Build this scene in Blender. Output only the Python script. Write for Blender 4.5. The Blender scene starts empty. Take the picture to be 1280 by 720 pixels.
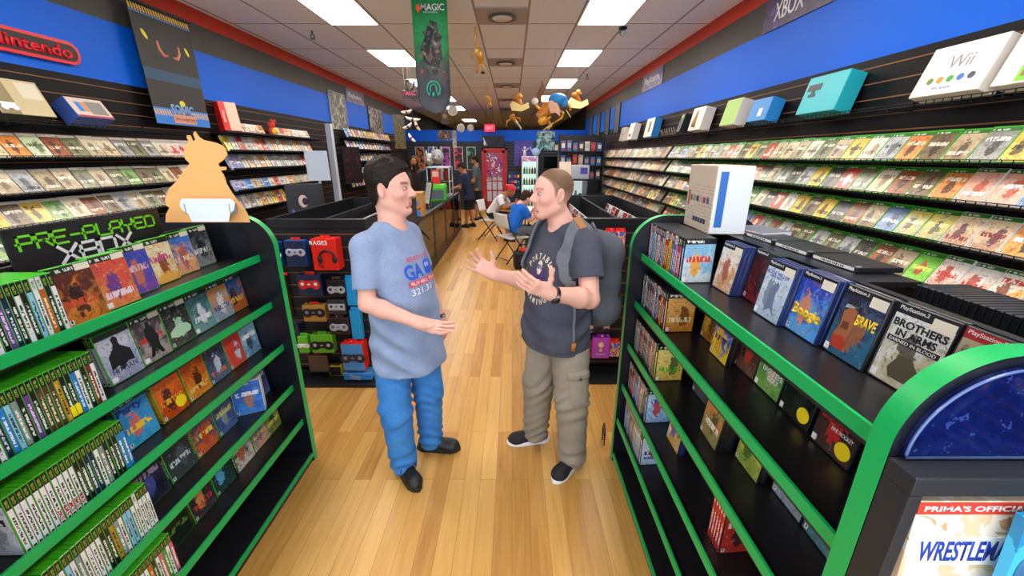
import bpy, bmesh, math, random
import numpy as np
from mathutils import Vector, Matrix, Euler
from mathutils.bvhtree import BVHTree
random.seed(7)
R = math.radians
PI = math.pi
scn = bpy.context.scene
COL = scn.collection
CAMZ, FPX, PITCH = 1.80, 500.0, math.atan(165.0/500.0)
_cp, _sp = math.cos(PITCH), math.sin(PITCH)

def ray(u, v):
    a, d = (u-640)/FPX, (360-v)/FPX
    return a, _cp + d*_sp, -_sp + d*_cp
def PY(u, v, Y):            # point of the picture at depth Y, as a place in the shop
    a, y, z = ray(u, v); t = Y/y
    return Vector((a*t, Y, CAMZ + z*t))
def PX(u, v, X):            # ... at side distance X
    a, y, z = ray(u, v); t = X/a
    return Vector((X, y*t, CAMZ + z*t))
def PZ(u, v, Z):            # ... at height Z
    a, y, z = ray(u, v); t = (Z-CAMZ)/z
    return Vector((a*t, y*t, Z))

ORD = ['first','second','third','fourth','fifth','sixth','seventh','eighth','ninth','tenth','eleventh','twelfth','thirteenth',
       'fourteenth','fifteenth','sixteenth','seventeenth','eighteenth','nineteenth']
TENS = {20:('twentieth','twenty'),30:('thirtieth','thirty'),40:('fortieth','forty'),50:('fiftieth','fifty'),60:('sixtieth','sixty'),
        70:('seventieth','seventy'),80:('eightieth','eighty')}
def nth(n):
    if n <= 19: return ORD[n-1]
    t = n//10*10
    return TENS[t][0] if n == t else TENS[t][1]+'-'+ORD[n-t-1]

# ---------------------------------------------------------------- materials
def srgb(c):
    if isinstance(c, str):
        c = c.lstrip('#'); c = [int(c[i:i+2], 16)/255 for i in (0, 2, 4)]
    return tuple(x/12.92 if x <= .04045 else ((x+.055)/1.055)**2.4 for x in c)
MATS = {}
def mat(name, c, rough=.5, metal=0, emit=None, spec=.5, alpha=1, coat=0, trans=0):
    if name in MATS: return MATS[name]
    m = bpy.data.materials.new(name); m.use_nodes = True
    b = m.node_tree.nodes['Principled BSDF']
    c = srgb(c)
    b.inputs['Base Color'].default_value = (*c, 1)
    b.inputs['Roughness'].default_value = rough; b.inputs['Metallic'].default_value = metal
    b.inputs['Specular IOR Level'].default_value = spec
    b.inputs['Alpha'].default_value = alpha
    b.inputs['Coat Weight'].default_value = coat
    b.inputs['Transmission Weight'].default_value = trans
    if emit:
        b.inputs['Emission Color'].default_value = (*c, 1); b.inputs['Emission Strength'].default_value = emit
    m.diffuse_color = (*c, 1)
    MATS[name] = m
    return m
class NT:
    """short-hand for building a node tree"""
    def __init__(s, name, rough=.5, spec=.5):
        s.m = bpy.data.materials.new(name); s.m.use_nodes = True; s.t = s.m.node_tree
        s.b = s.t.nodes['Principled BSDF']
        s.b.inputs['Roughness'].default_value = rough; s.b.inputs['Specular IOR Level'].default_value = spec
        MATS[name] = s.m
    def n(s, typ, **kw):
        x = s.t.nodes.new(typ)
        for k, v in kw.items(): setattr(x, k, v)
        return x
    def l(s, a, b): s.t.links.new(a, b)
    def set(s, sock, v):
        if hasattr(v, 'is_output'): s.l(v, sock)
        else: sock.default_value = v
    def math(s, op, a, b=0.0, c=0.0, clamp=False):
        x = s.n('ShaderNodeMath', operation=op, use_clamp=clamp)
        s.set(x.inputs[0], a); s.set(x.inputs[1], b)
        if op in ('MULTIPLY_ADD', 'COMPARE', 'SMOOTH_MIN'): s.set(x.inputs[2], c)
        return x.outputs[0]
    def mix(s, f, a, b):
        x = s.n('ShaderNodeMix', data_type='RGBA')
        s.set(x.inputs[0], f); s.set(x.inputs[6], a if hasattr(a, 'is_output') else (*srgb(a), 1)); s.set(x.inputs[7], b if hasattr(b, 'is_output') else (*srgb(b), 1))
        return x.outputs[2]
    def noise(s, vec, scale, detail=3, rough=.5, dist=0.0, w=None):
        x = s.n('ShaderNodeTexNoise', noise_dimensions='4D' if w is not None else '3D')
        if vec is not None: s.l(vec, x.inputs['Vector'])
        x.inputs['Scale'].default_value = scale; x.inputs['Detail'].default_value = detail
        x.inputs['Roughness'].default_value = rough; x.inputs['Distortion'].default_value = dist
        if w is not None: s.set(x.inputs['W'], w)
        return x
    def attr(s, name, fac=False):
        x = s.n('ShaderNodeAttribute', attribute_type='OBJECT', attribute_name=name)
        return x.outputs['Fac'] if fac else x.outputs['Color']
    def sep(s, v):
        x = s.n('ShaderNodeSeparateXYZ'); s.l(v, x.inputs[0]); return x.outputs
    def comb(s, a, b, c=0.0):
        x = s.n('ShaderNodeCombineXYZ')
        for i, q in enumerate((a, b, c)): s.set(x.inputs[i], q)
        return x.outputs[0]
    def band(s, v, lo, hi):      # 1 where lo < v < hi
        return s.math('MULTIPLY', s.math('GREATER_THAN', v, lo), s.math('LESS_THAN', v, hi))
    def ramp(s, f, stops, const=False):
        x = s.n('ShaderNodeValToRGB'); s.l(f, x.inputs[0]); r = x.color_ramp
        if const: r.interpolation = 'CONSTANT'
        while len(r.elements) < len(stops): r.elements.new(.5)
        for e, (p, c) in zip(r.elements, stops): e.position = p; e.color = (*srgb(c), 1)
        return x.outputs[0]
    def out(s, c, bump=None, strength=.2, dist=.01):
        s.set(s.b.inputs['Base Color'], c)
        if bump is not None:
            x = s.n('ShaderNodeBump'); x.inputs['Strength'].default_value = strength; x.inputs['Distance'].default_value = dist
            s.l(bump, x.inputs['Height']); s.l(x.outputs[0], s.b.inputs['Normal'])
        return s.m

# ---------------------------------------------------------------- objects
def tag(o, label=None, cat=None, group=None, kind=None):
    if label: o['label'] = label
    if cat: o['category'] = cat
    if group: o['group'] = group
    if kind: o['kind'] = kind
    return o
def empty(name, loc, label=None, cat=None, group=None, rz=0):
    o = bpy.data.objects.new(name, None); COL.objects.link(o)
    o.location = loc; o.rotation_euler = (0, 0, rz); o.empty_display_size = .1
    return tag(o, label, cat, group)
def link(name, me, parent=None, loc=(0,0,0), rot=(0,0,0)):
    o = bpy.data.objects.new(name, me); COL.objects.link(o)
    o.location = loc; o.rotation_euler = rot
    if parent is not None: o.parent = parent
    return o
class MB:
    """collects shapes and links them as ONE mesh object"""
    def __init__(s): s.bm = bmesh.new(); s.uv = None
    def _faces(s, verts, mi, smooth=False):
        fs = {f for v in verts for f in v.link_faces}
        for f in fs: f.material_index = mi; f.smooth = smooth
    def box(s, c, d, rot=None, bev=0, mi=0):
        M = Matrix.Translation(c) @ (rot.to_4x4() if rot is not None else Matrix()) @ Matrix.Diagonal((*d, 1))
        vs = bmesh.ops.create_cube(s.bm, size=1, matrix=M)['verts']
        s._faces(vs, mi)
        if bev:
            es = list({e for v in vs for e in v.link_edges})
            r = bmesh.ops.bevel(s.bm, geom=es, offset=bev, segments=2, profile=.6, affect='EDGES', clamp_overlap=True)
            for f in r['faces']: f.material_index = mi
        return s
    def bb(s, lo, hi, bev=0, mi=0):
        lo, hi = Vector(lo), Vector(hi)
        return s.box((lo+hi)/2, [abs(x) for x in (hi-lo)], None, bev, mi)
    def tube(s, pts, r, n=8, mi=0, cap=True, close=False):
        pts = [Vector(p) for p in pts]; rs = r if hasattr(r, '__len__') else [r]*len(pts)
        rings = []; N = len(pts); ref = None
        for i, p in enumerate(pts):
            if close: t = pts[(i+1) % N]-pts[i-1]
            else: t = pts[min(i+1, N-1)]-pts[max(i-1, 0)]
            t.normalize()
            if ref is None: ref = Vector((0,0,1)) if abs(t.z) < .9 else Vector((1,0,0))
            a = ref-t*ref.dot(t)
            if a.length < 1e-5: a = t.orthogonal()
            a.normalize(); ref = a; b = t.cross(a)
            rings.append([s.bm.verts.new(p+(a*math.cos(k*2*PI/n)+b*math.sin(k*2*PI/n))*rs[i]) for k in range(n)])
        for i in range(N if close else N-1):
            A, B = rings[i], rings[(i+1) % N]
            for k in range(n):
                f = s.bm.faces.new((A[k], A[(k+1)%n], B[(k+1)%n], B[k])); f.material_index = mi; f.smooth = n > 5
        if cap and not close:
            for q in (list(reversed(rings[0])), rings[-1]):
                f = s.bm.faces.new(q); f.material_index = mi
        return s
    def prism(s, poly, M, depth, mi=0, mi_side=None):
        """poly: 2-D outline; M: 4x4 placing the outline's x,y plane; thickness depth along local z"""
        a = [s.bm.verts.new(M @ Vector((x, y, 0))) for x, y in poly]
        b = [s.bm.verts.new(M @ Vector((x, y, depth))) for x, y in poly]
        n = len(poly)
        f = s.bm.faces.new(list(reversed(a))); f.material_index = mi
        f = s.bm.faces.new(b); f.material_index = mi
        for i in range(n):
            f = s.bm.faces.new((a[i], a[(i+1)%n], b[(i+1)%n], b[i])); f.material_index = mi if mi_side is None else mi_side
        return s
    def lathe(s, prof, M=None, n=20, mi=0):
        M = M or Matrix(); rings = []
        for r, z in prof:
            rings.append([s.bm.verts.new(M @ Vector((r*math.cos(k*2*PI/n), r*math.sin(k*2*PI/n), z))) for k in range(n)])
        for A, B in zip(rings, rings[1:]):
            for k in range(n):
                f = s.bm.faces.new((A[k], A[(k+1)%n], B[(k+1)%n], B[k])); f.material_index = mi; f.smooth = True
        for q in (list(reversed(rings[0])), rings[-1]):
            f = s.bm.faces.new(q); f.material_index = mi
        return s
    def ball(s, c, r, sc=(1,1,1), rot=None, n=16, mi=0):
        M = Matrix.Translation(c) @ (rot.to_4x4() if rot is not None else Matrix()) @ Matrix.Diagonal((r*sc[0], r*sc[1], r*sc[2], 1))
        vs = bmesh.ops.create_uvsphere(s.bm, u_segments=n, v_segments=max(6, n//2), radius=1, matrix=M)['verts']
        s._faces(vs, mi, True); return s
    def mesh(s, name, *mats):
        bmesh.ops.recalc_face_normals(s.bm, faces=s.bm.faces)
        me = bpy.data.meshes.new(name); s.bm.to_mesh(me); s.bm.free()
        for m in mats: me.materials.append(m)
        return me
    def build(s, name, mats, parent=None, loc=(0,0,0), rot=(0,0,0)):
        if not isinstance(mats, (list, tuple)): mats = [mats]
        return link(name, s.mesh(name, *mats), parent, loc, rot)

_FONT = bpy.data.fonts.load('<builtin>') if False else None
def text_mesh(txt, w, h, m, depth=.001, bold=0.0, shear=0.0, spacing=1.0, name='lettering', sub=0):
    """lettering fitted to w x h, centred on the origin of its x,y plane, front towards +z"""
    cu = bpy.data.curves.new('t', 'FONT'); cu.body = txt; cu.size = 1; cu.extrude = 0; cu.offset = bold; cu.shear = shear
    cu.space_character = spacing; cu.resolution_u = 3; cu.align_x = 'CENTER'
    ob = bpy.data.objects.new('t', cu)
    me = bpy.data.meshes.new_from_object(ob)
    bpy.data.objects.remove(ob); bpy.data.curves.remove(cu)
    co = np.array([v.co[:] for v in me.vertices]); lo, hi = co.min(0), co.max(0)
    sx = w/max(hi[0]-lo[0], 1e-6); sy = (h/max(hi[1]-lo[1], 1e-6)) if h else sx
    for v in me.vertices:
        v.co = ((v.co.x-(lo[0]+hi[0])/2)*sx, (v.co.y-(lo[1]+hi[1])/2)*sy, 0)
    bm = bmesh.new(); bm.from_mesh(me); bpy.data.meshes.remove(me)
    bmesh.ops.remove_doubles(bm, verts=bm.verts, dist=1e-6)
    if sub:
        bmesh.ops.triangulate(bm, faces=bm.faces)
        for _ in range(sub):
            bmesh.ops.subdivide_edges(bm, edges=[e for e in bm.edges if e.calc_length() > .008], cuts=1)
            bmesh.ops.triangulate(bm, faces=bm.faces)
    if depth:
        r = bmesh.ops.extrude_face_region(bm, geom=list(bm.faces))
        bmesh.ops.translate(bm, verts=[g for g in r['geom'] if isinstance(g, bmesh.types.BMVert)], vec=(0, 0, depth))
        bmesh.ops.recalc_face_normals(bm, faces=bm.faces)
    out = bpy.data.meshes.new(name); bm.to_mesh(out); bm.free()
    out.materials.append(m)
    return out
def basis(x, y, z, o):      # 4x4 with given axes
    M = Matrix.Identity(4)
    for i, a in enumerate((x, y, z)):
        for j in range(3): M[j][i] = a[j]
    for j in range(3): M[j][3] = o[j]
    return M
def letter(txt, w, h, m, M, parent=None, name='lettering', **kw):
    """lettering as a child, placed by M in the parent's space"""
    o = link(name, text_mesh(txt, w, h, m, name=name, **kw), parent)
    o.matrix_local = M
    return o
def copy_tree(o, parent=None):
    c = o.copy(); COL.objects.link(c)
    if parent is not None: c.parent = parent
    for ch in list(o.children): copy_tree(ch, c)
    return c
# faces towards: unit axes for a sign (x along the reading direction, y up, z out)
def face_mat(facing, o, up=(0,0,1)):
    z = Vector(facing).normalized(); y = Vector(up); y = (y-z*y.dot(z)).normalized(); x = y.cross(z)
    return basis(x, y, z, o)

BLACK = mat('black_plastic', '#15171c', .45)
SATIN = mat('satin_black', '#17181c', .38)
DARKM = mat('dark_metal', '#1b1c20', .4, .3)
WHITE = mat('white_paint', '#f2f0ec', .5)
GREENEDGE = mat('green_edge', '#04ac58', .4)
WOODRAW = mat('raw_board', '#b98a58', .6)
REDM = mat('red_card', '#e0201c', .45)
YELLOW = mat('yellow_sticker', '#ffe21a', .5)
STICK = mat('price_sticker', '#ece2d0', .6)
CHROME = mat('chrome', '#c8c8c8', .2, 1)
CARDB = mat('tan_cardboard', '#e8ac68', .7)
BROWNBOX = mat('brown_cardboard', '#c08a4a', .7)
XL, XR, YF, YB, YEND, HC = -3.54, 2.44, -1.6, 14.3, 27.0, 3.36
def floor_mat():
    t = NT('maple_planks', .33, .45)
    g = t.n('ShaderNodeNewGeometry').outputs['Position']; x, y, z = t.sep(g)
    v = t.comb(y, x, 0.0)
    b = t.n('ShaderNodeTexBrick', offset=.37, offset_frequency=2)
    t.l(v, b.inputs['Vector']); b.inputs['Scale'].default_value = 1; b.inputs['Brick Width'].default_value = 1.15; b.inputs['Row Height'].default_value = .092
    b.inputs['Mortar Size'].default_value = .0012; b.inputs['Bias'].default_value = 0
    b.inputs['Color1'].default_value = (0,0,0,1); b.inputs['Color2'].default_value = (1,1,1,1); b.inputs['Mortar'].default_value = (.5,.5,.5,1)
    tone = t.math('ADD', t.sep(b.outputs['Color'])[0], 0.0)
    gv = t.comb(t.math('MULTIPLY', x, 26.0), t.math('MULTIPLY', y, 1.5), t.math('MULTIPLY', tone, 9.0))
    n1 = t.noise(gv, 1.0, 5, .6, 1.2); n2 = t.noise(gv, .35, 3, .5, .6)
    f = t.math('ADD', t.math('MULTIPLY', tone, .42), t.math('MULTIPLY', n1.outputs['Fac'], .62))
    c = t.ramp(f, [(.18, '#a9743a'), (.40, '#c5914a'), (.62, '#d4a35a'), (.85, '#e0b46c')])
    dark = t.math('GREATER_THAN', n2.outputs['Fac'], .66)
    c = t.mix(t.math('MULTIPLY', dark, .22), c, '#7a4a20')
    c = t.mix(t.math('MULTIPLY', b.outputs['Fac'], .6), c, '#6b4018')
    return t.out(c, b.outputs['Fac'], .12, .002)
def ceil_mat():
    t = NT('ceiling_tiles', .8, .2)
    g = t.n('ShaderNodeNewGeometry').outputs['Position']; x, y, z = t.sep(g)
    fx = t.math('FRACT', t.math('DIVIDE', t.math('ADD', x, 20.0-.80+.0-1.70+.0), .61))
    fx = t.math('FRACT', t.math('DIVIDE', t.math('ADD', x, .61*40-.80), .61))
    fy = t.math('FRACT', t.math('DIVIDE', t.math('ADD', y, 1.22*40-5.75), 1.22))
    lx = t.math('ADD', t.math('LESS_THAN', fx, .022), t.math('GREATER_THAN', fx, .978))
    ly = t.math('ADD', t.math('LESS_THAN', fy, .011), t.math('GREATER_THAN', fy, .989))
    ln = t.math('MINIMUM', t.math('ADD', lx, ly), 1.0)
    n = t.noise(g, 60, 4, .7)
    base = t.ramp(n.outputs['Fac'], [(.3, '#eef0f4'), (.7, '#f6f8fc')])
    return t.out(t.mix(ln, base, '#a89c92'), n.outputs['Fac'], .1, .003)
def wall_mat(name, bands, groove_to):
    """painted bands by height; slatted board with raw groove edges below groove_to"""
    t = NT(name, .5, .22)
    g = t.n('ShaderNodeNewGeometry').outputs['Position']; x, y, z = t.sep(g)
    zz = t.math('DIVIDE', z, 4.0)
    n = t.noise(g, 3.0, 4, .6)
    c = t.ramp(zz, [(lo/4.0, col) for lo, col in bands], True)
    f = t.math('FRACT', t.math('DIVIDE', z, .102))
    gro = t.math('MULTIPLY', t.math('LESS_THAN', f, .16), t.math('LESS_THAN', z, groove_to))
    lip = t.math('MULTIPLY', t.band(f, .16, .24), t.math('LESS_THAN', z, groove_to))
    c = t.mix(gro, c, '#08080a'); c = t.mix(t.math('MULTIPLY', lip, .8), c, '#8a6344' if 'back' not in name else '#2f3640')
    return t.out(c, t.math('SUBTRACT', 1.0, gro), .5, .01)
WL = wall_mat('shop_wall_paint', [(0, '#121012'), (2.42, '#0664de'), (2.91, '#4a4742'), (3.20, '#c33a22')], 2.42)
WB = wall_mat('back_wall_paint', [(0, '#343c48'), (2.26, '#055cd8'), (2.62, '#101114')], 2.26)
BLK = mat('black_wall_paint', '#131316', .8)

def struct(name, mb, m):
    o = mb.build(name, m); o['kind'] = 'structure'; return o
struct('floor', MB().bb((XL-.1, YF-.1, -.1), (XR+.1, YEND+.1, 0)), floor_mat())
struct('ceiling', MB().bb((XL-.1, YF-.1, HC), (XR+.1, YEND+.1, HC+.1)), ceil_mat())
struct('wall_left', MB().bb((XL-.1, YF, 0), (XL, YB, HC)), WL)
struct('wall_right', MB().bb((XR, YF, 0), (XR+.1, YB, HC)), WL)
struct('wall_left_far', MB().bb((XL-.1, YB, 0), (XL, YEND, HC)), BLK)
struct('wall_right_far', MB().bb((XR, YB, 0), (XR+.1, YEND, HC)), BLK)
struct('wall_end', MB().bb((XL, YEND, 0), (XR, YEND+.1, HC)), BLK)
# partition at the back of the shop, with the doorway
b = MB()
DX0, DX1, DZ = -1.03, -.17, 2.05
for lo, hi in (((XL, YB, 0), (DX0, YB+.1, 2.62)), ((DX1, YB, 0), (XR, YB+.1, 2.62)), ((DX0, YB, DZ), (DX1, YB+.1, 2.62))): b.bb(lo, hi)
struct('wall_back', b, WB)
# shop front behind the photographer: three tall panes between posts
b = MB()
for lo, hi in (((XL, YF-.1, 0), (XR, YF, .35)), ((XL, YF-.1, 2.95), (XR, YF, HC)), ((XL, YF-.1, .35), (XL+.12, YF, 2.95)), ((XR-.12, YF-.1, .35), (XR, YF, 2.95))): b.bb(lo, hi)
struct('wall_front', b, mat('shopfront_frame', '#3a3a3c', .5))
for i, x in enumerate((-1.6, .45)):
    struct('window_%d' % (i+1), MB().bb((x-.04, YF-.08, .35), (x+.04, YF-.02, 2.95)), MATS['shopfront_frame'])

# red door with panes and a big game poster
REDP = mat('red_door_paint', '#b3202a', .4)
d = tag(MB().build('door_1', REDP), kind='structure') if False else None
root = empty('door_1', ((DX0+DX1)/2, YB, 0)); root['kind'] = 'structure'
w2 = (DX1-DX0)/2
f = MB()
for s in (-1, 1): f.bb((s*(w2-.07), -.03, 0), (s*w2, .05, DZ))
f.bb((-w2, -.03, DZ-.07), (w2, .05, DZ)); f.build('door_frame', REDP, root)
f = MB(); q = w2-.08
for s in (-1, 1): f.bb((s*(q-.085), -.02, .02), (s*q, .02, DZ-.08))
f.bb((-q, -.02, .02), (q, .02, .30)); f.bb((-q, -.02, DZ-.15), (q, .02, DZ-.08))
for x in (-.09, .09): f.bb((x-.016, -.015, .3), (x+.016, .015, DZ-.2))
for z in (.66, .98, 1.30, 1.58): f.bb((-q+.085, -.015, z-.018), (q-.085, .015, z+.018))
f.build('door_leaf', REDP, root)
MB().bb((-q+.08, .0, .3), (q-.08, .006, DZ-.15)).build('door_glass', mat('frosted_door_pane', '#b9c6d6', .25), root)
k = MB(); k.tube([(-q+.06, -.02, 1.0), (-q+.06, -.08, 1.0), (-q+.16, -.08, 1.0)], .014); k.build('door_handle', CHROME, root)

def art_mat(name, c, scale=4, seed=0, dist=2.0, w=.05, dens=None):
    """mottled printed artwork in the given colours"""
    t = NT(name, .4, .4)
    co = t.n('ShaderNodeTexCoord').outputs['Object']
    n = t.noise(co, scale, 4, .55, dist, w=float(seed))
    k = len(c)
    st = [(.30+.42*i/(k-1)*1.0, x) for i, x in enumerate(c)]
    return t.out(t.ramp(n.outputs['Fac'], st, True))
o = link('game_poster', MB().bb((-.27, -.045, 1.12), (.27, -.032, 1.89)).mesh('game_poster', art_mat('door_poster_art', ['#2a2a80', '#d8402c', '#4a3a98', '#e9dcc8', '#c92a30', '#e08a50'], 4.5, 3)), None, ((DX0+DX1)/2, YB, 0))
tag(o, 'busy red, white and violet game poster taped inside the panes of the red back door', 'poster')

# ceiling lights: 2x4 troffers lined up with the tile grid
DIFF = mat('light_diffuser', '#fff7ec', .6, emit=18)
GRIDM = mat('grid_white', '#e8e2da', .5)
def tile_light(ix, y0, label):
    x0 = .80+.61*ix
    t = empty('ceiling_light', (x0+.305, y0+.61, HC), label, 'ceiling light', 'fluorescent troffers in the ceiling grid')
    f = MB()
    for s in (-1, 1):
        f.bb((s*.285, -.60, -.018), (s*.300, .60, 0)); f.bb((-.285, s*.585-.015*(s<0)*0, -.018), (.285, s*.6, 0))
    f.build('light_frame', GRIDM, t)
    MB().bb((-.285, -.585, -.012), (.285, .585, -.002)).build('light_diffuser', DIFF, t)
    return t
rows = [-2.79+1.22*1-.0, 2.09, 4.53, 6.97, 9.41, 11.85]
rows = [-.35, 2.09, 4.53, 6.97, 9.41, 11.85]
side = {0: 'toward the wall of blue Xbox games', -5: 'toward the wall with the red sign'}
side = {0: 'nearer the wall of green-topped games', -5: 'nearer the wall with the red sign'}
for ix in (0, -5):
    for i, y in enumerate(rows):
        tile_light(ix, y, 'bright ceiling panel %s from the shop front %s' % (nth(i+1), side[ix]))
for y in (14.29, 19.17):
    tile_light(-5, y, 'bright ceiling panel beyond the back partition, %s one' % ('nearer' if y < 16 else 'farther'))

def vent(y0, label):
    t = empty('ceiling_vent', (-.115, y0+.305, HC), label, 'air vent', 'square air diffusers along the ceiling')
    MB().bb((-.295, -.295, -.012), (.295, .295, 0)).build('vent_plate', mat('vent_grey', '#aaa29b', .5), t)
    M = Matrix.Translation((0, 0, -.035))
    MB().lathe([(.10, .023), (.15, .010), (.165, .0), (.15, -.004), (.135, .004), (.10, .018)], M, 28).build('vent_ring', mat('vent_ring', '#6d6863', .5), t)
    MB().lathe([(.0, -.002), (.11, -.002), (.12, .006), (0, .01)], M, 28).build('vent_disc', GRIDM, t)
for i, y in enumerate((5.14, 7.58, 10.02, 12.46, 14.9)):
    vent(y, 'grey square air vent with a round disc, %s from the shop front' % nth(i+1))
def sprinkler(x, y, label):
    t = empty('fire_sprinkler', (x, y, HC), label, 'sprinkler')
    MB().lathe([(.0, -.012), (.035, -.012), (.045, 0), (0, 0)]).build('sprinkler_plate', GRIDM, t)
    b = MB().tube([(0, 0, -.01), (0, 0, -.05)], .012)
    for s in (-1, 1): b.tube([(s*.01, 0, -.05), (s*.028, 0, -.075), (s*.012, 0, -.10)], .006)
    b.tube([(0, 0, -.1), (0, 0, -.106)], .03, 12); b.build('sprinkler_head', mat('sprinkler_brass', '#5c5448', .4, .6), t)
sprinkler(-2.61, 6.0, 'small fire sprinkler head on the ceiling above the red sign side wall')
sprinkler(1.5, 8.9, 'small fire sprinkler head on the ceiling above the green-topped game wall')
t = empty('security_camera', (1.42, 5.9, HC), 'small dark security camera on a ceiling mount', 'camera')
MB().lathe([(0, -.02), (.05, -.02), (.055, 0), (0, 0)]).build('mount', DARKM, t)
MB().tube([(0, .05, -.05), (0, -.09, -.09)], .035, 12).build('body', mat('camera_grey', '#55575c', .4), t)

# exit sign hanging above the partition
p = PY(612, 160, 14.1)
t = empty('exit_sign', p, 'small lit red exit sign hanging above the back door', 'sign')
MB().bb((-.17, -.02, -.11), (.17, .02, .11), .01).build('sign_box', mat('exit_red', '#f01838', .4, emit=1.6), t)
letter('EXIT', .24, .11, mat('exit_letters', '#ff9aa8', .5, emit=1.5), face_mat((0,-1,0), (0, -.0205, 0)), t)
b = MB()
for x in (-.1, .1): b.tube([(x, 0, .11), (x, 0, HC-p.z)], .004, 5)
b.build('hanger', DARKM, t)
# ---------------------------------------------------------------- game cases
def cover_mat():
    """printed inlay; every case brings its own colours (c1..c4, hc) and layout number (seed)"""
    t = NT('printed_cover', .28, .5)
    uv = t.n('ShaderNodeUVMap').outputs[0]; u, v, _ = t.sep(uv)
    seed = t.attr('seed', True); c1, c2, c3, c4, hc = (t.attr(k) for k in ('c1', 'c2', 'c3', 'c4', 'hc'))
    st = t.attr('style', True)
    q = t.comb(u, t.math('MULTIPLY', v, 1.4), 0.0)
    n1 = t.noise(q, 2.6, 3, .55, 1.4, w=seed).outputs['Fac']
    n2 = t.noise(q, 6.5, 4, .6, .8, w=t.math('ADD', seed, 31.0)).outputs['Fac']
    n3 = t.noise(q, 14.0, 2, .5, .2, w=t.math('ADD', seed, 57.0)).outputs['Fac']
    grad = t.math('ADD', t.math('MULTIPLY', n1, 1.5), t.math('MULTIPLY_ADD', v, -.5, -.2))
    f = t.math('MULTIPLY', t.math('SUBTRACT', grad, .18), 3.2, clamp=True)
    art = t.mix(f, c1, c2)
    # a standing figure or machine in the middle
    du = t.math('MULTIPLY', t.math('SUBTRACT', u, t.math('MULTIPLY_ADD', t.math('FRACT', t.math('MULTIPLY', seed, 7.31)), .3, .35)), 2.3)
    dv = t.math('MULTIPLY', t.math('SUBTRACT', v, .42), 1.5)
    d = t.math('SQRT', t.math('ADD', t.math('MULTIPLY', du, du), t.math('MULTIPLY', dv, dv)))
    fig = t.math('LESS_THAN', t.math('MULTIPLY_ADD', n2, .95, d), .86)
    art = t.mix(t.math('MULTIPLY', fig, .9), art, c3)
    dk = t.math('MULTIPLY', t.math('LESS_THAN', t.noise(q, 9.0, 4, .65, 1.0, w=t.math('ADD', seed, 11.0)).outputs['Fac'], .42), .5)
    art = t.mix(dk, art, t.mix(.55, c3, '#1c1712'))
    spark = t.math('MULTIPLY', t.math('GREATER_THAN', n3, .66), .6)
    art = t.mix(spark, art, t.mix(.35, c4, c2))
    # title lettering: broken strokes in a band
    ty = t.math('MULTIPLY_ADD', t.math('FRACT', t.math('MULTIPLY', seed, 3.17)), .5, .14)
    tb = t.math('MULTIPLY', t.math('GREATER_THAN', v, ty), t.math('LESS_THAN', v, t.math('ADD', ty, .13)))
    wv = t.noise(t.comb(t.math('MULTIPLY', u, 16.0), t.math('MULTIPLY', v, 7.0), 0.0), 1.0, 1, .5, 0, w=seed).outputs['Fac']
    tt = t.math('MULTIPLY', t.math('MULTIPLY', tb, t.math('GREATER_THAN', wv, .47)), t.band(u, .1, .9))
    art = t.mix(t.math('MULTIPLY', tt, t.math('LESS_THAN', st, 1.5)), art, c4)
    # header strip with small print
    hd = t.math('MULTIPLY', t.math('GREATER_THAN', v, .885), t.math('LESS_THAN', t.math('MODULO', st, 2.0), .5))
    hn = t.noise(t.comb(t.math('MULTIPLY', u, 26.0), t.math('MULTIPLY', v, 8.0), 0.0), 1.0, 1, .5, 0, w=4.0).outputs['Fac']
    hl = t.math('MULTIPLY', t.math('MULTIPLY', t.band(v, .91, .965), t.band(u, .06, .6)), t.math('GREATER_THAN', hn, .5))
    art = t.mix(hd, art, t.mix(t.math('MULTIPLY', hl, t.math('LESS_THAN', st, 1.5)), hc, '#dfe6dc'))
    rb = t.math('MULTIPLY', t.band(u, .03, .13), t.band(v, .03, .11))
    art = t.mix(t.math('MULTIPLY', rb, t.math('LESS_THAN', st, 3.5)), art, t.mix(t.math('MULTIPLY', t.band(u, .06, .10), t.band(v, .05, .1)), '#e8e8e8', '#202020'))
    return t.out(art)
def spine_mat():
    t = NT('printed_spine', .28, .5)
    uv = t.n('ShaderNodeUVMap').outputs[0]; u, v, _ = t.sep(uv)
    seed = t.attr('seed', True); c1, c2, c4, hc = (t.attr(k) for k in ('c1', 'c2', 'c4', 'hc'))
    n = t.noise(t.comb(t.math('MULTIPLY', u, 2.0), t.math('MULTIPLY', v, 38.0), 0.0), 1.0, 1, .5, 0, w=seed).outputs['Fac']
    n0 = t.noise(t.comb(u, t.math('MULTIPLY', v, 5.0), 0.0), 1.0, 2, .5, 0, w=seed).outputs['Fac']
    c = t.mix(t.math('GREATER_THAN', n0, .60), c1, c2)
    tx = t.math('MULTIPLY', t.math('MULTIPLY', t.band(u, .28, .72), t.band(v, .16, .66)), t.math('GREATER_THAN', n, .46))
    c = t.mix(tx, c, c4)
    c = t.mix(t.math('MULTIPLY', t.band(u, .2, .8), t.band(v, .03, .07)), c, '#15151a')
    hn = t.noise(t.comb(t.math('MULTIPLY', u, 4.0), t.math('MULTIPLY', v, 40.0), 0.0), 1.0, 1, .5, 0, w=2.0).outputs['Fac']
    hl = t.math('MULTIPLY', t.math('MULTIPLY', t.band(v, .83, .96), t.band(u, .25, .75)), t.math('GREATER_THAN', hn, .5))
    hdr = t.mix(hl, hc, t.attr('hl'))
    c = t.mix(t.math('GREATER_THAN', v, .80), c, hdr)
    edge = t.math('ADD', t.math('LESS_THAN', u, .07), t.math('GREATER_THAN', u, .95))
    return t.out(t.mix(t.math('MULTIPLY', edge, .6), c, '#202428'))
COVER, SPINE = cover_mat(), spine_mat()
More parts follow.
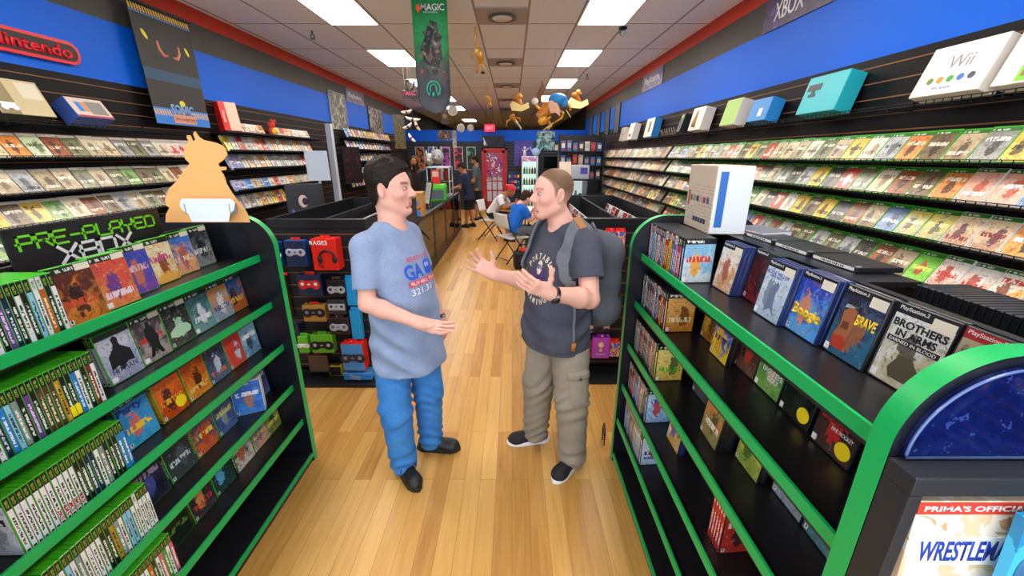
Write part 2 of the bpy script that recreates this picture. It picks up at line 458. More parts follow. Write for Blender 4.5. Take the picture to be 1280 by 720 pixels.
CASE_GREEN = mat('case_green', '#3fae1e', .35, trans=0, coat=.2)
CASE_BLACK = mat('case_black', '#16181d', .35, coat=.2)
CASE_NAVY = mat('case_navy', '#1c2f66', .35, coat=.2)
CASE_WHITE = mat('case_white', '#e6e6e6', .35)
CASE_CLEAR = mat('case_clear', '#cfd2d4', .2)
def case_mesh(name, w, h, t, plastic, head=.0):
    """front cover faces -y, spine -x; standing on its bottom edge"""
    bm = bmesh.new(); uvl = bm.loops.layers.uv.new('UVMap')
    vs = bmesh.ops.create_cube(bm, size=1, matrix=Matrix.Translation((0, 0, h/2)) @ Matrix.Diagonal((w, t, h, 1)))['verts']
    bmesh.ops.bevel(bm, geom=bm.edges[:], offset=min(.0018, t*.2), segments=1, affect='EDGES')
    def plate(pts, mi, uvs=((0,0),(1,0),(1,1),(0,1))):
        f = bm.faces.new([bm.verts.new(p) for p in pts]); f.material_index = mi
        for lp, q in zip(f.loops, uvs): lp[uvl].uv = q
    m, e, tp = .003, .0004, h*(1-head)
    x0, x1 = -w/2+.004, w/2-m
    plate([(x0, -t/2-e, m), (x1, -t/2-e, m), (x1, -t/2-e, tp-m), (x0, -t/2-e, tp-m)], 1)
    plate([(x1, t/2+e, m), (x0, t/2+e, m), (x0, t/2+e, tp-m), (x1, t/2+e, tp-m)], 1)
    plate([(-w/2-e, t/2-.001, m), (-w/2-e, -t/2+.001, m), (-w/2-e, -t/2+.001, h-m), (-w/2-e, t/2-.001, h-m)], 2)
    me = bpy.data.meshes.new(name); bm.to_mesh(me); bm.free()
    for q in (plastic, COVER, SPINE): me.materials.append(q)
    return me
CM = {'g': case_mesh('case', .135, .190, .0145, CASE_GREEN), 'k': case_mesh('case', .135, .190, .0145, CASE_BLACK),
      'n': case_mesh('case', .135, .190, .0145, CASE_NAVY), 'w': case_mesh('case', .135, .190, .0145, CASE_WHITE),
      'c': case_mesh('case', .125, .142, .011, CASE_CLEAR), 'G': case_mesh('case', .135, .190, .0145, CASE_GREEN, .035),
      'b': case_mesh('case', .125, .137, .022, CASE_CLEAR), 't': case_mesh('case', .105, .19, .03, CASE_WHITE)}
CNAME = {}
def setc(o, c1, c2, c3, c4='#f4f0e8', hc='#1c1d22', seed=None, style=0, hl='#9ab52a'):
    for k, v in (('c1', c1), ('c2', c2), ('c3', c3), ('c4', c4), ('hc', hc), ('hl', hl)):
        o[k] = [float(x) for x in srgb(v)]+[1.0]
    o['seed'] = float(random.uniform(0, 90) if seed is None else seed); o['style'] = float(style)
    return o
def case(kind, name, loc, rz, label, group, cols, tilt=0, style=0, seed=None, hc='#1c1d22', hl='#9ab52a', roll=0):
    o = link(name, CM[kind], None, loc, (-tilt, roll, rz))
    tag(o, label, 'video game', group)
    return setc(o, *cols, hc=hc, hl=hl, style=style, seed=seed)
def side_add(o, w, h, m, x, z, name, y=-.0085, rot=0):
    """small flat sticker on a case's front"""
    b = MB().bb((x-w/2, y-.0004, z-h/2), (x+w/2, y+.0008, z+h/2)).build(name, m, o)
    return b
def disc_add(o, r, m, x, z, name, y=-.0085):
    b = MB().tube([(x, y-.0003, z), (x, y+.0008, z)], r, 20).build(name, m, o); return b
def title(o, txt, w, h, x, z, m, name='title_lettering', y=-.0083, **kw):
    return letter(txt, w, h, m, face_mat((0,-1,0), (x, y, z)), o, name, depth=.0004, **kw)
INKW = mat('ink_white', '#f4f4f2', .5); INKK = mat('ink_black', '#17181c', .5); INKR = mat('ink_red', '#d42424', .5)
INKY = mat('ink_yellow', '#ffd53a', .5); INKB = mat('ink_blue', '#1f3fae', .5); INKG = mat('ink_grey', '#8c9098', .5); INKGR = mat('ink_green', '#8ad43c', .5)

# ---------------------------------------------------------------- the two double-sided shop fixtures
FSH = [1.29, 1.03, .775, .515, .28]
NAVY = mat('fixture_panel', '#12151f', .32, coat=.15); BOARD = None
def board_mat():
    t = NT('black_shelf_board', .30, .5)
    g = t.n('ShaderNodeNewGeometry').outputs['Position']
    n = t.noise(g, 22, 5, .65, .5)
    return t.out(t.ramp(n.outputs['Fac'], [(.35, '#15141a'), (.62, '#1d1a1c'), (.75, '#2c2622')]))
BOARD = board_mat()
def rounded(w, h, r, n=28):
    p = [(-w/2, 0), (w/2, 0)]
    for k in range(n+1): a = PI/2*k/n; p.append((w/2-r+r*math.cos(a), h-r+r*math.sin(a)))
    for k in range(n+1): a = PI/2+PI/2*k/n; p.append((-w/2+r+r*math.cos(a), h-r+r*math.sin(a)))
    return p
W_FIX, H_FIX = .66, 1.515
def fixture(name, xf, s, label, fronts):
    """xf: x of the aisle front; s: +1 when the fixture extends to +x from it"""
    xc = xf+s*W_FIX/2; y0, y1 = .58, 2.03
    t = empty(name, (xc, (y0+y1)/2, 0), label, 'display fixture')
    L = (y1-y0)/2
    poly = rounded(W_FIX, H_FIX, .17)
    for ya, yb in ((-L-.04, -L), (L, L+.04)):
        b = MB().prism(poly, basis((1,0,0), (0,0,1), (0,-1,0), (0, yb, 0)), yb-ya, 0, 1)
        b.build('end_panel', [NAVY, GREENEDGE], t)
    MB().bb((-.01, -L, .02), (.01, L, 1.46)).build('back_board', BOARD, t)
    b = MB().bb((-.012, -L, 1.46), (.012, L, 1.475))
    if s > 0: b.bb((.012, -.27, 1.46), (.16, L, 1.475))
    b.build('top_board', BOARD, t)
    for k, z in enumerate(FSH):
        xe = fronts[k]-xc
        for side in (1, -1):                       # aisle side, then the far side
            x1 = xe*side
            sh = MB().bb((min(x1, .011*(1 if x1 > 0 else -1)), -L, z-.022), (max(x1, .011*(1 if x1 > 0 else -1)), L, z)).build('shelf', BOARD, t)
            sx = 1 if x1 > 0 else -1
            MB().bb((x1, -L, z+(-.006 if s > 0 else -.013)), (x1+sx*.008, L, z+(.029 if s > 0 else .022))).build('edge_strip', GREENEDGE, sh)
    b = MB().bb((-W_FIX/2+.01, -L, 0), (W_FIX/2-.01, L, .06)); b.build('plinth', BOARD, t)
    for sx in (-1, 1): MB().bb((sx*(W_FIX/2-.01), -L, .03), (sx*(W_FIX/2-.002), L, .055)).build('plinth_strip', GREENEDGE, t)
    return t
FL = [-1.322, -1.308, -1.292, -1.282, -1.262]
FR = [.682, .672, .656, .646, .636]
fixture('game_fixture', -1.23, -1, 'black double-sided game fixture with green shelf edges carrying the tan cardboard cutout', FL)
fixture('game_fixture', .62, 1, 'black double-sided game fixture with green shelf edges carrying the grey console carton', FR)
SHN = ['top', 'second', 'third', 'fourth', 'lowest']
P = {'white': ('#e8e8ea', '#d4d8de', '#9aa0a8', '#30343c'), 'black': ('#191a1f', '#24252b', '#3a3a42', '#e8e8e8'), 'grey': ('#8d949c', '#b8bdc2', '#5c6068', '#f0f0f0'),
     'blue': ('#1f7fd8', '#3aa0ee', '#123a80', '#f0f4ff'), 'navy': ('#16264e', '#22386c', '#4060a0', '#e8ecf4'), 'orange': ('#c8581c', '#e88a30', '#5a2a14', '#ffe0b0'),
     'brown': ('#54382a', '#6d4a38', '#2c1c14', '#e8dcc8'), 'gold': ('#b88a28', '#d8b048', '#5c4010', '#221a10'), 'purple': ('#6a3a90', '#9468b8', '#38204c', '#e8d8f0'),
     'red': ('#c02228', '#d84038', '#701418', '#f8e8e0'), 'pink': ('#e05a88', '#f090b0', '#a02858', '#ffffff'), 'green': ('#3f9a38', '#7cc048', '#1c4a1c', '#f0ffe0'),
     'yellow': ('#f0c828', '#f8e060', '#a07810', '#302808'), 'maroon': ('#7a1c22', '#902a2c', '#400c10', '#f0d8d0'), 'sky': ('#8cc8e8', '#b8e0f4', '#4080a8', '#20304c'),
     'tan': ('#c8ab80', '#dec8a0', '#8a6c48', '#302418'), 'teal': ('#2a8a90', '#50b0b0', '#144448', '#e8ffff')}
PITCHS = .0150
def spines(side, k, seq, y_start, step, xfront, label_tail, group, kinds, hdr):
    """spine-out cases along a shelf; seq: colour words from y_start onwards"""
    out = []
    for i, cn in enumerate(seq):
        y = y_start+step*PITCHS*(i+.5)
        if not .60 < y < 2.018: continue
        kd = kinds(i, cn)
        rz = PI if side == 'L' else 0.0
        x = xfront+(-.0705 if side == 'L' else .0705)
        c = P[cn]
        c = (c[0], random.choice((c[0], c[1])), c[2], c[3])
        h, hl = hdr(i, cn)
        o = case(kd, 'shelved_game_case', (x, y, FSH[k]+.0005), rz+random.uniform(-.012, .012), '%s spine, %s %s' % (cn, nth(i+1), label_tail), group, c, hc=h, hl=hl)
        out.append(o)
    return out
# left fixture: spines run from mid-shelf towards the shop front
Lseq = [
 'white black orange white sky black white black navy purple black white grey',
 'white maroon black white blue black black gold brown brown brown black purple black grey sky blue navy white black',
 'blue blue black black black grey white navy navy black black white white white white white white white white white white white',
 'white white white white white sky sky white grey gold black black white white white white grey white sky white white black',
 'pink white green pink white black orange white white black grey white black sky white white black white black white white black']
yend = [1.115, 1.128, 1.128, 1.128, 1.128]
for k in range(5):
    def hdr(i, cn, k=k): return ('#1a1b20', '#8fa52c') if random.random() > .12 or k in (1, 2) else ('#d8dade', '#60803a')
    S = spines('L', k, Lseq[k].split(), yend[k], -1, FL[k]-.012, 'from the face-out games, %s shelf of the pre-played fixture' % SHN[k], 'spine-out games on the pre-played fixture', lambda i, c: 'g', hdr)
    if k == 2:
        for i, o in enumerate(S):
            M = lambda z: face_mat((-1, 0, 0), (-.0682, 0, z), up=(0, -1, 0))
            if 11 <= i <= 15: letter('2K5', .034, .010, INKR, M(.038), o, 'spine_lettering', depth=.0003, bold=.02)
            if i in (9, 10): letter('MANHUNT', .075, .007, INKW, M(.075), o, 'spine_lettering', depth=.0003)
            if i in (2, 3, 4): letter('MARVALUX', .08, .008, INKY, M(.075), o, 'spine_lettering', depth=.0003) if False else None
    if k == 1:
        for i in (5, 6): MB().bb((-.0687, -.0062, .02), (-.0678, .0062, .055)).build('yellow_tag', YELLOW, S[i])
# face-out games of the left fixture: (shelf, y centre, x of foot, description, colours, style)
def faceout(side, k, y, x, desc, cols, kind='g', style=0, seed=None, hc='#22301c', lean=.10, name='game_case', yaw=0, deep=1, group=None, hl='#9ab52a'):
    rz = (PI/2 if side == 'L' else -PI/2)+yaw
    tail = 'on %s shelf of %s fixture' % (SHN[k], 'pre-played' if side == 'L' else 'console-carton')
    o = case(kind, name, (x, y, FSH[k]+.0008), rz, '%s case face out %s' % (desc, tail), group or 'face-out games on the %s fixture' % ('pre-played' if side == 'L' else 'console-carton'), cols, lean, style, seed, hc)
    sx = -1 if side == 'L' else 1
    for j in range(1, deep):
        case(kind, name, (x+sx*.0165*j, y, FSH[k]+.0008), rz, 'case %s behind %s one %s' % ('directly' if j == 1 else 'second' if j == 2 else 'third', desc, tail), group or 'stacked copies on the fixtures', cols, lean, style, seed, hc)
    return o
S1 = 0
FO = {}
Ld = [
 (0, 1.200, -1.372, 'dark red desert-battle', ('#5a2c1c', '#d8802c', '#20140e', '#c84a24'), 'conflict', 1),
 (0, 1.342, -1.392, 'orange and violet dancer', ('#d8543c', '#e88a4c', '#5a3a90', '#f4d8e0'), 'dance', 2),
 (0, 1.482, -1.440, 'blue and violet dancer', ('#3a50b8', '#7a4aa8', '#d87a50', '#f0c0d0'), 'dance2', 1),
 (0, 1.620, -1.462, 'pale yellow dancer', ('#f4e8c0', '#f0b050', '#8a3a20', '#d0508c'), 'dance3', 1),
 (0, 1.758, -1.480, 'sky blue and peach group', ('#3a78c8', '#e8a878', '#c05a3a', '#f0d8b0'), 'beach', 1),
 (0, 1.896, -1.500, 'dark grey and white fighter', ('#2c3038', '#8a8c90', '#14161a', '#e8e4dc'), 'fight', 1),
 (1, 1.288, -1.405, 'silver white suited-man', ('#c8ccdc', '#9aa0c0', '#1c1e26', '#e8e8f0'), 'suit', 2),
 (1, 1.428, -1.412, 'dark brown and grey walking-man', ('#4a4448', '#a89c98', '#141214', '#c03a24'), 'walk', 1),
 (1, 1.568, -1.418, 'black cover with pale green car', ('#24262a', '#4c4c48', '#b0d8b0', '#e8a030'), 'car', 1),
 (1, 1.706, -1.424, 'teal baseball batter', ('#3a6a70', '#70a0a0', '#e0e4e8', '#f0f0f0'), 'bat', 1),
 (1, 1.842, -1.430, 'orange, grey and blue flyer', ('#d08a3c', '#8aa4b8', '#e8e4dc', '#3a5a90'), 'fly', 1),
 (1, 1.960, -1.432, 'blue cover with fiery robots', ('#2a5a90', '#c86a28', '#1c2430', '#f0b848'), 'robots', 1),
 (2, 1.262, -1.395, 'bright blue and yellow party', ('#1c8ac8', '#30a8e0', '#d86a60', '#f8d030'), 'party', 2),
 (2, 1.420, -1.400, 'orange wrestling cover with yellow disc', ('#e87020', '#c84a18', '#2c2024', '#f0b030'), 'wres', 3),
 (2, 1.565, -1.405, 'flaming orange and black crowd', ('#c8541c', '#e8902c', '#1c1414', '#f0c060'), 'crowd', 1),
 (2, 1.700, -1.408, 'slate cover with white swirl', ('#28384c', '#4a6888', '#d8dce8', '#e87830'), 'swirl', 1),
 (2, 1.838, -1.410, 'coral red cover with pale splash', ('#e0402c', '#e85038', '#c8dcf0', '#d83a28'), 'splash', 1),
 (2, 1.955, -1.410, 'ice blue and white', ('#a8d4e8', '#6a9cc0', '#2c3440', '#ffffff'), 'ice', 1),
 (3, 1.225, -1.392, 'black cover with blue-lit spider shape', ('#101218', '#1c2030', '#4050a8', '#a8a0b0'), 'spider', 1),
 (3, 1.375, -1.398, 'dark grey soldier', ('#22282a', '#3a4444', '#50585a', '#c8d4d8'), 'sold', 1),
 (3, 1.520, -1.400, 'orange tangled robot', ('#3a4868', '#d8642c', '#c84820', '#e8d050'), 'tangle', 1),
 (3, 1.660, -1.402, 'navy and steel ship', ('#223a68', '#4868a0', '#9aa0a8', '#d8d860'), 'ship', 1),
 (3, 1.945, -1.402, 'red sports car', ('#28304c', '#50689c', '#c82830', '#e8e8f0'), 'redcar', 1),
 (4, 1.250, -1.375, 'black cover with green letters', ('#0c140e', '#14201a', '#182818', '#5a8a3a'), 'blackgreen', 1),
 (4, 1.395, -1.378, 'dark cover with orange fighter', ('#201c28', '#3a3040', '#e09a50', '#c8402c'), 'orfight', 1),
 (4, 1.535, -1.380, 'dark green cover with sky blue wing', ('#142824', '#1c4038', '#60b8e8', '#d0e8f0'), 'wing', 1),
 (4, 1.690, -1.382, 'brown and cream brawler', ('#3a2a24', '#e8d8c8', '#c05a38', '#f0e8e0'), 'brawl', 1),
 (4, 1.830, -1.384, 'blue and flesh-toned crowd', ('#2a60a0', '#e8b088', '#7a5a90', '#f0d040'), 'crowd2', 1),
 (4, 1.955, -1.385, 'yellow racing', ('#b8b03a', '#7a8040', '#38403c', '#e8e860'), 'race', 1)]
for k, y, x, d, c, key, deep in Ld:
    FO[key] = faceout('L', k, y, x, d, c, deep=deep, style=2 if key in ('suit',) else 0, seed=len(key)*3.3+y*7)
FO['blue_stack'] = None
# a blue stack of boxed racing games turned with its backs to the aisle
for j in range(4):
    c = ('#1c64c8', '#3a90e8', '#b87a48', '#e8f0f8')
    case('w', 'game_case', (-1.372-.0165*j*math.sin(R(28)), 1.795+.0165*j*math.cos(R(28)), FSH[3]+.0008), R(28), 'bright blue racing game case, %s in the angled blue stack on the fourth shelf' % nth(j+1), 'angled blue stack on the pre-played fixture', c, 0, 0, 5, '#2a70d0')
disc_add(FO['wres'], .026, YELLOW, .035, .045, 'yellow_sticker')
title(FO['suit'], 'HITMAN', .095, .017, 0, .042, INKK); title(FO['party'], 'Party', .1, .036, -.01, .145, INKB, bold=.03)
for k_ in ('suit', 'walk', 'dance', 'bat'): side_add(FO[k_], .02, .018, INKW, -.05, .017, 'rating_box')
for k_ in ('conflict', 'dance', 'dance2', 'beach', 'walk', 'car', 'fight'): side_add(FO[k_], .045, .02, STICK, .04, .175, 'price_sticker')
def silhouette(o, pts, m, name, y=-.0083):
    MB().prism(pts, basis((1,0,0), (0,0,1), (0,-1,0), (0, y, 0)), .0005).build(name, m, o)
silhouette(FO['suit'], [(-.045, .05), (-.04, .10), (-.012, .125), (-.010, .135), (-.012, .155), (0, .165), (.012, .155), (.010, .135), (.013, .125), (.042, .10), (.045, .055), (.02, .06), (0, .05), (-.02, .058)], INKK, 'suited_figure')
silhouette(FO['walk'], [(-.03, .02), (-.012, .06), (-.022, .10), (-.018, .135), (-.006, .14), (-.006, .155), (.004, .16), (.010, .152), (.008, .14), (.02, .13), (.03, .09), (.022, .06), (.034, .02), (.02, .02), (.004, .055), (-.014, .02)], INKK, 'walking_figure')
silhouette(FO['car'], [(-.055, .05), (-.05, .07), (-.02, .085), (.005, .092), (.04, .082), (.055, .066), (.05, .045), (-.02, .038)], mat('pale_green_ink', '#b8e0b8', .4), 'car_picture')

# right fixture ----------------------------------------------------------
Rseq = ['pink red grey pink blue blue orange yellow yellow orange red red yellow sky blue red pink white white black white sky sky blue white pink grey',
 'purple red yellow orange black red sky navy white grey red red blue black grey brown red white sky black white red',
 'tan tan red white orange brown brown grey brown brown black brown grey red red maroon white white white sky yellow blue blue white',
 'brown brown tan white white pink tan white blue blue blue red white red red red orange black grey maroon',
 'white white white white white white white white black tan orange blue navy tan white grey blue blue white']
Yn = [1.630, 1.700, 1.700, 1.730, 1.700]
for k in range(5):
    def hdr(i, cn): return ('#1a1a1e', '#e8e8e8') if random.random() > .35 else (('#e8e4e0', '#303030') if random.random() > .5 else ('#b8242c', '#f4f4f4'))
    spines('R', k, Rseq[k].split(), Yn[k], 1, FR[k]+.02, 'counting to the far end, %s shelf of the console-carton fixture' % SHN[k], 'spine-out games on the console-carton fixture', lambda i, c: 'k', hdr)
# six more spines low down at the far end
spines('R', 4, 'black red pink red brown tan red grey green yellow'.split(), 1.40, 1, FR[4]+.10, 'of the short red row on the lowest shelf of the console-carton fixture', 'short row of spines', lambda i, c: 'k', hdr) if False else None
Rf = [
 (0, 1.618, 'end', 'blue rally quad-bike', ('#7ab4d8', '#c8d8e0', '#e8a020', '#d83a28'), 'k', 1, 'atv'),
 (0, 1.510, .835, 'cream cover with burning red car', ('#f0e8dc', '#d8a070', '#a8442c', '#3a3a3c'), 'n', 3, 'burn'),
 (0, 1.375, .882, 'dark blood-red', ('#3a0c10', '#7a1c1c', '#181012', '#d8c0a8'), 'k', 2, 'blood'),
 (0, 1.222, .838, 'icy white skier', ('#d8e4f0', '#b8cce4', '#7a8aa8', '#2a3a68'), 'n', 3, 'ski'),
 (0, 1.090, .860, 'blue cover with yellow title', ('#2a4ac0', '#5aa8f0', '#d88a58', '#ffd030'), 'n', 3, 'boogie'),
 (0, .944, .872, 'night blue cover with bandana hero', ('#182850', '#2a6a90', '#a0623a', '#d8a850'), 'k', 2, 'brave'),
 (0, .806, .885, 'white and khaki army', ('#e4e4e0', '#c8c0a0', '#504838', '#2a2a28'), 'k', 2, 'army'),
 (0, .668, .890, 'red-headed khaki war', ('#b8a888', '#8a7858', '#403428', '#e8e0d0'), 'k', 1, 'redhead'),
 (1, 1.690, 'end', 'amber cover with giant face', ('#e8b060', '#d88a30', '#7a4018', '#f4e0b0'), 'k', 1, 'face'),
 (1, 1.590, .860, 'golden action', ('#c8962c', '#8a5a1c', '#2c2014', '#f0d070'), 'k', 1, 'gold'),
 (1, 1.430, .825, 'blue and yellow racing', ('#2a58b8', '#e8c028', '#d8a010', '#1c2c60'), 'k', 2, 'racer'),
 (1, 1.330, .872, 'dark cover with red soldier', ('#2a201c', '#6a4a38', '#b83a28', '#d8c8b0'), 'k', 1, 'redsold'),
 (1, 1.190, .872, 'grass green golf', ('#4a8a3a', '#78b050', '#c8b890', '#f4f4f0'), 'k', 1, 'golf'),
 (1, 1.045, .868, 'black cover with green code', ('#0c100e', '#182018', '#1c2c20', '#6a9a70'), 'k', 1, 'code'),
 (1, .892, .864, 'black and red hockey', ('#1c1818', '#3a2c28', '#c02824', '#e8e0d8'), 'k', 1, 'hockey'),
 (2, 1.690, 'end', 'yellow cover with green motocross', ('#f0dc80', '#e8c050', '#3a5a28', '#5ab82c'), 'k', 1, 'moto'),
 (2, 1.545, .840, 'charcoal shooter', ('#2c3034', '#484c50', '#6a6a68', '#d8dcdc'), 'k', 1, 'shoot'),
 (2, 1.262, .747, 'orange and olive army-ground', ('#c87838', '#8a8850', '#5a4a38', '#f0e0c8'), 'k', 4, 'ground'),
 (2, 1.112, .808, 'pale yellow and green blossom', ('#d8d050', '#8aa040', '#40602c', '#f0f0a0'), 'k', 2, 'blossom'),
 (2, .963, .848, 'steel blue soldier', ('#5a6a78', '#8a9aa4', '#30302c', '#d8e4ec'), 'k', 2, 'recon'),
 (2, .822, .848, 'tan and teal wrestler', ('#c88a58', '#3a7a88', '#7a4028', '#f0d8b0'), 'k', 1, 'wrest'),
 (3, 1.720, 'end', 'pale blue cover with red spheres', ('#c0dcf4', '#90c0e8', '#c82c30', '#3a60a0'), 'k', 1, 'spheres'),
 (3, 1.545, .752, 'white, gold and violet puzzle', ('#e8e0e8', '#d8a840', '#4a50a8', '#c83a30'), 'n', 2, 'puzzle'),
 (3, 1.300, .806, 'dark green', ('#122018', '#1c3024', '#2a402c', '#c8b050'), 'k', 1, 'dkgreen'),
 (4, 1.690, 'end', 'white football', ('#dce4f0', '#b8d0ec', '#c83a40', '#1c2c58'), 'k', 1, 'madden')]
for k, y, x, d, c, kd, deep, key in Rf:
    if x == 'end':
        FO[key] = case(kd, 'game_case', (FR[k]+.0905, y, FSH[k]+.0008), R(4), '%s case closing the spine row, %s shelf of console-carton fixture' % (d, SHN[k]), 'face-out games on the console-carton fixture', c, 0, 0, len(key)*2.7, '#1c1d22')
    else:
        FO[key] = faceout('R', k, y, x, d, c, kind=kd, deep=deep, hc='#1c1d22' if key != 'redhead' else '#b02a26', seed=len(key)*2.1+k, lean=.14 if k == 0 else .10,
                          style=2 if key in ('ski', 'boogie', 'brave', 'army', 'redhead', 'golf', 'code', 'hockey', 'burn', 'recon', 'blood') else 0, yaw=random.uniform(-.03, .03))
for key in ('atv', 'burn', 'blood', 'ski', 'boogie', 'brave', 'army', 'redhead', 'face'):
    title(FO[key], 'PlayStation.2', .065, .011, -.026, .179, INKW)
for key in ('burn', 'ski', 'boogie', 'brave', 'army', 'redhead'): side_add(FO[key], .046, .026, STICK, .040, .168, 'price_sticker')
title(FO['ski'], 'BODE MILLER', .11, .013, -.004, .150, INKB); title(FO['ski'], 'ALPINE SKIING', .06, .006, -.01, .139, INKB)
BOOG = title(FO['boogie'], 'Boogie', .118, .042, 0, .068, INKY, bold=.05)
title(FO['brave'], 'BRAVE', .06, .028, .028, .112, INKY, bold=.03)
title(FO['army'], 'BROTHERS', .118, .018, 0, .146, INKK, bold=.03); title(FO['army'], 'IN ARMS', .09, .018, 0, .124, INKK, bold=.03)
side_add(FO['army'], .116, .013, INKK, 0, .1055, 'title_bar'); title(FO['army'], 'EARNED IN BLOOD', .105, .0075, 0, .1055, INKW, y=-.0092)
title(FO['redhead'], 'BROTHERS', .11, .018, 0, .135, mat('ink_khaki', '#4c3a22', .5), bold=.03)
title(FO['golf'], 'EAGLE EYE', .10, .018, .01, .078, INKW, bold=.02); title(FO['golf'], 'GOLF', .055, .018, .02, .055, INKW, bold=.02)
title(FO['code'], 'ENTER', .05, .014, 0, .142, INKG); title(FO['code'], 'THE', .02, .006, 0, .129, INKG); title(FO['code'], 'MATRIX', .105, .018, 0, .113, INKG)
title(FO['hockey'], 'ESPN', .095, .024, -.01, .098, INKR, bold=.03, shear=.2); title(FO['hockey'], 'NHL HOCKEY', .07, .011, .02, .075, INKW, shear=.2)
for key in ('code', 'hockey'): disc_add(FO[key], .024, YELLOW, .036, .036, 'yellow_sticker')
title(FO['recon'], 'RECON', .1, .022, .01, .150, INKW, bold=.03); title(FO['shoot'], 'RECON', .08, .014, 0, .13, INKW)
title(FO['madden'], 'MADDEN', .1, .017, 0, .045, INKB, bold=.03)
for key in ('ski', 'brave', 'army', 'atv', 'golf', 'code', 'hockey', 'face', 'moto'): side_add(FO[key], .015, .018, INKW, -.054, .016, 'rating_box')
silhouette(FO['brave'], [(-.045, .02), (-.05, .05), (-.04, .085), (-.045, .12), (-.035, .15), (-.015, .155), (-.003, .14), (-.006, .115), (.0, .09), (-.003, .05), (.005, .02)], mat('ink_skin', '#a8653c', .5), 'hero_picture')
for pts_, c_, nm_ in (([(-.043, .122), (-.040, .150), (-.030, .160), (-.012, .160), (-.002, .145), (-.004, .132), (-.024, .140)], '#20242c', 'hero_hair'), ([(-.045, .130), (-.004, .140), (-.002, .148), (-.043, .140)], '#c8d4e0', 'hero_bandana'), ([(-.050, .05), (-.046, .02), (-.004, .02), (-.002, .045), (-.02, .058)], '#b83a24', 'hero_sash'), ([(-.036, .075), (-.012, .078), (-.016, .098), (-.034, .096)], '#6a3a20', 'hero_arm')):
    silhouette(FO['brave'], pts_, mat('ink_'+nm_, c_, .5), nm_, -.0089)
silhouette(FO['army'], [(-.03, .04), (-.015, .075), (.012, .078), (.045, .045), (.05, .02), (-.02, .02)], mat('ink_olive', '#55503a', .5), 'helmet_picture')
silhouette(FO['ski'], [(-.02, .02), (-.014, .06), (-.02, .095), (0, .12), (.012, .128), (.02, .118), (.014, .09), (.02, .05), (.034, .02), (.01, .04), (-.006, .03)], mat('ink_slate', '#7480a0', .5), 'skier_picture')
# five red cases standing spine-out on the fourth shelf, the end one showing its cover
for j in range(5):
    case('k', 'game_case', (.7655, 1.02+.0155*j, FSH[3]+.0008), R(5), '%s of five red game cases together on the fourth shelf of console-carton fixture' % nth(j+1), 'five red cases on the console-carton fixture', ('#b82c24', '#c83a2c', '#28282c', '#f0d8c8'), 0, 0, 8.8, '#b8342a', '#f4e0d8')
# things lying on the top: boxed console, flat cases, a pad of leaflets, back-row cases
def blacks():
    for j, (y, s) in enumerate(((1.215, 1), (1.415, 1), (1.612, 1), (1.06, 0))):
        if not s: continue
        for q in range(1):
            o = link('game_case', CM['k'], None, (1.005+.067, y-.095, 1.4760+.0075), (-PI/2, 0, 0)); 
            tag(o, 'black game case lying flat with a white spine label, %s along the fixture top' % nth(j+1), 'video game', 'flat cases on the fixture top')
            setc(o, '#1c1d22', '#24252a', '#2c2c30', '#303038', hc='#1c1d22', seed=j, style=3); MB().bb((-.0690, -.005, .012), (-.0677, .005, .178)).build('spine_label', INKW, o)
            q_ = MB()
            for n_ in range(11): q_.bb((-.0693, -.0028, .050+.0085*n_), (-.0688, .0028, .0555+.0085*n_-.001*(n_ % 3)))
            q_.build('spine_print', INKK, o)
    for j in range(17):
        o = link('game_case', CM['k'], None, (1.13, .73+.0165*j, FSH[0]+.0005), (0, 0, PI))
        tag(o, 'black game case seen by its top edge, %s of the back row behind army games' % nth(j+1), 'video game', 'back-row cases of the console-carton fixture')
        setc(o, '#1c1d22', '#26262c', '#3a3a40', '#8a8a90', seed=j*1.7)
blacks()
# ---------------------------------------------------------------- wire racks and face-out games along the walls
def wire_rack(L=1.2, D=.15):
    b = MB(); w = .0022
    for y, z in ((0, 0), (0, .016), (D*.5, -.01), (D, -.01)): b.bb((-L/2, y-w, z-w), (L/2, y+w, z+w))
    n = 26
    for i in range(n+1):
        x = -L/2+L*i/n
        b.bb((x-w*.7, 0, -.012), (x+w*.7, D, -.008)); b.bb((x-w*.7, -w, -.01), (x+w*.7, w, .016))
    for x in (-L/2, 0, L/2): b.bb((x-.004, D-.012, -.012), (x+.004, D, .05)); b.bb((x-.003, .0, -.018), (x+.003, D, -.012))
    return b.mesh('wire_rack', DARKM)
RACK = wire_rack()
WARM = [('tan', ('#c8b492', '#a08a68', '#5a4a38', '#f0e8d8')), ('brown', ('#6a543e', '#8a7456', '#342a20', '#e8dcc4')), ('cream', ('#e8dcc0', '#d8c49a', '#8a7050', '#5a4630')),
        ('olive', ('#6a6a48', '#8c8c64', '#38382a', '#e8e4c8')), ('grey', ('#8c8c88', '#b4b4ac', '#4a4a4a', '#f0f0ea')), ('charcoal', ('#3a3834', '#5c5852', '#1c1c1c', '#d8d4c8')),
        ('red', ('#b83428', '#d85040', '#e8dcc8', '#f8f0e0')), ('yellow', ('#e0b83c', '#f0d468', '#5a4420', '#2c2418')), ('blue', ('#5a7aa8', '#8aa8cc', '#38445c', '#f0f4f8')),
        ('green', ('#6a9a48', '#98bc68', '#38502c', '#f0f8e0')), ('orange', ('#d8803c', '#e8a864', '#5a3420', '#f8e8d0')), ('rust', ('#8a4428', '#a8643c', '#3c2018', '#f0d8c0')),
        ('silver', ('#c4c8c8', '#a4a8a8', '#60646a', '#303438')), ('sand', ('#d8c8a8', '#b8a480', '#7c6a4c', '#f8f0e0')), ('ivory', ('#ece4d4', '#d4c8b0', '#9c8c74', '#6a4a3a'))]
DEEP = {w[0]: w for w in WARM}
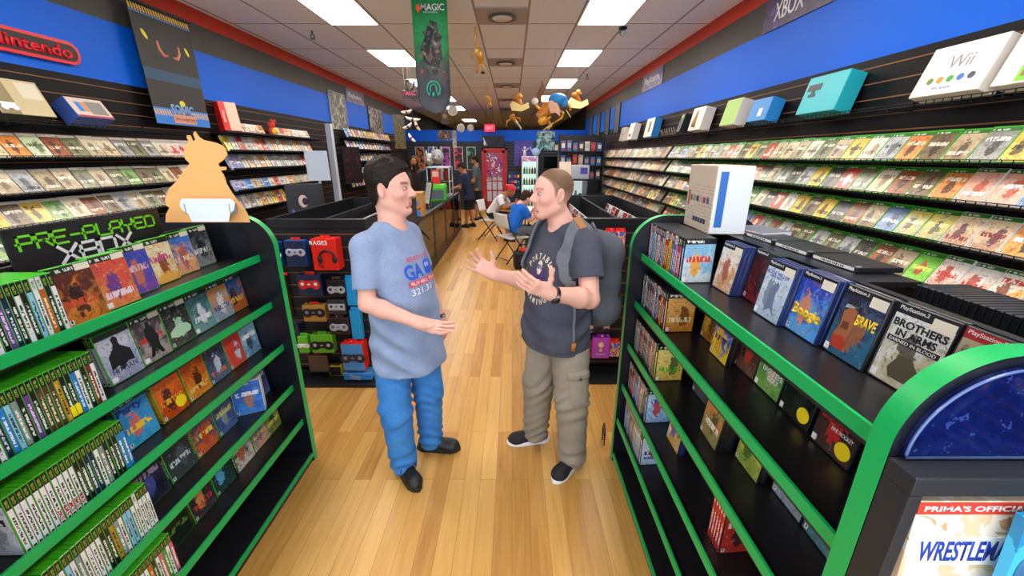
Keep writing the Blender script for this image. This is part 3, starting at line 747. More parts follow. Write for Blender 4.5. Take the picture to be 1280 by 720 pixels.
WARM = WARM+[DEEP[k] for k in ('tan', 'brown', 'olive', 'grey', 'charcoal', 'rust', 'sand', 'brown', 'charcoal', 'silver')]
LIGHTW = [w for w in WARM if w[0] not in ('charcoal', 'rust', 'green')]
def wall_rack(side, yc, z, label, group):
    x = XR-.155 if side > 0 else XL+.155
    return tag(link('wire_shelf', RACK, None, (x, yc, z), (0, 0, -PI/2 if side > 0 else PI/2)), label, 'shelf', group)
TILT = R(31)
def wall_row(side, z, y0, y1, row, wallname, pal, kind, name='game_case', pitch=.137, fixed=(), hc='#2c6e22', depth=.135):
    n = int((y1-y0)/pitch); i = 0; prev = None
    while i < n:
        y = y0+pitch*(i+.5)
        cn, c = random.choice(pal)
        while cn == prev: cn, c = random.choice(pal)
        prev = cn
        kd = kind
        for a, b_, nm, cc, k2 in fixed:
            if a <= y < b_: cn, c, kd = nm, cc, k2 or kind
        x = XR-depth if side > 0 else XL+depth
        o = case(kd, name, (x, y, z+.004), -PI/2 if side > 0 else PI/2, '%s case, %s from the shop front, %s row, %s wall' % (cn, nth(i+1), nth(row), wallname),
                 '%s row of games on the %s wall' % (nth(row), wallname), c, TILT+random.uniform(-.03, .03), 0, None, hc, roll=0)
        i += 1
RZ = [1.766, 1.571, 1.350, 1.115, .895]
BRIGHT = [('pink', P['pink'], 'w'), ('violet', P['purple'], 'w')]
fx = {0: [(1.5, 1.62, 'white', P['white'], 'w')],
      1: [(1.60, 1.86, 'blue', ('#3a6ab8', '#6a9ad8', '#d8c8a0', '#f0f4ff'), 'w'), (1.86, 2.13, 'salmon', ('#e8a890', '#f0c8b0', '#c85a48', '#ffffff'), 'w'), (2.8, 2.93, 'red', ('#b82820', '#d84838', '#e8e0d8', '#ffffff'), None)],
      2: [(1.60, 1.90, 'orange-road', ('#d8803c', '#e8b868', '#3a3430', '#ffffff'), 'w'), (1.90, 2.16, 'cream and maroon car', ('#e8d0a8', '#c8a080', '#6a3048', '#8a2c38'), 'w'), (2.17, 2.42, 'yellow cartoon', ('#e0d060', '#b8b890', '#5a5838', '#fff8c0'), None), (3.3, 3.44, 'white ring', ('#e8e8e4', '#e0dcd8', '#b89868', '#c0b8a8'), None)],
      3: [(1.6, 1.87, 'white and gold', ('#f0ece0', '#e8b04c', '#8a3c28', '#c83a30'), 'w'), (1.87, 2.14, 'white and red cartoon', ('#f0ece4', '#e0b8a0', '#c04038', '#c83a30'), 'w'), (2.14, 2.29, 'bright green', ('#6ac83a', '#98e060', '#c83a3a', '#f0f060'), None)],
      4: []}
YS = 6.35
for r, z in enumerate(RZ):
    y0 = 1.45 if r < 4 else 3.5
    wall_row(1, z, y0, YS, r+1, 'green-topped', WARM if r else LIGHTW, 'G', fixed=fx[r])
    for k in range(8):
        yc = 2.05+1.21*k
        if r == 4 and yc < 3: continue
        wall_rack(1, yc, z, 'wire shelf, %s row, %s from the shop front, green-topped game wall' % (nth(r+1), nth(k+1)), 'wire shelves on the green-topped game wall')
# green cases turned sideways as dividers
# what is too far to count, one mass per shelf row
def far_row(side, z, y0, y1, name, label, pal, kind, pitch=.13, depth=.135, tall=.19):
    bm = MB(); cols = [p for p in pal]
    bm2 = bm.bm; ca = None
    x0 = XR-depth if side > 0 else XL+depth
    n = int((y1-y0)/pitch)
    mats = [mat('far_'+nm, c[0], .4) for nm, c in pal]+[mat('far2_'+nm, c[1], .4) for nm, c in pal]+[CASE_NAVY]
    Rm = Euler((-TILT, 0, -PI/2 if side > 0 else PI/2)).to_matrix()
    for i in range(n):
        y = y0+pitch*(i+.5); o = Vector((x0, y, z+.004)); mi = random.randrange(len(pal)*2)
        bm.box(o+Rm @ Vector((0, 0, tall/2)), (.13, .0145, tall), Rm, 0, mi)
        q = random.randrange(len(pal)*2)
        bm.box(o+Rm @ Vector((random.uniform(-.02, .02), -.0078, tall*random.uniform(.3, .55))), (.07, .001, .07), Rm, 0, q)
        bm.box(o+Rm @ Vector((0, -.0078, tall*.92)), (.13, .001, tall*.12), Rm, 0, random.choice((len(pal)*2, random.randrange(len(pal)*2))))
    ob = bm.build(name, mats); ob['kind'] = 'stuff'; tag(ob, label, 'video games'); return ob
for k in range(3, 8): wall_rack(1, 2.05+1.21*k, .675, 'wire shelf, lowest row, %s from the shop front, green-topped game wall' % nth(k-2), 'wire shelves on the green-topped game wall')
for r, z in enumerate(RZ+[.675]):
    far_row(1, z, YS if r < 5 else 4.5, 11.3, 'distant_games', 'distant run of face-out games, %s row of the green-topped game wall' % nth(r+1), LIGHTW if r < 2 else WARM, 'w')
# left wall -------------------------------------------------------------
LZ = [1.785, 1.542, 1.330, 1.12]
LP = [w for w in WARM if w[0] not in ('red', 'charcoal')]+[('pale green', ('#b8c8a0', '#d8e0c0', '#5a7048', '#38502c'))]
for r, z in enumerate(LZ):
    y0 = 2.45
    wall_row(-1, z, y0, 5.0 if r < 3 else 3.3, r+1, 'red-sign', LP, 'k' if r < 2 else 'w', fixed=[(2.45, 2.87, 'ivory', ('#ece4c8', '#e0d4b0', '#c0b490', '#8a8060'), 'w'), (4.28, 5.0, 'white and red', ('#e8dcd0', '#e0c8b8', '#c83a34', '#c82c2c'), 'w')] if r == 0 else [(4.4, 5.0, 'red and cream', ('#e8d0b8', '#d8a088', '#b83a30', '#c83a30'), 'w')] if r == 1 else (), hc='#d8d0c0')
    for k in range(2):
        wall_rack(-1, 3.1+1.21*k, z, 'black wire shelf, %s row, %s from the shop front on the red-sign wall' % (nth(r+1), nth(k+1)), 'wire shelves on the red-sign wall')

# ---------------------------------------------------------------- top shelves with console boxes
def carton(name, loc, rz, d, tilt, label, cat, front, side, extra=None, group=None):
    """box standing on its bottom edge, front towards -y before turning; d = width, depth, height"""
    w, dp, h = d
    b = MB().box((0, 0, h/2), (w, dp, h), None, .004)
    o = b.build(name, side, None, (loc[0], loc[1], loc[2]+math.sin(tilt)*dp/2+.001), (-tilt, 0, rz))
    tag(o, label, cat, group)
    MB().bb((-w/2+.004, -dp/2-.0012, .004), (w/2-.004, -dp/2, h-.004)).build('front_print', front, o)
    return o
def ctitle(o, txt, w, h, x, z, m, dp, **kw): return letter(txt, w, h, m, face_mat((0,-1,0), (x, -dp/2-.0014, z)), o, 'lettering', depth=.0006, **kw)
def cblock(o, x0, x1, z0, z1, m, dp, name='print_panel', e=.0014): return MB().bb((x0, -dp/2-e-.0008, z0), (x1, -dp/2-e+.0004, z1)).build(name, m, o)
WHT = mat('box_white', '#efe9df', .5); TEAL = mat('box_teal', '#22b4c0', .45); LIME = mat('box_lime', '#7ed321', .45); BEIGE = mat('box_beige', '#c4b48a', .5); SKYB = mat('box_sky', '#2a8ad8', .45)
TOPZ = 2.075
for k, yc in enumerate((2.05, 3.26, 4.47, 5.68, 6.89, 8.1)):
    wall_rack(1, yc, TOPZ, 'wire shelf of console boxes, %s from the shop front, green-topped game wall' % nth(k+1), 'top wire shelves of the green-topped game wall')
for k, yc in enumerate((2.9, 4.11)):
    wall_rack(-1, yc, 2.02, 'black wire shelf of console boxes, %s from the shop front under the red sign' % nth(k+1), 'top wire shelves under the red sign')
xr = XR-.125
def onright(y, *a, **k): return carton(a[0], (xr, y, TOPZ+.004), -PI/2, *a[1:], **k)
o = onright(2.335, 'console_box', (.36, .10, .26), R(18), 'large cream console carton lettered with grey script on the wire shelf', 'console box', WHT, WHT)
ctitle(o, 'Wii', .12, .065, .01, .165, INKG, .10); ctitle(o, 'Wii Sports', .10, .018, -.02, .035, INKB, .10)
for i, c in enumerate(('#6a8a3a', '#d8903c', '#4aa83a', '#3a78c8', '#4a5064')): b = MB().tube([(-.10+.052*i, -.0512, .078), (-.10+.052*i, -.0526, .078)], .017, 14); b.build('round_icon', mat('icon%d' % i, c, .5), o)
o = onright(1.885, 'console_box', (.44, .10, .34), R(18), 'tall white fitness-game carton with a lime green stripe on the wire shelf', 'console box', WHT, WHT)
cblock(o, -.13, -.02, .01, .31, LIME, .10); cblock(o, -.20, .2, .325, .336, LIME, .10)
for x, m in ((-.075, mat('fig_white', '#e8f4e0', .5)), (.07, mat('fig_grey', '#c8beb0', .5))):
    MB().tube([(x, -.0535, .07), (x+.005, -.0535, .13), (x, -.0535, .20), (x+.012, -.0535, .235)], [.006, .012, .014, .010], 8).tube([(x-.03, -.0535, .15), (x, -.0535, .2), (x+.03, -.0535, .165)], .005, 6).tube([(x-.018, -.0535, .07), (x+.003, -.0535, .14)], .008, 6).build('exercise_figure', m, o)
cblock(o, -.115, -.04, .03, .07, mat('photo_brown', '#a06848', .5), .10, e=.003); cblock(o, .02, .12, .04, .075, mat('photo_teal', '#a8c8b8', .5), .10)
o = onright(3.26, 'console_box', (.40, .12, .27), R(14), 'bright teal carton with a dark swivel camera picture on the wire shelf', 'console box', TEAL, TEAL)
b = MB().box((-.10, -.063, .19), (.14, .004, .045), None, .004).box((-.10, -.063, .155), (.03, .004, .04)).box((-.10, -.063, .13), (.07, .004, .02)); b.build('camera_picture', DARKM, o)
o = onright(4.02, 'console_box', (.30, .12, .2), R(14), 'sky blue carton with a white panel beside the teal carton', 'console box', SKYB, SKYB); cblock(o, .0, .06, .04, .11, WHT, .12)
o = onright(4.55, 'console_box', (.30, .12, .26), R(14), 'pale carton with a green leafy picture beside the sky blue carton', 'console box', mat('box_leaf', '#a8cc70', .5), WHT)
o = onright(5.35, 'console_box', (.34, .12, .27), R(12), 'white carton with a faint brown guitar picture on the wire shelf', 'console box', WHT, WHT)
MB().tube([(-.02, -.064, .04), (-.02, -.064, .10), (-.01, -.064, .23)], [.035, .03, .006], 12).build('guitar_picture', mat('guitar_brown', '#a8784a', .5), o)
o = onright(5.85, 'console_box', (.12, .12, .24), R(16), 'narrow black box with a green lid logo beside the guitar carton', 'console box', BLACK, BLACK); MB().tube([(0, -.0605, .20), (0, -.0625, .20)], .025, 14).build('green_logo', LIME, o)
o = onright(7.15, 'console_box', (.40, .12, .30), R(10), 'white carton with a blue edge and grey console picture on the wire shelf', 'console box', WHT, SKYB)
cblock(o, -.03, .06, .08, .24, mat('pic_grey', '#6a6c70', .5), .12)
o = onright(8.25, 'console_box', (.30, .12, .30), R(12), 'white carton with a small dark console picture, past the blue-edged carton', 'console box', WHT, WHT); cblock(o, -.06, .06, .05, .10, mat('pic_navy', '#2a3a58', .5), .12)
o = onright(8.85, 'console_box', (.32, .12, .26), R(12), 'silver grey carton with a red label at the far end of the wire shelf', 'console box', mat('box_silver', '#a8a49c', .5), WHT); cblock(o, -.06, .06, .10, .14, REDM, .12)
b = MB()
rnd = random.Random(5)
for q in range(7):
    yb = 6.05+.09*q
    pts = [(xr-.005, yb, TOPZ+.016), (xr-.015, yb+rnd.uniform(-.05, .05), TOPZ+.06), (xr-.02, yb+.06, TOPZ+.11), (xr+.02, yb+.1, TOPZ+.05), (xr-.005, yb+.08, TOPZ+.016)]
    b.tube(pts, .006, 6)
tag(b.build('cable_bundle', mat('cable_tan', '#8a7c64', .6)), 'tangle of beige console cables on the wire shelf by the guitar carton', 'cable')
# left: two console cartons, part of a third, under the red sign
xl = XL+.14
def onleft(y, name, d, tilt, label, front, side, z=2.024, **k): return carton(name, (xl, y, z), PI/2, d, tilt, label, 'console box', front, side, **k)
o = onleft(3.02, 'console_box', (.34, .12, .25), R(20), 'dull gold console carton with a black side and white controller picture', BEIGE, BLACK)
cblock(o, -.16, -.05, .004, .24, mat('gold_dark', '#8a7c54', .5), .12); cblock(o, .02, .15, .12, .23, mat('gold_pale', '#d8d0b8', .5), .12)
MB().box((-.10, -.066, .06), (.085, .006, .04), None, .012).ball((-.13, -.066, .045), .02, (1, .3, 1)).ball((-.07, -.066, .045), .02, (1, .3, 1)).build('controller_picture', mat('pic_white', '#e8ecf0', .5), o)
o = onleft(2.60, 'console_box', (.30, .12, .2), R(20), 'white carton edge beside the dull gold console carton', WHT, WHT)
o = onleft(3.50, 'console_box', (.30, .13, .17), R(30), 'pinkish console bundle carton with a tablet picture and blue side art', mat('box_rose', '#d8c4b8', .5), mat('box_bluered', '#3a58a8', .5))
cblock(o, -.10, -.06, .05, .13, SKYB, .13); cblock(o, -.055, -.02, .05, .13, mat('pic_orange', '#d88a58', .5), .13); cblock(o, -.015, .12, .03, .14, mat('pic_tablet', '#8a8a84', .5), .13); cblock(o, -.145, .145, .004, .018, mat('pic_redline', '#b82c38', .5), .13)

# ---------------------------------------------------------------- signs and banners on the walls
def sign(name, loc, facing, w, h, d, m, label, cat='sign', rnd=0):
    M = face_mat(facing, loc)
    t = bpy.data.objects.new(name, None)
    b = MB()
    if rnd:
        poly = []
        for cx, cy, a0 in ((w/2-rnd, h/2-rnd, 0), (-w/2+rnd, h/2-rnd, PI/2), (-w/2+rnd, -h/2+rnd, PI), (w/2-rnd, -h/2+rnd, 1.5*PI)):
            for k in range(9): poly.append((cx+rnd*math.cos(a0+PI/2*k/8), cy+rnd*math.sin(a0+PI/2*k/8)))
        b.prism(poly, Matrix(), d)
    else: b.bb((-w/2, -h/2, 0), (w/2, h/2, d))
    o = b.build(name, m); o.matrix_world = M
    return tag(o, label, cat)
def on_sign(o, txt, w, h, x, y, z, m, **kw): return letter(txt, w, h, m, Matrix.Translation((x, y, z)), o, **kw)
def flat(o, mb, name, m): return mb.build(name, m, o)
NR = mat('sign_red', '#e01828', .4); ND = mat('sign_dark', '#241014', .5)
o = sign('brand_sign', (XL+.002, 3.33, 2.575), (1,0,0), .70, .165, .03, NR, 'red oval game-maker sign with red lettering on the blue wall band', 'sign', .08)
b = MB(); w_, h_, r_ = .655, .12, .058; poly = []
for cx, cy, a0 in ((w_/2-r_, h_/2-r_, 0), (-w_/2+r_, h_/2-r_, PI/2), (-w_/2+r_, -h_/2+r_, PI), (w_/2-r_, -h_/2+r_, 1.5*PI)):
    for k in range(9): poly.append((cx+r_*math.cos(a0+PI/2*k/8), cy+r_*math.sin(a0+PI/2*k/8)))
b.prism(poly, Matrix.Translation((0, 0, .030)), .002).build('dark_field', ND, o)
on_sign(o, 'Nintendo', .56, .088, 0, 0, .032, NR, bold=.02, depth=.008)
XP = art_mat('xbox_sign_art', ['#3a3440', '#4c3a60', '#6a4a90', '#5a4a4c'], 3, 4)
o = sign('brand_sign', (XR-.002, 3.93, 3.055), (-1,0,0), 1.05, .28, .012, XP, 'purple console-maker sign with white capitals and a round logo up on the wall')
on_sign(o, 'XBOX', .40, .15, -.17, 0, .012, INKW, depth=.002, bold=.01)
flat(o, MB().lathe([(.0, .0125), (.085, .0125), (.085, .016), (0, .016)], Matrix.Translation((.19, .03, 0))), 'round_logo', INKW)
on_sign(o, '360', .2, .14, .40, .02, .012, INKW, depth=.002)
PP = art_mat('ps_sign_art', ['#5a5870', '#6a6488', '#8078a0', '#4c5070'], 3, 6)
o = sign('brand_sign', (XR-.002, 7.72, 3.055), (-1,0,0), 1.05, .28, .012, PP, 'grey violet sign with white console lettering past the purple sign')
on_sign(o, 'PlayStation.', .80, .14, -.0, 0, .012, INKW, depth=.002)
o = sign('brand_sign', (XL+.002, 9.9, 3.055), (1,0,0), 1.1, .28, .012, PP, 'grey violet sign with white lettering high on the red-sign wall')
on_sign(o, 'PlayStation.', .80, .12, 0, 0, .012, INKW, depth=.002)
# long dark banner hung down the wall
BAN = mat('banner_charcoal', '#34312f', .6); YEL2 = mat('banner_gold', '#e8b830', .5); BL2 = mat('banner_blue', '#2f7fd8', .5)
t = empty('hanging_banner', (XL+.10, 4.54, 2.10), 'long charcoal banner with a blue and yellow striped foot, hung above the tan cutout', 'banner')
w = .36
def bq(y0, y1, z0, z1, m, nm, e=0): return MB().bb((-.004-.0, y0, z0), (.004+e, y1, z1)).build(nm, m, t)
bq(-w, w, 0, 1.03, BAN, 'banner_cloth'); bq(-w, w, .005, .155, BL2, 'blue_strip', .0015); bq(-w, w, .40, .50, mat('banner_bluegrey', '#30506c', .6), 'faded_strip', .0012)
bq(-w, w, .955, .965, BL2, 'top_line', .0015)
b = MB()
for i in range(24): b.box((.0052, -w+.03*i+.015, .112), (.001, .014, .058), Euler((R(18), 0, 0)).to_matrix())
b.build('gold_hatch_pattern', YEL2, t); b = MB()
for i in range(24): b.box((.0045, -w+.03*i+.015, .995), (.002, .014, .05), Euler((R(12), 0, 0)).to_matrix())
b.build('gold_hatch_pattern', YEL2, t)
o = letter('SONIC', .30, .095, mat('title_steel', '#7fa8dc', .5), face_mat((1,0,0), (.008, .0, .15)), t, bold=.04, depth=.002)
bq(-.14, .16, .02, .10, mat('banner_salmon', '#d89880', .5), 'title_scroll', .004); letter('the hedgehog', .26, .045, mat('title_rust', '#8c4a38', .5), face_mat((1,0,0), (.009, .01, .06)), t, depth=.001)
b = MB().ball((.005, -.25, .785), .036, (.08, .55, 1.3), Euler((R(35), 0, 0)).to_matrix()).ball((.005, .25, .735), .034, (.08, .5, 1.3), Euler((R(30), 0, 0)).to_matrix()).ball((.005, .02, .215), .032, (.08, 1.2, .9)); b.build('yellow_mark', mat('banner_lime', '#e8dc30', .5), t)
b = MB()
for y, s in ((-.07, 1), (.09, -1)): b.tube([(.005, y-.05*s, .76), (.005, y-.045*s, .69), (.005, y-.005*s, .640), (.005, y+.045*s, .645)], [.009, .013, .015, .011], 8)
b.build('salmon_stroke', mat('banner_peach', '#d88a68', .5), t)
b = MB().tube([(0, -w-.02, 1.035), (0, w+.02, 1.035)], .012, 8); b.build('banner_rod', DARKM, t)
# framed posters along the upper left wall
def poster(loc, facing, w, h, m, label, frame=DARKM, cat='poster', th=.02):
    M = face_mat(facing, loc); t = bpy.data.objects.new('framed_poster', None); COL.objects.link(t); t.matrix_world = M; tag(t, label, cat)
    MB().bb((-w/2+.015, -h/2+.015, .004), (w/2-.015, h/2-.015, th*.7)).build('poster_print', m, t)
    b = MB()
    for s in (-1, 1): b.bb((s*w/2-.014*(s > 0)*1-.0*(s < 0), -h/2, 0), (s*w/2+.014*(s < 0), h/2, th)); b.bb((-w/2, s*h/2-.014*(s > 0), 0), (w/2, s*h/2+.014*(s < 0), th))
    b.build('poster_frame', frame, t); return t
poster((XL+.004, 8.85, 2.66), (1,0,0), .80, .70, art_mat('pa', ['#c8c0b0', '#8a8474', '#4a463c', '#3a6a98', '#d8d4cc'], 6, 1), 'pale silver framed game poster at the corner of the blue wall band', mat('frame_silver', '#b8b0a0', .4))
poster((XL+.004, 11.2, 2.66), (1,0,0), 1.1, .62, art_mat('pb', ['#181614', '#3a3630', '#a09888', '#b02420', '#22201e'], 5, 2), 'black framed game poster with a red title, second along the blue wall band')
poster((XL+.06, 13.1, 2.5), (1,-.3,0), .8, 1.0, art_mat('pc', ['#2a3a30', '#50604a', '#8a6a3a', '#1a1c18', '#b88a48'], 6, 8), 'dark mottled brown and green poster hung at the far end of the red-sign wall')
poster((XL+.25, 8.6, 1.62), (1,-.45,0), .48, .72, art_mat('pd', ['#120c10', '#1c1418', '#2a1014', '#7a1418', '#141016'], 4, 3), 'black framed poster with a dim red glow beside the white pillar', mat('frame_navy', '#1c2030', .4))
# tall grey panels over the far right games
for i, y in enumerate((10.0, 11.0, 12.1, 13.2)):
    poster((XR-.004, y, 2.62), (-1,0,0), .5, .62, mat('panel_grey', '#4a4c4e', .5), 'tall plain grey framed panel, %s from the shop front on the blue band' % nth(i+1))
# ---------------------------------------------------------------- low gondolas with accessory ends
PEG = NT('peg_end_board', .5, .4)
_z = PEG.sep(PEG.n('ShaderNodeNewGeometry').outputs['Position'])[2]
_f = PEG.math('FRACT', PEG.math('DIVIDE', _z, .102))
PEG.out(PEG.mix(PEG.math('LESS_THAN', _f, .10), '#191a1f', '#6b4c34'))
PEG = PEG.m
def gondola(x0, x1, y0, y1, h, label):
    t = empty('bin_gondola', ((x0+x1)/2, (y0+y1)/2, 0), label, 'display fixture')
    w, L = (x1-x0)/2, (y1-y0)/2
    MB().bb((-w, -L, .06), (w, -L+.03, h-.07)).build('slat_end', PEG, t)
    MB().bb((-w-.01, -L-.012, h-.07), (w+.01, -L+.03, h), .004).build('end_rail', SATIN, t)
    MB().bb((-w-.02, -L-.20, 0), (w+.02, -L, .025), .003).bb((-w, -L, 0), (w, L, .08)).build('base_deck', SATIN, t)
    b = MB()
    for s in (-1, 1): b.bb((s*w-.015*(s > 0), -L+.03, .08), (s*w+.015*(s < 0), L, h))
    b.bb((-w, L-.03, .08), (w, L, h)); b.build('side_panel', SATIN, t)
    MB().bb((-w+.015, -L+.03, h-.22), (w-.015, L-.03, h-.20)).build('bin_floor', SATIN, t)
    MB().bb((-.008, -L+.03, h-.2), (.008, L-.03, h-.02)).build('bin_divider', SATIN, t)
    return t
gondola(-1.86, -1.12, 3.05, 4.75, 1.345, 'black bin gondola with a slatted end of hanging controllers behind the man in grey-blue')
gondola(.46, 1.24, 3.10, 5.0, 1.345, 'black bin gondola with a slatted end behind the man with the backpack')
def bin_case(x, y, z, rz, cn, label, group, lean=.45):
    c = P[cn]; o = link('boxed_game', CM['b'], None, (x, y, z), (-lean, 0, rz)); tag(o, label, 'video game', group); setc(o, *c, hc=c[1], style=1); return o
Lb = 'white white cream sky white cream purple white red white'.split(); P['cream'] = ('#ece0c4', '#dccba4', '#a88c60', '#5c4832')
for i, cn in enumerate(Lb):
    bin_case(-1.26, 3.20+.145*i, 1.152, PI/2, cn, '%s boxed game in the aisle-side bin, %s from the slatted end, controller gondola' % (cn, nth(i+1)), 'boxed games in the bins', .3)
for i, cn in enumerate('red white red maroon white red red white tan red'.split()):
    bin_case(.62, 3.25+.15*i, 1.152, -PI/2, cn, '%s boxed game in the bin, %s from the slatted end, backpack-side gondola' % (cn, nth(i+1)), 'boxed games in the bins', .3)
    bin_case(1.06, 3.25+.15*i, 1.152, -PI/2, ('maroon', 'red', 'white')[i % 3], '%s boxed game in the wall-side bin, %s from the slatted end' % (('maroon', 'red', 'white')[i % 3], nth(i+1)), 'boxed games in the bins', .3)

# hanging accessory boxes on the left end ----------------------------------
YE = 3.05
def packbox(name, u0, v0, u1, v1, dep, body, label, window=None, hangtab=None, y=None, cat='accessory box', side=None):
    """carton hung on a peg of the slatted end, by its front outline in the picture"""
    yf = (YE if y is None else y)-dep-.02
    a, b_ = PY(u0, v0, yf), PY(u1, v1, yf)
    w, h = b_.x-a.x, a.z-b_.z
    t = MB().box((0, dep/2, h/2), (w, dep, h), None, .004).build(name, body, None, (a.x+w/2, yf, b_.z))
    tag(t, label, cat, None)
    MB().bb((-w/2+.004, -.001, .004), (w/2-.004, .0004, h-.004)).build('front_print', window or body, t)
    tb = MB().bb((-.035, dep*.4, h), (.035, dep*.4+.003, h+.022)); tb.build('hang_tab', hangtab or body, t)
    MB().tube([(0, dep+.014, h+.011), (0, dep*.4-.03, h+.011), (0, dep*.4-.035, h+.018)], .003, 5).build('peg_hook', CHROME, t)
    return t, w, h
def pad_pic(t, x, z, s, m, m2=None, kind=0):
    """a picture of a game controller in relief on the front of a pack"""
    b = MB()
    if kind == 0:
        b.ball((x-.32*s, -.004, z), .26*s, (1, .03/(.26*s)*.26, .9)).ball((x+.32*s, -.004, z), .26*s, (1, .03, .9)).bb((x-.34*s, -.009, z-.12*s), (x+.34*s, -.003, z+.2*s))
    elif kind == 1: b.tube([(x-.36*s, -.006, z), (x+.36*s, -.006, z)], [.2*s, .2*s], 14) if False else b.ball((x-.3*s, -.004, z), .24*s, (1, .04, 1)).ball((x+.3*s, -.004, z), .24*s, (1, .04, 1)).bb((x-.3*s, -.009, z-.14*s), (x+.3*s, -.003, z+.2*s))
    else: b.bb((x-.5*s, -.010, z-.2*s), (x+.5*s, -.003, z+.2*s), .002)
    o = b.build('controller_picture', m, t)
    if m2:
        q = MB()
        for dx in (-.32, .32):
            q.ball((x+dx*s, -.010 if kind else -.011, z+.04*s), .09*s, (1, .12, 1))
        q.bb((x-.06*s, -.0125, z), (x+.06*s, -.009, z+.06*s)); q.build('controller_buttons', m2, o)
    return o
BLUEB = mat('pack_blue', '#1c4a9c', .4); NAVB = mat('pack_navy', '#16284c', .4); GOLDB = mat('pack_gold', '#b88c3c', .4); KB = mat('pack_black', '#1c1c22', .4)
GRB = mat('pack_green', '#6cc82c', .4); BRB = mat('pack_brown', '#5c3a38', .4); CYB = mat('pack_cyan', '#22a4e8', .4); LB = mat('pack_lightblue', '#4a9ae0', .4); LG = mat('pad_grey', '#b8bcc4', .4); SIL = mat('pad_silver', '#8a94a4', .4)
RDB = mat('pack_red', '#e8281c', .4)
t, w, h = packbox('headset_box', 387, 299, 424, 338, .11, RDB, 'bright red headset carton with white lettering on the top peg row')
letter('RAGE3', .13, .032, INKW, face_mat((0,-1,0), (-.035, -.0015, h-.028)), t, depth=.001, bold=.02)
b = MB(); b.tube([(.02+.055*math.cos(a), -.012, h*.42+.055*math.sin(a)) for a in [PI*k/12-.15 for k in range(15)]], .008, 8)
b.ball((-.035, -.012, h*.36), .03, (.6, .4, 1)).ball((.075, -.012, h*.36), .03, (.6, .4, 1)).tube([(-.035, -.014, h*.28), (-.05, -.014, h*.18), (-.01, -.014, h*.12)], .004, 6)
b.build('headset_picture', INKK, t)
t, w, h = packbox('controller_box', 354, 301, 385, 333, .07, BLUEB, 'navy blue controller pack with a silver pad left of the red headset carton', NAVB, RDB); pad_pic(t, 0, h*.55, .13, LG, INKB)
t, w, h = packbox('controller_box', 330, 303, 352, 334, .07, BLUEB, 'blue controller pack with a red and white pad beside the green fixture edge', BLUEB, RDB); pad_pic(t, .01, h*.5, .1, mat('pad_pale', '#d8d0e0', .4), INKR)
t, w, h = packbox('controller_box', 370, 344, 404, 370, .07, NAVB, 'navy controller pack with a red pad in the second peg row', NAVB, RDB); pad_pic(t, 0, h*.55, .16, INKR, INKW, 1)
t, w, h = packbox('controller_box', 407, 350, 433, 371, .06, KB, 'black controller pack with a grey rounded pad below the red headset carton', KB, BRB); pad_pic(t, 0, h*.42, .13, LG, INKK, 1)
t, w, h = packbox('controller_box', 408, 374, 434, 393, .06, KB, 'black controller pack with a boxy grey pad in the middle of the pegs', mat('pack_char', '#3a3840', .4), KB); pad_pic(t, 0, h*.5, .13, LG, INKK, 2)
t, w, h = packbox('controller_box', 377, 382, 408, 402, .07, GOLDB, 'gold controller pack with a black pad in the third peg row', GOLDB, RDB); pad_pic(t, 0, h*.55, .16, INKK, SIL)
t, w, h = packbox('controller_box', 410, 398, 437, 418, .06, BRB, 'brown-topped controller pack with a grey violet pad in the fourth peg row', KB, BRB); pad_pic(t, 0, h*.45, .14, LG, mat('pad_violet', '#6a5a9c', .4), 1)
t, w, h = packbox('controller_box', 371, 421, 387, 441, .07, GRB, 'lime green controller pack with a white pad at the green fixture edge', GRB, GRB); pad_pic(t, 0, h*.45, .09, INKW, LG)
t, w, h = packbox('controller_box', 387, 419, 418, 441, .07, GRB, 'lime green controller pack with a black pad in the low peg row', GRB, GRB); pad_pic(t, 0, h*.42, .17, INKK, LG); cblock(t, -w/2+.01, w/2-.01, .005, h*.75, mat('pack_silver', '#c8ccd0', .4), 0, 'pack_panel', e=.0)
t, w, h = packbox('controller_box', 384, 444, 412, 465, .06, mat('pack_umber', '#3c2c24', .3), 'dark brown clear-fronted pack with red trim in the lowest peg row', mat('pack_window', '#5a4a40', .15), RDB)
t, w, h = packbox('battery_pack', 411, 458, 428, 470, .05, YELLOW, 'small yellow pack with a black top beside the dark brown pack', KB, KB); cblock(t, -w/2+.005, w/2-.005, .004, h*.45, YELLOW, 0, 'pack_panel', e=.0)
t, w, h = packbox('controller_box', 425, 430, 457, 463, .11, RDB, 'red, white and blue controller pack with a dark two-stick pad', LB, RDB); cblock(t, -w/2+.004, w/2-.004, h*.25, h*.68, INKW, 0, 'pack_panel', e=.0); pad_pic(t, 0, h*.46, .18, mat('pad_dark', '#30323c', .4), SIL)
t, w, h = packbox('adapter_box', 429, 467, 465, 475, .12, LB, 'light blue adapter carton with a grey device at the bottom corner', SKYB, LB); MB().box((-.02, -.004, h*.42), (.09, .008, .03), Euler((0, R(15), 0)).to_matrix(), .003).build('device_picture', SIL, t)
t, w, h = packbox('case_pack', 430, 348, 447, 382, .04, CYB, 'cyan carrying-case pack with a pale window behind the man in grey-blue', CYB, CYB); cblock(t, -w*.32, w*.32, h*.1, h*.85, mat('pack_pale', '#c8d8e8', .4), 0, 'pack_panel', e=.0)
t, w, h = packbox('case_pack', 436, 388, 454, 424, .05, CYB, 'cyan carrying-case pack with a dark window below the other cyan pack', CYB, CYB); cblock(t, -w*.3, w*.1, h*.1, h*.85, KB, 0, 'pack_panel', e=.0)
t, w, h = packbox('controller_box', 350, 345, 364, 400, .05, BRB, 'tall dark red pack edge beside the green fixture edge', NAVB, RDB)
t, w, h = packbox('controller_box', 368, 405, 376, 425, .05, NAVB, 'small navy pack below the tall dark red pack', NAVB, NAVB)
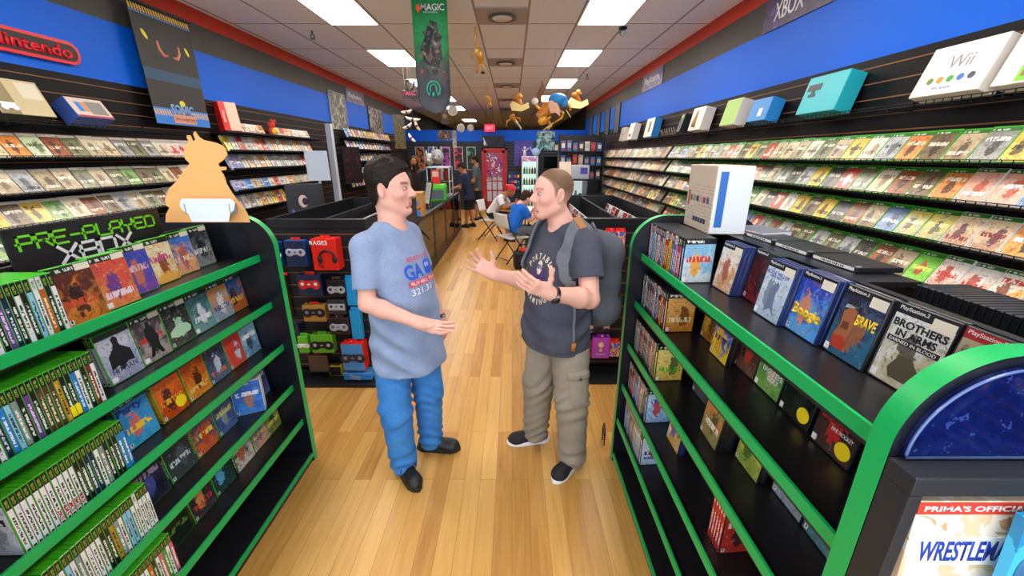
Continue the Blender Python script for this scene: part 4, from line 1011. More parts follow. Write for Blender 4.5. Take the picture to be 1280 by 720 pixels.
t, w, h = packbox('controller_box', 380, 455, 384, 475, .05, RDB, 'narrow red pack low on the pegs', RDB, RDB) if False else (None, 0, 0)
# on the right end ----------------------------------------------------------
YE = 3.10
t, w, h = packbox('cable_box', 736, 291, 754, 314, .05, mat('pack_cream', '#e0d8cc', .4), 'white and cyan accessory pack on the top peg beside the backpack', mat('pack_pink', '#e8d0d0', .4), CYB); cblock(t, -w/2+.003, w/2-.003, h*.7, h*.96, CYB, 0, 'pack_panel', e=.0)
ART1 = art_mat('bright_art', ['#e84030', '#f0c8a0', '#4058c8', '#e8e0e0', '#c82838'], 14, 2)
for i, (u, n) in enumerate(((757, 'blue-centred'), (770, 'white-centred'))):
    for j, v in enumerate((289, 312)):
        t, w, h = packbox('figure_pack', u, v, u+11, v+(19 if j == 0 else 14), .04, RDB, 'small %s red blister pack, %s row on the end beside the green fixture' % (n, 'upper' if j == 0 else 'lower'), ART1, RDB)
t, w, h = packbox('figure_box', 741, 422, 761, 448, .07, mat('box_violet', '#b03cc0', .4), 'violet figure box with a blond doll picture low on the end display', mat('box_violet2', '#c850d0', .4))
b = MB().ball((0, -.005, h*.66), .026, (1, .2, .95)).ball((0, -.004, h*.42), .014, (1, .3, 1.4)); b.build('doll_picture', mat('doll_cream', '#e8c890', .5), t)
MB().ball((0, -.0095, h*.62), .017, (1, .1, .8)).build('doll_face', mat('doll_skin', '#f4d8c8', .5), t)
letter('Q posket', .075, .02, INKW, face_mat((0,-1,0), (0, -.0015, h*.2)), t, depth=.001)
t, w, h = packbox('figure_box', 731, 395, 762, 416, .07, KB, 'dark figure box with a pale hand picture above the violet box', art_mat('dark_art', ['#1c1820', '#3a3040', '#c8a8a0', '#22202c', '#6a5a80'], 8, 5))
t, w, h = packbox('figure_box', 763, 428, 774, 446, .07, RDB, 'red figure box beside the violet doll box', ART1)
t, w, h = packbox('figure_box', 729, 424, 739, 446, .06, KB, 'black and red figure box at the hem of the backpack man', art_mat('bk_art', ['#1c1820', '#c83040', '#28202c', '#e8e0e0'], 10, 6))
b = MB().ball((0, 0, 0), .035); o = b.build('display_ball', INKW, None, PY(770, 330, 2.98)); tag(o, 'small white ball hanging on the end display by the green fixture', 'toy')
MB().tube([(0, .0, .03), (0, .07, .05)], .003, 5).build('peg_hook', CHROME, o)
# small wire easel lying against the fixture foot
t = MB(); t.tube([(0, 0, .0), (.0, -.01, .10), (.0, .03, .15), (0, .06, .10), (0, .05, 0), (0, 0, .05), (0, .05, .10)], .004, 6)
tag(t.build('wire_easel', DARKM, None, (.60, 2.16, .004)), 'small black wire stand on the floor at the fixture foot', 'stand')

# ---------------------------------------------------------------- things on the fixture tops
CARTG = NT('console_carton_print', .5, .4)
_c = CARTG.n('ShaderNodeTexCoord').outputs['Object']; _x, _y, _zz = CARTG.sep(_c)
_ln = CARTG.math('MULTIPLY', CARTG.math('GREATER_THAN', CARTG.math('FRACT', CARTG.math('MULTIPLY', _zz, 70.0)), .55), CARTG.math('GREATER_THAN', CARTG.noise(CARTG.comb(CARTG.math('MULTIPLY', _y, 60.0), CARTG.math('MULTIPLY', _zz, 60.0), 0.0), 1.0, 2).outputs['Fac'], .5))
_ln = CARTG.math('MULTIPLY', _ln, CARTG.band(_zz, .03, .20)); CARTG.out(CARTG.mix(CARTG.math('MULTIPLY', _ln, .35), '#d8c8b4', '#6a6058'))
o = MB().box((0, 0, .143), (.155, .30, .286), None, .004).build('console_carton', [CARTG.m], None, (.937, 1.872, 1.476), (0, 0, R(-3)))
tag(o, 'large pale console carton with a blue stripe standing on the green-edged fixture', 'console box')
MB().bb((-.074, -.1512, .004), (.074, -.1500, .282)).build('side_print', mat('carton_side', '#e4e8ea', .4), o)
MB().bb((-.060, -.1520, .03), (-.028, -.1505, .262)).build('blue_stripe', mat('carton_blue', '#2f6cc0', .4), o)
MB().bb((-.0785, -.14, .06), (-.0772, -.05, .21)).build('text_panel', mat('carton_text', '#cbbcaa', .5), o) if False else None
for i, c in enumerate(('#8a6a40', '#8090b0', '#603048', '#b0a8b0', '#a83838', '#4868a0')):
    MB().bb((-.0788, .075-.037*i, .125), (-.0772, .100-.037*i, .150)).build('picture_tile', mat('tile%d' % i, c, .4), o)
for i in range(5): MB().bb((-.0788, .02-.03*i, .035), (-.0772, .042-.03*i, .056)).build('icon_tile', mat('icon_navy', '#303a60', .4), o)
MB().bb((-.0788, .11, .10), (-.0772, .128, .17)).build('copper_panel', mat('carton_copper', '#a8683c', .5), o)
o = MB().bb((-.07, -.09, 0), (.07, .09, .02), .002).build('leaflet_pad', [mat('pad_white', '#e6e2e4', .5)], None, (1.085, 1.738, 1.4785), (0, 0, R(12))); tag(o, 'white leaflet pad with a pink line lying on the fixture behind the flat cases', 'booklet')
MB().bb((-.0712, -.07, .008), (-.0700, .07, .013)).build('pink_line', mat('pad_pinkline', '#d87898', .5), o)
MB().bb((-.0712, -.091, .020), (.07, .091, .0212)).build('grey_cover', mat('pad_cover', '#7a8088', .4), o)
# sign board and cutout on the left fixture
SIGNK = mat('sign_black', '#191a1e', .45)
a, b_ = PX(0, 285, -1.575), PX(190, 265, -1.575)
o = sign('title_sign', (-1.5465, 1.475, 1.506), (1, 0, 0), .56, .160, .008, SIGNK, 'black board with squared green and white lettering standing on the fixture', 'sign')
MG = mat('lime_letters', '#7ee024', .5)
def tech(o, txt, x0, y0, w, h, m, st, gap=.22):
    """squared techno letters drawn with straight strokes"""
    G = {'P': [((0,0),(0,1)),((0,1),(1,1)),((1,1),(1,.45)),((-.15,.45),(1,.45))], 'R': [((0,0),(0,1)),((0,1),(1,1)),((1,1),(1,.5)),((-.15,.5),(1,.5)),((.5,.5),(1,0))],
         'E': [((0,0),(0,1)),((0,1),(1,1)),((-.15,.5),(.8,.5)),((0,0),(1,0))], '-': [((.2,.5),(.8,.5))], 'L': [((0,1),(0,0)),((0,0),(1,0))],
         'A': [((0,0),(0,1)),((0,1),(1,1)),((1,1),(1,0)),((-.15,.42),(1,.42))], 'Y': [((0,1),(0,.5)),((0,.5),(1,.5)),((1,1),(1,.5)),((.5,.5),(.5,0))],
         'D': [((0,0),(0,1)),((0,1),(.8,1)),((.8,1),(1,.8)),((1,.8),(1,0)),((0,0),(1,0))], 'X': [((0,0),(1,1)),((0,1),(1,0))], 'B': [((0,0),(0,1)),((0,1),(1,1)),((1,1),(1,0)),((0,0),(1,0)),((-.1,.5),(1,.5))],
         'O': [((0,0),(0,1)),((0,1),(1,1)),((1,1),(1,0)),((0,0),(1,0))]}
    n = len(txt); cw = w/(n+(n-1)*gap); b = MB()
    for i, ch in enumerate(txt):
        ox = x0+i*cw*(1+gap)
        for (ax, ay), (bx, by) in G[ch]:
            A, B = Vector((ox+ax*cw, y0+ay*h, 0)), Vector((ox+bx*cw, y0+by*h, 0)); d = B-A
            b.box((A+B)/2+Vector((0, 0, .009)), (d.length+st, st, .002), Matrix.Rotation(math.atan2(d.y, d.x), 3, 'Z'))
    return b.build('lettering', m, o)
tech(o, 'PRE-PLAYED', -.250, .012, .495, .042, MG, .0072); tech(o, 'XBOX', -.145, -.056, .27, .056, INKW, .010)
# tan cutout seen from behind, with its white easel back
def cutout():
    px = [(206,272),(206,262),(210,254),(205,250),(204,243),(208,230),(216,222),(222,213),(228,205),(233,198),(227,192),(225,183),(228,174),(231,170),(228,165),(228,162),(232,162),(236,170),(239,168),(236,160),(238,157),(243,164),(249,168),(258,170),(266,172),(273,175),(278,181),(280,187),(276,193),(269,198),(270,202),(279,202),(279,206),(272,207),(276,212),(281,225),(288,236),(296,246),(303,254),(308,262),(311,272)]
    Y0 = 1.80
    pts = [PY(u, v, Y0) for u, v in px]; zb = min(p.z for p in pts)
    cx = sum(p.x for p in pts)/len(pts)
    M = basis((1,0,0), (0,0,1), (0,-1,0), (0, .003, 0))
    s = 1.0
    o = MB().prism([(p.x-cx, (p.z-zb)) for p in pts], M, .006).build('cardboard_cutout', CARDB, None, (cx, Y0, 1.517), (R(-3), 0, 0))
    tag(o, 'plain tan cardboard cutout seen from behind, standing on the pre-played fixture', 'cutout')
    ez = [(222,246),(224,243),(286,243),(291,248),(290,257),(285,262),(284,272),(238,272),(233,262),(226,258),(222,252)]
    q = [PY(u, v, Y0-.05) for u, v in ez]
    MB().prism([(p.x-cx, p.z-zb) for p in q], basis((1,0,0), (0,0,1), (0,-1,0), (0, -.045, 0)), .003).build('easel_back', mat('easel_white', '#dce6f2', .5), o)
    b = MB()
    for (u, v) in ((229, 256), (285, 256)):
        p = PY(u, v, Y0-.05); b.bb((p.x-cx-.002, -.0495, p.z-zb-.022), (p.x-cx+.002, -.003, p.z-zb+.022))
    b.build('easel_slot', mat('easel_grey', '#8a94a0', .5), o)
cutout()

# ---------------------------------------------------------------- guide rack on the near end of the right fixture
t = empty('magazine_rack', (.95, .54, 0), 'black-framed rack with a dark blue arched window, on the end of the right fixture', 'magazine rack')
ARCH = [(x, z) for x, z in rounded(W_FIX-.035, H_FIX-.018, .155) if z > 1]
w_ = (W_FIX-.035)/2
poly = [(-w_, 1.335), (w_, 1.335)]+ARCH
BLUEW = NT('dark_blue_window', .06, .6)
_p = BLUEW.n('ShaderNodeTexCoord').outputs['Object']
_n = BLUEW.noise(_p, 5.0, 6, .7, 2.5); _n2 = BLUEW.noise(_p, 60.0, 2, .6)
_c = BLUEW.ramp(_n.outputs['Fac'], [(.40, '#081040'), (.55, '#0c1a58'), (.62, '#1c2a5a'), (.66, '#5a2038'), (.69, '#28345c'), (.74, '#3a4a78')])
BLUEW.out(BLUEW.mix(BLUEW.math('MULTIPLY', BLUEW.math('GREATER_THAN', _n2.outputs['Fac'], .66), .35), _c, '#4a6ac0'))  # starry reflection in the acrylic, painted into its blue
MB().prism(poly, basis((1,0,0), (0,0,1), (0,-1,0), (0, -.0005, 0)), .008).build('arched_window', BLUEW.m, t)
RIM = mat('window_rim', '#5a70a8', .15, 0, coat=.5)
MB().tube([(x, -.010, z) for x, z in poly], .0025, 6, close=True).build('window_rim', RIM, t)
b = MB()
b.bb((-.33, -.05, 1.295), (.33, -.0005, 1.330), .003)
for s in (-1, 1): b.bb((s*.33-.022*(s > 0), -.05, .10), (s*.33+.022*(s < 0), -.0005, 1.295), .003)
b.bb((-.33, -.05, .10), (.33, -.0005, .14), .003); b.build('rack_frame', mat('rack_frame', '#22252b', .5), t)
PANELW = mat('rack_backing', '#c4d4ea', .5)
MB().bb((-.308, -.010, .14), (.308, -.001, 1.295)).build('rack_backing', PANELW, t)
MB().bb((-.274, -.012, .985), (.274, -.010, .99)).build('backing_slot', mat('slot_grey', '#7a8290', .5), t) if False else None
b = MB()
for z in (.998, .56):
    for x in (-.25, -.1, .1, .25): b.tube([(x, -.016, z+.06), (x, -.016, z), (x, -.114, z-.010), (x, -.114, z+.05)], .004, 6)
    b.tube([(-.26, -.114, z-.01), (.26, -.114, z-.01)], .004, 6); b.tube([(-.26, -.114, z+.045), (.26, -.114, z+.045)], .004, 6)
b.build('wire_holder', DARKM, t)
def guide(x, label, c1, cols, yy=.487):
    g = MB().bb((-.103, -.008, 0), (.103, .008, .275), .001).build('strategy_guide', cols, None, (x, yy, 1.004), (R(-4), 0, 0)); tag(g, label, 'magazine', 'strategy guides in the wire rack'); 
    MB().bb((-.103, -.0092, .250), (.103, -.0078, .272)).build('red_header', mat('guide_red', '#d83c28', .45), g)
    letter("PRIMA'S OFFICIAL", .17, .011, INKW, face_mat((0,-1,0), (-.008, -.0093, .261)), g, depth=.0004, bold=.03)
    return g
GA = art_mat('guide_art', ['#f0dcc0', '#e8c8a0', '#f4e4d0', '#d8a878', '#f0d8b8'], 6, 4)
g = guide(.752, 'cream strategy guide lettered in blue on a white box, at the rack edge', None, GA)
MB().bb((-.085, -.0096, .150), (.106, -.0078, .205)).build('title_box', INKW, g); letter('WRESTLEMANIA', .19, .04, INKB, face_mat((0,-1,0), (.012, -.0097, .178)), g, depth=.0006, bold=.02)
MB().tube([(.05, -.0095, .02), (.06, -.0095, .08), (.065, -.0095, .10)], [.016, .013, .012], 8).ball((.067, -.011, .115), .017, (1, .3, 1)).build('raised_fist', mat('guide_skin', '#c89070', .5), g)
letter('W', .05, .035, mat('ink_brown', '#8a6a5a', .5), face_mat((0,-1,0), (.07, -.0093, .228)), g, depth=.0004)
g = guide(.882, 'cyan strategy guide with portrait pictures overlapping the cream guide', None, art_mat('guide_art2', ['#3ab0e0', '#4ac0ec', '#2a90c8', '#58c8f0'], 5, 9), .452)
def bust(x, z, s, skin, hair, glasses=False):
    MB().ball((x, -.009, z), .022*s, (1, .25, 1.25)).ball((x, -.0085, z-.05*s), .04*s, (1, .15, .8)).build('portrait', skin, g)
    MB().ball((x, -.0088, z+.015*s), .027*s, (1, .2, 1)).ball((x-.02*s, -.0086, z-.02*s), .015*s, (1, .2, 2.4)).ball((x+.02*s, -.0086, z-.02*s), .015*s, (1, .2, 2.4)).build('portrait_hair', hair, g)
    if glasses: MB().ball((x-.009*s, -.0148, z+.002), .008*s, (1, .2, .7)).ball((x+.009*s, -.0148, z+.002), .008*s, (1, .2, .7)).build('portrait_glasses', INKK, g)
bust(-.06, .19, 1.0, mat('pic_blue_skin', '#3a8ab8', .5), mat('pic_blue_hair', '#2a6a98', .5)); bust(.0, .175, 1.25, mat('pic_skin', '#b08070', .5), INKK, True); bust(.075, .18, 1.3, mat('pic_pink', '#e08098', .5), mat('pic_pink2', '#d87890', .5))
letter('COVERS', .075, .016, INKW, face_mat((0,-1,0), (-.045, -.0155, .125)), g, depth=.0006, bold=.02)
letter('Xbox, GameCube\nand PlayStation 2', .13, .022, INKW, face_mat((0,-1,0), (-.03, -.0155, .098)), g, depth=.0006)
letter('LEGENDS', .18, .05, INKW, face_mat((0,-1,0), (.02, -.0155, .045)), g, depth=.0006, bold=.03)
# ---------------------------------------------------------------- left wall beyond the cutout: shelves of boxed games
BOXP = [('white', ('#ece8e0', '#d8d0c4', '#a09890', '#c83a30')), ('cream', P['cream']), ('grey', ('#b4b4b0', '#8c8c8a', '#505050', '#f0f0f0')), ('red', P['red']), ('blue', P['blue']), ('orange', ('#d8843c', '#f0b060', '#7a4020', '#ffffff')),
        ('purple', P['purple']), ('tan', P['tan']), ('yellow', P['yellow']), ('pale', ('#e0dcd0', '#c8c4b4', '#888478', '#504840'))]
PALEB = [b for b in BOXP if b[0] in ('white', 'cream', 'pale', 'tan', 'grey', 'red', 'orange')]
def slat_shelf(y0, y1, z, depth, label, group):
    o = MB().bb((0, 0, -.018), (depth, y1-y0, 0)).bb((depth-.008, 0, -.018), (depth, y1-y0, .022)).build('wall_shelf', SATIN, None, (XL+.001, y0, z)); tag(o, label, 'shelf', group); return o
def box_row(z, y0, y1, pitch, row, kind, pal, where, first=(), skip=(0, 0)):
    n = int((y1-y0)/pitch); prev = None
    for i in range(n):
        cn, c = random.choice(pal)
        while cn == prev: cn, c = random.choice(pal)
        if i < len(first): cn, c = first[i]
        if skip[0] < y0+pitch*(i+.5) < skip[1]: continue
        prev = cn
        o = link('boxed_game', CM[kind], None, (XL+.13, y0+pitch*(i+.5), z+.001), (-R(22), 0, PI/2)); tag(o, '%s boxed game, %s along the %s shelf of %s' % (cn, nth(i+1), nth(row), where), 'video game', 'boxed games on %s' % where)
        setc(o, *c, hc=c[1], style=random.choice((0, 1)))
        
ZB = [2.065, 1.855, 1.64, 1.385, 1.15]
VI = ('violet', ('#b8b4d8', '#7a78b8', '#4a4a78', '#f0f0ff'))
for r, z in enumerate(ZB):
    y1 = 7.35 if r < 4 else 6.3
    slat_shelf(5.02, y1, z, .20, 'black wall shelf past the cutout, %s from the top' % nth(r+1), 'shelves past the cutout')
    box_row(z, 5.06 if r else 5.42, y1-.05, .128, r+1, 'b' if r in (0, 3) else 't', PALEB if r < 3 else BOXP, 'the bay past the cutout', ([], [('pale yellow', P['yellow'])], [('orange and violet', VI[1])]*2, [VI, VI, ('blue', P['blue'])], [VI])[r], (5.93, 6.17) if r == 0 else (0, 0))
o = carton('console_box', (XL+.13, 5.22, 2.067), R(60), (.20, .12, .33), R(10), 'tall red and cream carton with white script, first past the cutout', 'console box', mat('box_crm', '#e4c8b0', .5), REDM)
MB().bb((-.098, -.0615, .004), (-.03, -.060, .326)).build('red_panel', REDM, o)
letter('Nintendo', .13, .03, INKW, face_mat((0,-1,0), (-.065, -.0625, .16), up=(1, 0, 0)), o, depth=.001)
# plush and other toys among the boxes
o = MB().ball((0, 0, .06), .055, (1, 1, 1.2)).ball((0, 0, .15), .05).ball((.03, -.04, .2), .02).ball((.03, .04, .2), .02).build('plush_toy', mat('plush_red', '#d84838', .9), None, (XL+.16, 6.05, 2.067)); tag(o, 'red and yellow plush toy among the boxed games on the top shelf', 'toy')
MB().ball((.02, 0, .06), .05, (1, 1, 1)).build('plush_belly', mat('plush_yellow', '#e8c838', .9), o)
# black console carton, pale display back and white pillar at the end of the bay
o = carton('console_box', (-2.90, 5.9, .80), R(52), (.40, .16, .40), 0, 'black carton with a pale headset picture standing behind the controller gondola', 'console box', KB, KB) if False else None
p0 = PY(376, 271, 5.0)
o = MB().box((0, 0, .2), (.40, .16, .40), None, .005).build('console_carton', KB, None, (-2.52, 4.98, p0.z-.0), (0, 0, R(20))); tag(o, 'black carton with a pale headset picture standing behind the controller gondola', 'console box')
MB().ball((-.02, -.082, .20), .075, (.7, .06, 1)).build('headset_picture', mat('pic_pinkwhite', '#d8c0c8', .5), o)
MB().ball((.0, -.085, .20), .05, (.7, .06, .9)).build('picture_core', KB, o)
MB().ball((-.14, -.082, .08), .018, (1, .06, 1.6)).build('blue_glow', mat('pic_blueglow', '#5a6ad8', .5), o)
t = MB().bb((-.45, -.12, 0), (.45, .12, .70)).bb((-.5, -.25, .0), (.5, -.12, .55)).bb((-.52, -.27, .55), (.52, .14, .57)); o = t.build('stock_cabinet', SATIN, None, (-2.52, 5.06, 0)); tag(o, 'low black cabinet behind the controller gondola', 'cabinet')
MB().bb((-.45, -.10, .70), (.45, .12, p0.z-.002)).build('upper_case', SATIN, o)
o = MB().bb((-.17, -.004, 0), (.17, .004, .46)).build('display_card', mat('display_paleblue', '#c0cee4', .5), None, (-3.12, 6.72, 1.42), (R(-4), 0, R(38))); tag(o, 'pale blue blank back of a display card beside the white pillar', 'display')
MB().bb((-.02, .012, -1.42), (.02, .04, .3)).bb((-.12, -.06, -1.42), (.12, .16, -1.40)).build('display_post', mat('display_paleblue', '#c0cee4', .5), o)
o = MB().bb((-.05, -.05, 0), (.05, .05, 2.35), .006).build('pillar', mat('pillar_grey', '#c0c8d8', .5), None, (-3.30, 7.75, 0)); o['kind'] = 'structure'; o.name = 'trim_1'
SC = [('white', ('#f0ece4', '#e0dcd0', '#c83a30', '#c83a30')), ('orange', P['orange']), ('dark', ('#3a3436', '#5c5450', '#1c1a1c', '#d8d4c8'))]+BOXP
for r, z in enumerate((2.17, 1.93, 1.68, 1.42, 1.16)):
    slat_shelf(8.75, 12.3, z, .20, 'black wall shelf beyond the white pillar, %s from the top' % nth(r+1), 'shelves beyond the white pillar')
    box_row(z, 8.8, 12.2, .20, r+1, 'w' if r < 3 else 'b', SC, 'the bay beyond the white pillar')
o = MB().tube([(0, 0, 0), (.0, .0, .07)], [.07, .06], 10).ball((0, 0, .11), .06).ball((.05, 0, .11), .02, (1.6, 1, .6)).build('duck_toy', mat('duck_yellow', '#f8d820', .6), None, (-2.35, 7.2, .952)); tag(o, 'bright yellow rubber duck on the low black cabinet', 'toy')
o = MB().bb((-.55, -.3, 0), (.55, .3, .95), .005).bb((-.58, -.33, .9), (.58, .33, .95)).build('stock_cabinet', SATIN, None, (-2.60, 7.2, 0)); tag(o, 'black cabinet under the yellow duck', 'cabinet')

# ---------------------------------------------------------------- glass counter
GL = bpy.data.materials.new('counter_glass'); GL.use_nodes = True
nt = GL.node_tree; pr = nt.nodes['Principled BSDF']
nt.nodes.remove(pr); _mx = nt.nodes.new('ShaderNodeMixShader'); _fr = nt.nodes.new('ShaderNodeFresnel'); _fr.inputs[0].default_value = 1.5; _tr = nt.nodes.new('ShaderNodeBsdfTransparent'); _tr.inputs[0].default_value = (.80, .84, .80, 1); _gl = nt.nodes.new('ShaderNodeBsdfGlossy'); _gl.inputs['Roughness'].default_value = .03
nt.links.new(_fr.outputs[0], _mx.inputs[0]); nt.links.new(_tr.outputs[0], _mx.inputs[1]); nt.links.new(_gl.outputs[0], _mx.inputs[2]); nt.links.new(_mx.outputs[0], nt.nodes['Material Output'].inputs[0])
TANREFL = mat('counter_board_reflection', '#d8ac68', .5)  # tan of the board imitates the floor mirrored in the counter glass
def counter(i, y0, y1, label):
    x0, x1, h = -1.98, -1.31, .95
    t = empty('glass_counter', ((x0+x1)/2, (y0+y1)/2, 0), label, 'display counter', 'glass display counters along the aisle')
    w, L = (x1-x0)/2, (y1-y0)/2
    MB().bb((-w, -L, 0), (w, L, .14)).bb((-w, -L, .14), (-w+.02, L, h-.04)).build('plinth', mat('counter_wood', '#3a2a20', .5), t)
    b = MB()
    for sx in (-1, 1):
        for sy in (-1, 1): b.bb((sx*w-.035*(sx > 0), sy*L-.035*(sy > 0), .14), (sx*w+.035*(sx < 0), sy*L+.035*(sy < 0), h-.03))
    b.bb((-w, -L, h-.05), (-w+.04, L, h)); b.bb((w-.04, -L, h-.05), (w, L, h)); b.bb((-w, -L, h-.05), (w, -L+.04, h)); b.bb((-w, L-.04, h-.05), (w, L, h))
    b.build('counter_frame', mat('counter_black', '#20201f', .4), t)
    MB().bb((-w+.04, -L+.04, h-.012), (w-.04, L-.04, h-.004)).build('glass_top', GL, t)
    MB().bb((w-.012, -L+.035, .14), (w-.006, L-.035, h-.05)).build('glass_front', GL, t)
    MB().bb((-w+.035, -L+.006, .14), (w-.035, -L+.012, h-.05)).build('glass_end', GL, t)
    MB().bb((-w+.02, -L+.03, .14), (-w+.03, L-.03, h-.05)).build('back_board', TANREFL, t)
    MB().bb((-w+.03, -L+.03, .50), (w-.10, L-.03, .512)).build('glass_shelf', mat('shelf_pale', '#b8a888', .3), t)
CY = [(5.55, 6.75), (6.78, 7.95), (7.98, 9.15), (9.18, 10.35)]
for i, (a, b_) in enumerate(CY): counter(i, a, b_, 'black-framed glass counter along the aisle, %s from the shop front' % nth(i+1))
rnd = random.Random(11)
k = 0
for i, (a, b_) in enumerate(CY):
    for z in (.142, .514):
        for j in range(5):
            cn = rnd.choice(['tan', 'cream', 'orange', 'gold', 'white', 'brown', 'red', 'grey']); k += 1
            o = link('boxed_game', CM['b'], None, (-1.72, a+.13+.225*j, z+.001), (-R(8), 0, PI/2)); setc(o, *P[cn], hc=P[cn][1], style=1)
            tag(o, '%s boxed game inside the %s glass counter, %s on its %s level' % (cn, nth(i+1), nth(j+1), 'lower' if z < .3 else 'upper'), 'video game', 'boxed games in the glass counters')
H_C = .951
o = MB().box((0, 0, .17), (.26, .30, .34), None, .003).build('shipping_carton', BROWNBOX, None, (-1.45, 6.1, H_C), (0, 0, R(6))); tag(o, 'brown shipping carton with bright blue tape patches on the counter end', 'carton')
for x, z in ((.0, .20), (.03, .04)): MB().bb((x-.05, -.1525, z-.035), (x+.05, -.150, z+.035)).build('blue_tape', mat('tape_blue', '#1c7ae8', .4), o)
MB().tube([(-.08, -.1515, .115), (-.02, -.1515, .10), (.04, -.1515, .10), (.09, -.1515, .118)], .006, 6).build('smile_print', INKK, o)
o = MB().bb((-.17, -.01, 0), (.17, .01, .40)).build('price_board', DARKM, None, (-1.52, 7.25, H_C+.03), (R(-12), 0, R(-62))); tag(o, 'upright black-framed white price list on the glass counter', 'sign')
MB().bb((-.15, -.0125, .02), (.15, -.0095, .38)).build('white_sheet', mat('sheet_white', '#e0dcd0', .5), o)
b = MB()
for i in range(9): b.bb((-.12, -.0135, .05+.034*i), (.06+.05*((i*7) % 3)/2, -.0122, .056+.034*i))
b.build('printed_text', INKG, o); MB().bb((-.01, .01, 0), (.01, .12, .01)).bb((-.01, .01, 0), (.01, .02, .2)).build('prop_leg', DARKM, o)
o = MB().box((0, 0, .15), (.30, .25, .30), None, .004).build('display_stand', mat('stand_green', '#4cc838', .4), None, (-1.50, 8.35, H_C)); tag(o, 'bright green and grey display box on the glass counter', 'display')
MB().bb((-.13, -.127, .02), (.13, -.1245, .20)).build('grey_panel', mat('panel_slate', '#5a6470', .5), o)
MB().bb((-.155, -.13, .24), (.155, .13, .31)).build('green_band', mat('stand_lime', '#70e848', .4), o)
o = MB().box((0, 0, .13), (.16, .12, .26), None, .004).build('red_box', REDM, None, (-1.54, 8.40, H_C+.312)); tag(o, 'red box with a pale label standing on the green display box', 'box'); MB().bb((-.06, -.062, .14), (.06, -.0605, .24)).build('pale_label', mat('label_pale', '#d8b8b0', .5), o)
t = empty('counter_case', (-1.62, 9.35, H_C), 'small glass cabinet with white edges standing on the counter', 'display case')
b = MB()
for sx in (-1, 1):
    for sy in (-1, 1): b.bb((sx*.25-.02*(sx > 0), sy*.25-.02*(sy > 0), 0), (sx*.25+.02*(sx < 0), sy*.25+.02*(sy < 0), .62))
b.bb((-.25, -.25, .60), (.25, .25, .63)); b.bb((-.25, -.25, 0), (.25, .25, .02)); b.bb((-.24, -.24, .3), (.24, .24, .31)); b.build('case_frame', mat('case_steel', '#c8d0d8', .3, .3), t)
MB().bb((-.245, -.246, .02), (.245, -.242, .6)).build('case_glass', GL, t)
for q, (x, z, c) in enumerate(((-.12, .31, '#c8b898'), (.015, .31, '#8a94a8'), (.15, .31, '#c85040'), (-.1, .02, '#d8d4c8'), (.1, .02, '#687890'))):
    o = MB().box((0, 0, .1), (.11, .1, .2), None, .01).ball((0, 0, .23), .04).build('collectible_figure', mat('fig%d' % q, c, .5), None, (-1.62+x, 9.35, H_C+z+.001)); tag(o, 'small %s figurine in the white-edged glass cabinet, %s' % (('sand', 'steel', 'red', 'ivory', 'slate')[q], 'upper level' if z > .1 else 'lower level'), 'figurine')
for i, (y, c, nm) in enumerate(((5.72, '#3a5038', 'mossy green'), (6.55, '#d8d0c8', 'white'), (7.75, '#b83038', 'red'), (9.9, '#c8b8a0', 'beige'))):
    o = MB().box((0, 0, .05), (.14, .2, .10), None, .01).box((0, 0, .115), (.10, .15, .03), None, .01).build('trading_card_box', mat('cardbox%d' % i, c, .5), None, (-1.76+.03*i, y, H_C), (0, 0, R(15*i))); tag(o, '%s card box lying on the glass counter, %s from the shop front' % (nm, nth(i+1)), 'box')

# ---------------------------------------------------------------- back wall: frames, screens, cooler, boards
for i, (u, c1, nm) in enumerate(((525, ['#2a2422', '#b86a38', '#3a2c28'], 'amber'), (541, ['#1c2c50', '#3a6ac8', '#20305c'], 'blue'), (557, ['#2a2438', '#a848b8', '#282434'], 'violet'), (573, ['#34202c', '#c83858', '#302430'], 'crimson'), (589, ['#20302c', '#3aa878', '#22302c'], 'green'))):
    p = PY(u, 195, YB-.03); poster((p.x, YB-.004, 1.72), (0,-1,0), .30, .74, art_mat('bp%d' % i, c1, 4, i), 'tall narrow framed print with a %s glow on the back wall' % nm, mat('frame_white', '#d8d8d8', .4))
t = empty('wall_television', (-.635, YB-.06, 2.26), 'flat screen with a dark picture above the red back door', 'television')
MB().bb((-.37, -.02, -.18), (.37, .03, .18), .008).build('screen_body', BLACK, t)
MB().bb((-.355, -.024, -.165), (.355, -.019, .165)).build('screen', art_mat('tv_pic', ['#080a14', '#10162c', '#182048', '#0a0c18', '#c8d0d8'], 3, 5), t)
b = MB().ball((-.28, -.03, -.05), .06, (.6, .06, 1.4)).tube([(-.33, -.028, .12), (-.28, -.028, .0), (-.2, -.028, -.13)], .012, 6); b.build('white_figure', INKW, t)
letter('GAME NIGHT', .4, .07, mat('ink_crimson', '#c8384c', .5), face_mat((0,-1,0), (.05, -.025, .12)), t, depth=.001) if False else None
def wall_art(u0, v0, u1, v1, m, name, label, cat='poster', th=.012, extra=None, Y=YB):
    a, b_ = PY(u0, v0, Y-.02), PY(u1, v1, Y-.02); w, h = b_.x-a.x, a.z-b_.z
    o = MB().bb((-w/2, -th, 0), (w/2, 0, h)).build(name, m, None, ((a.x+b_.x)/2, Y-.003, b_.z)); tag(o, label, cat); return o, w, h
wall_art(547, 163, 564, 175, art_mat('wa1', ['#28282c', '#6a5048', '#c8a888', '#3a4048'], 6, 1), 'wall_poster', 'dark group picture with a pink strip on the blue band of the back wall')[0]
wall_art(565, 163, 571, 185, art_mat('wa2', ['#8a8478', '#b8b0a0', '#5a544c'], 6, 2), 'wall_poster', 'narrow grey hanging print beside the dark group picture')
wall_art(643, 176, 666, 207, art_mat('wa3', ['#1c3474', '#2450b8', '#5a3a98', '#203a8c', '#8060c8'], 3, 3), 'wall_poster', 'glowing blue and violet tall poster beside the red door')
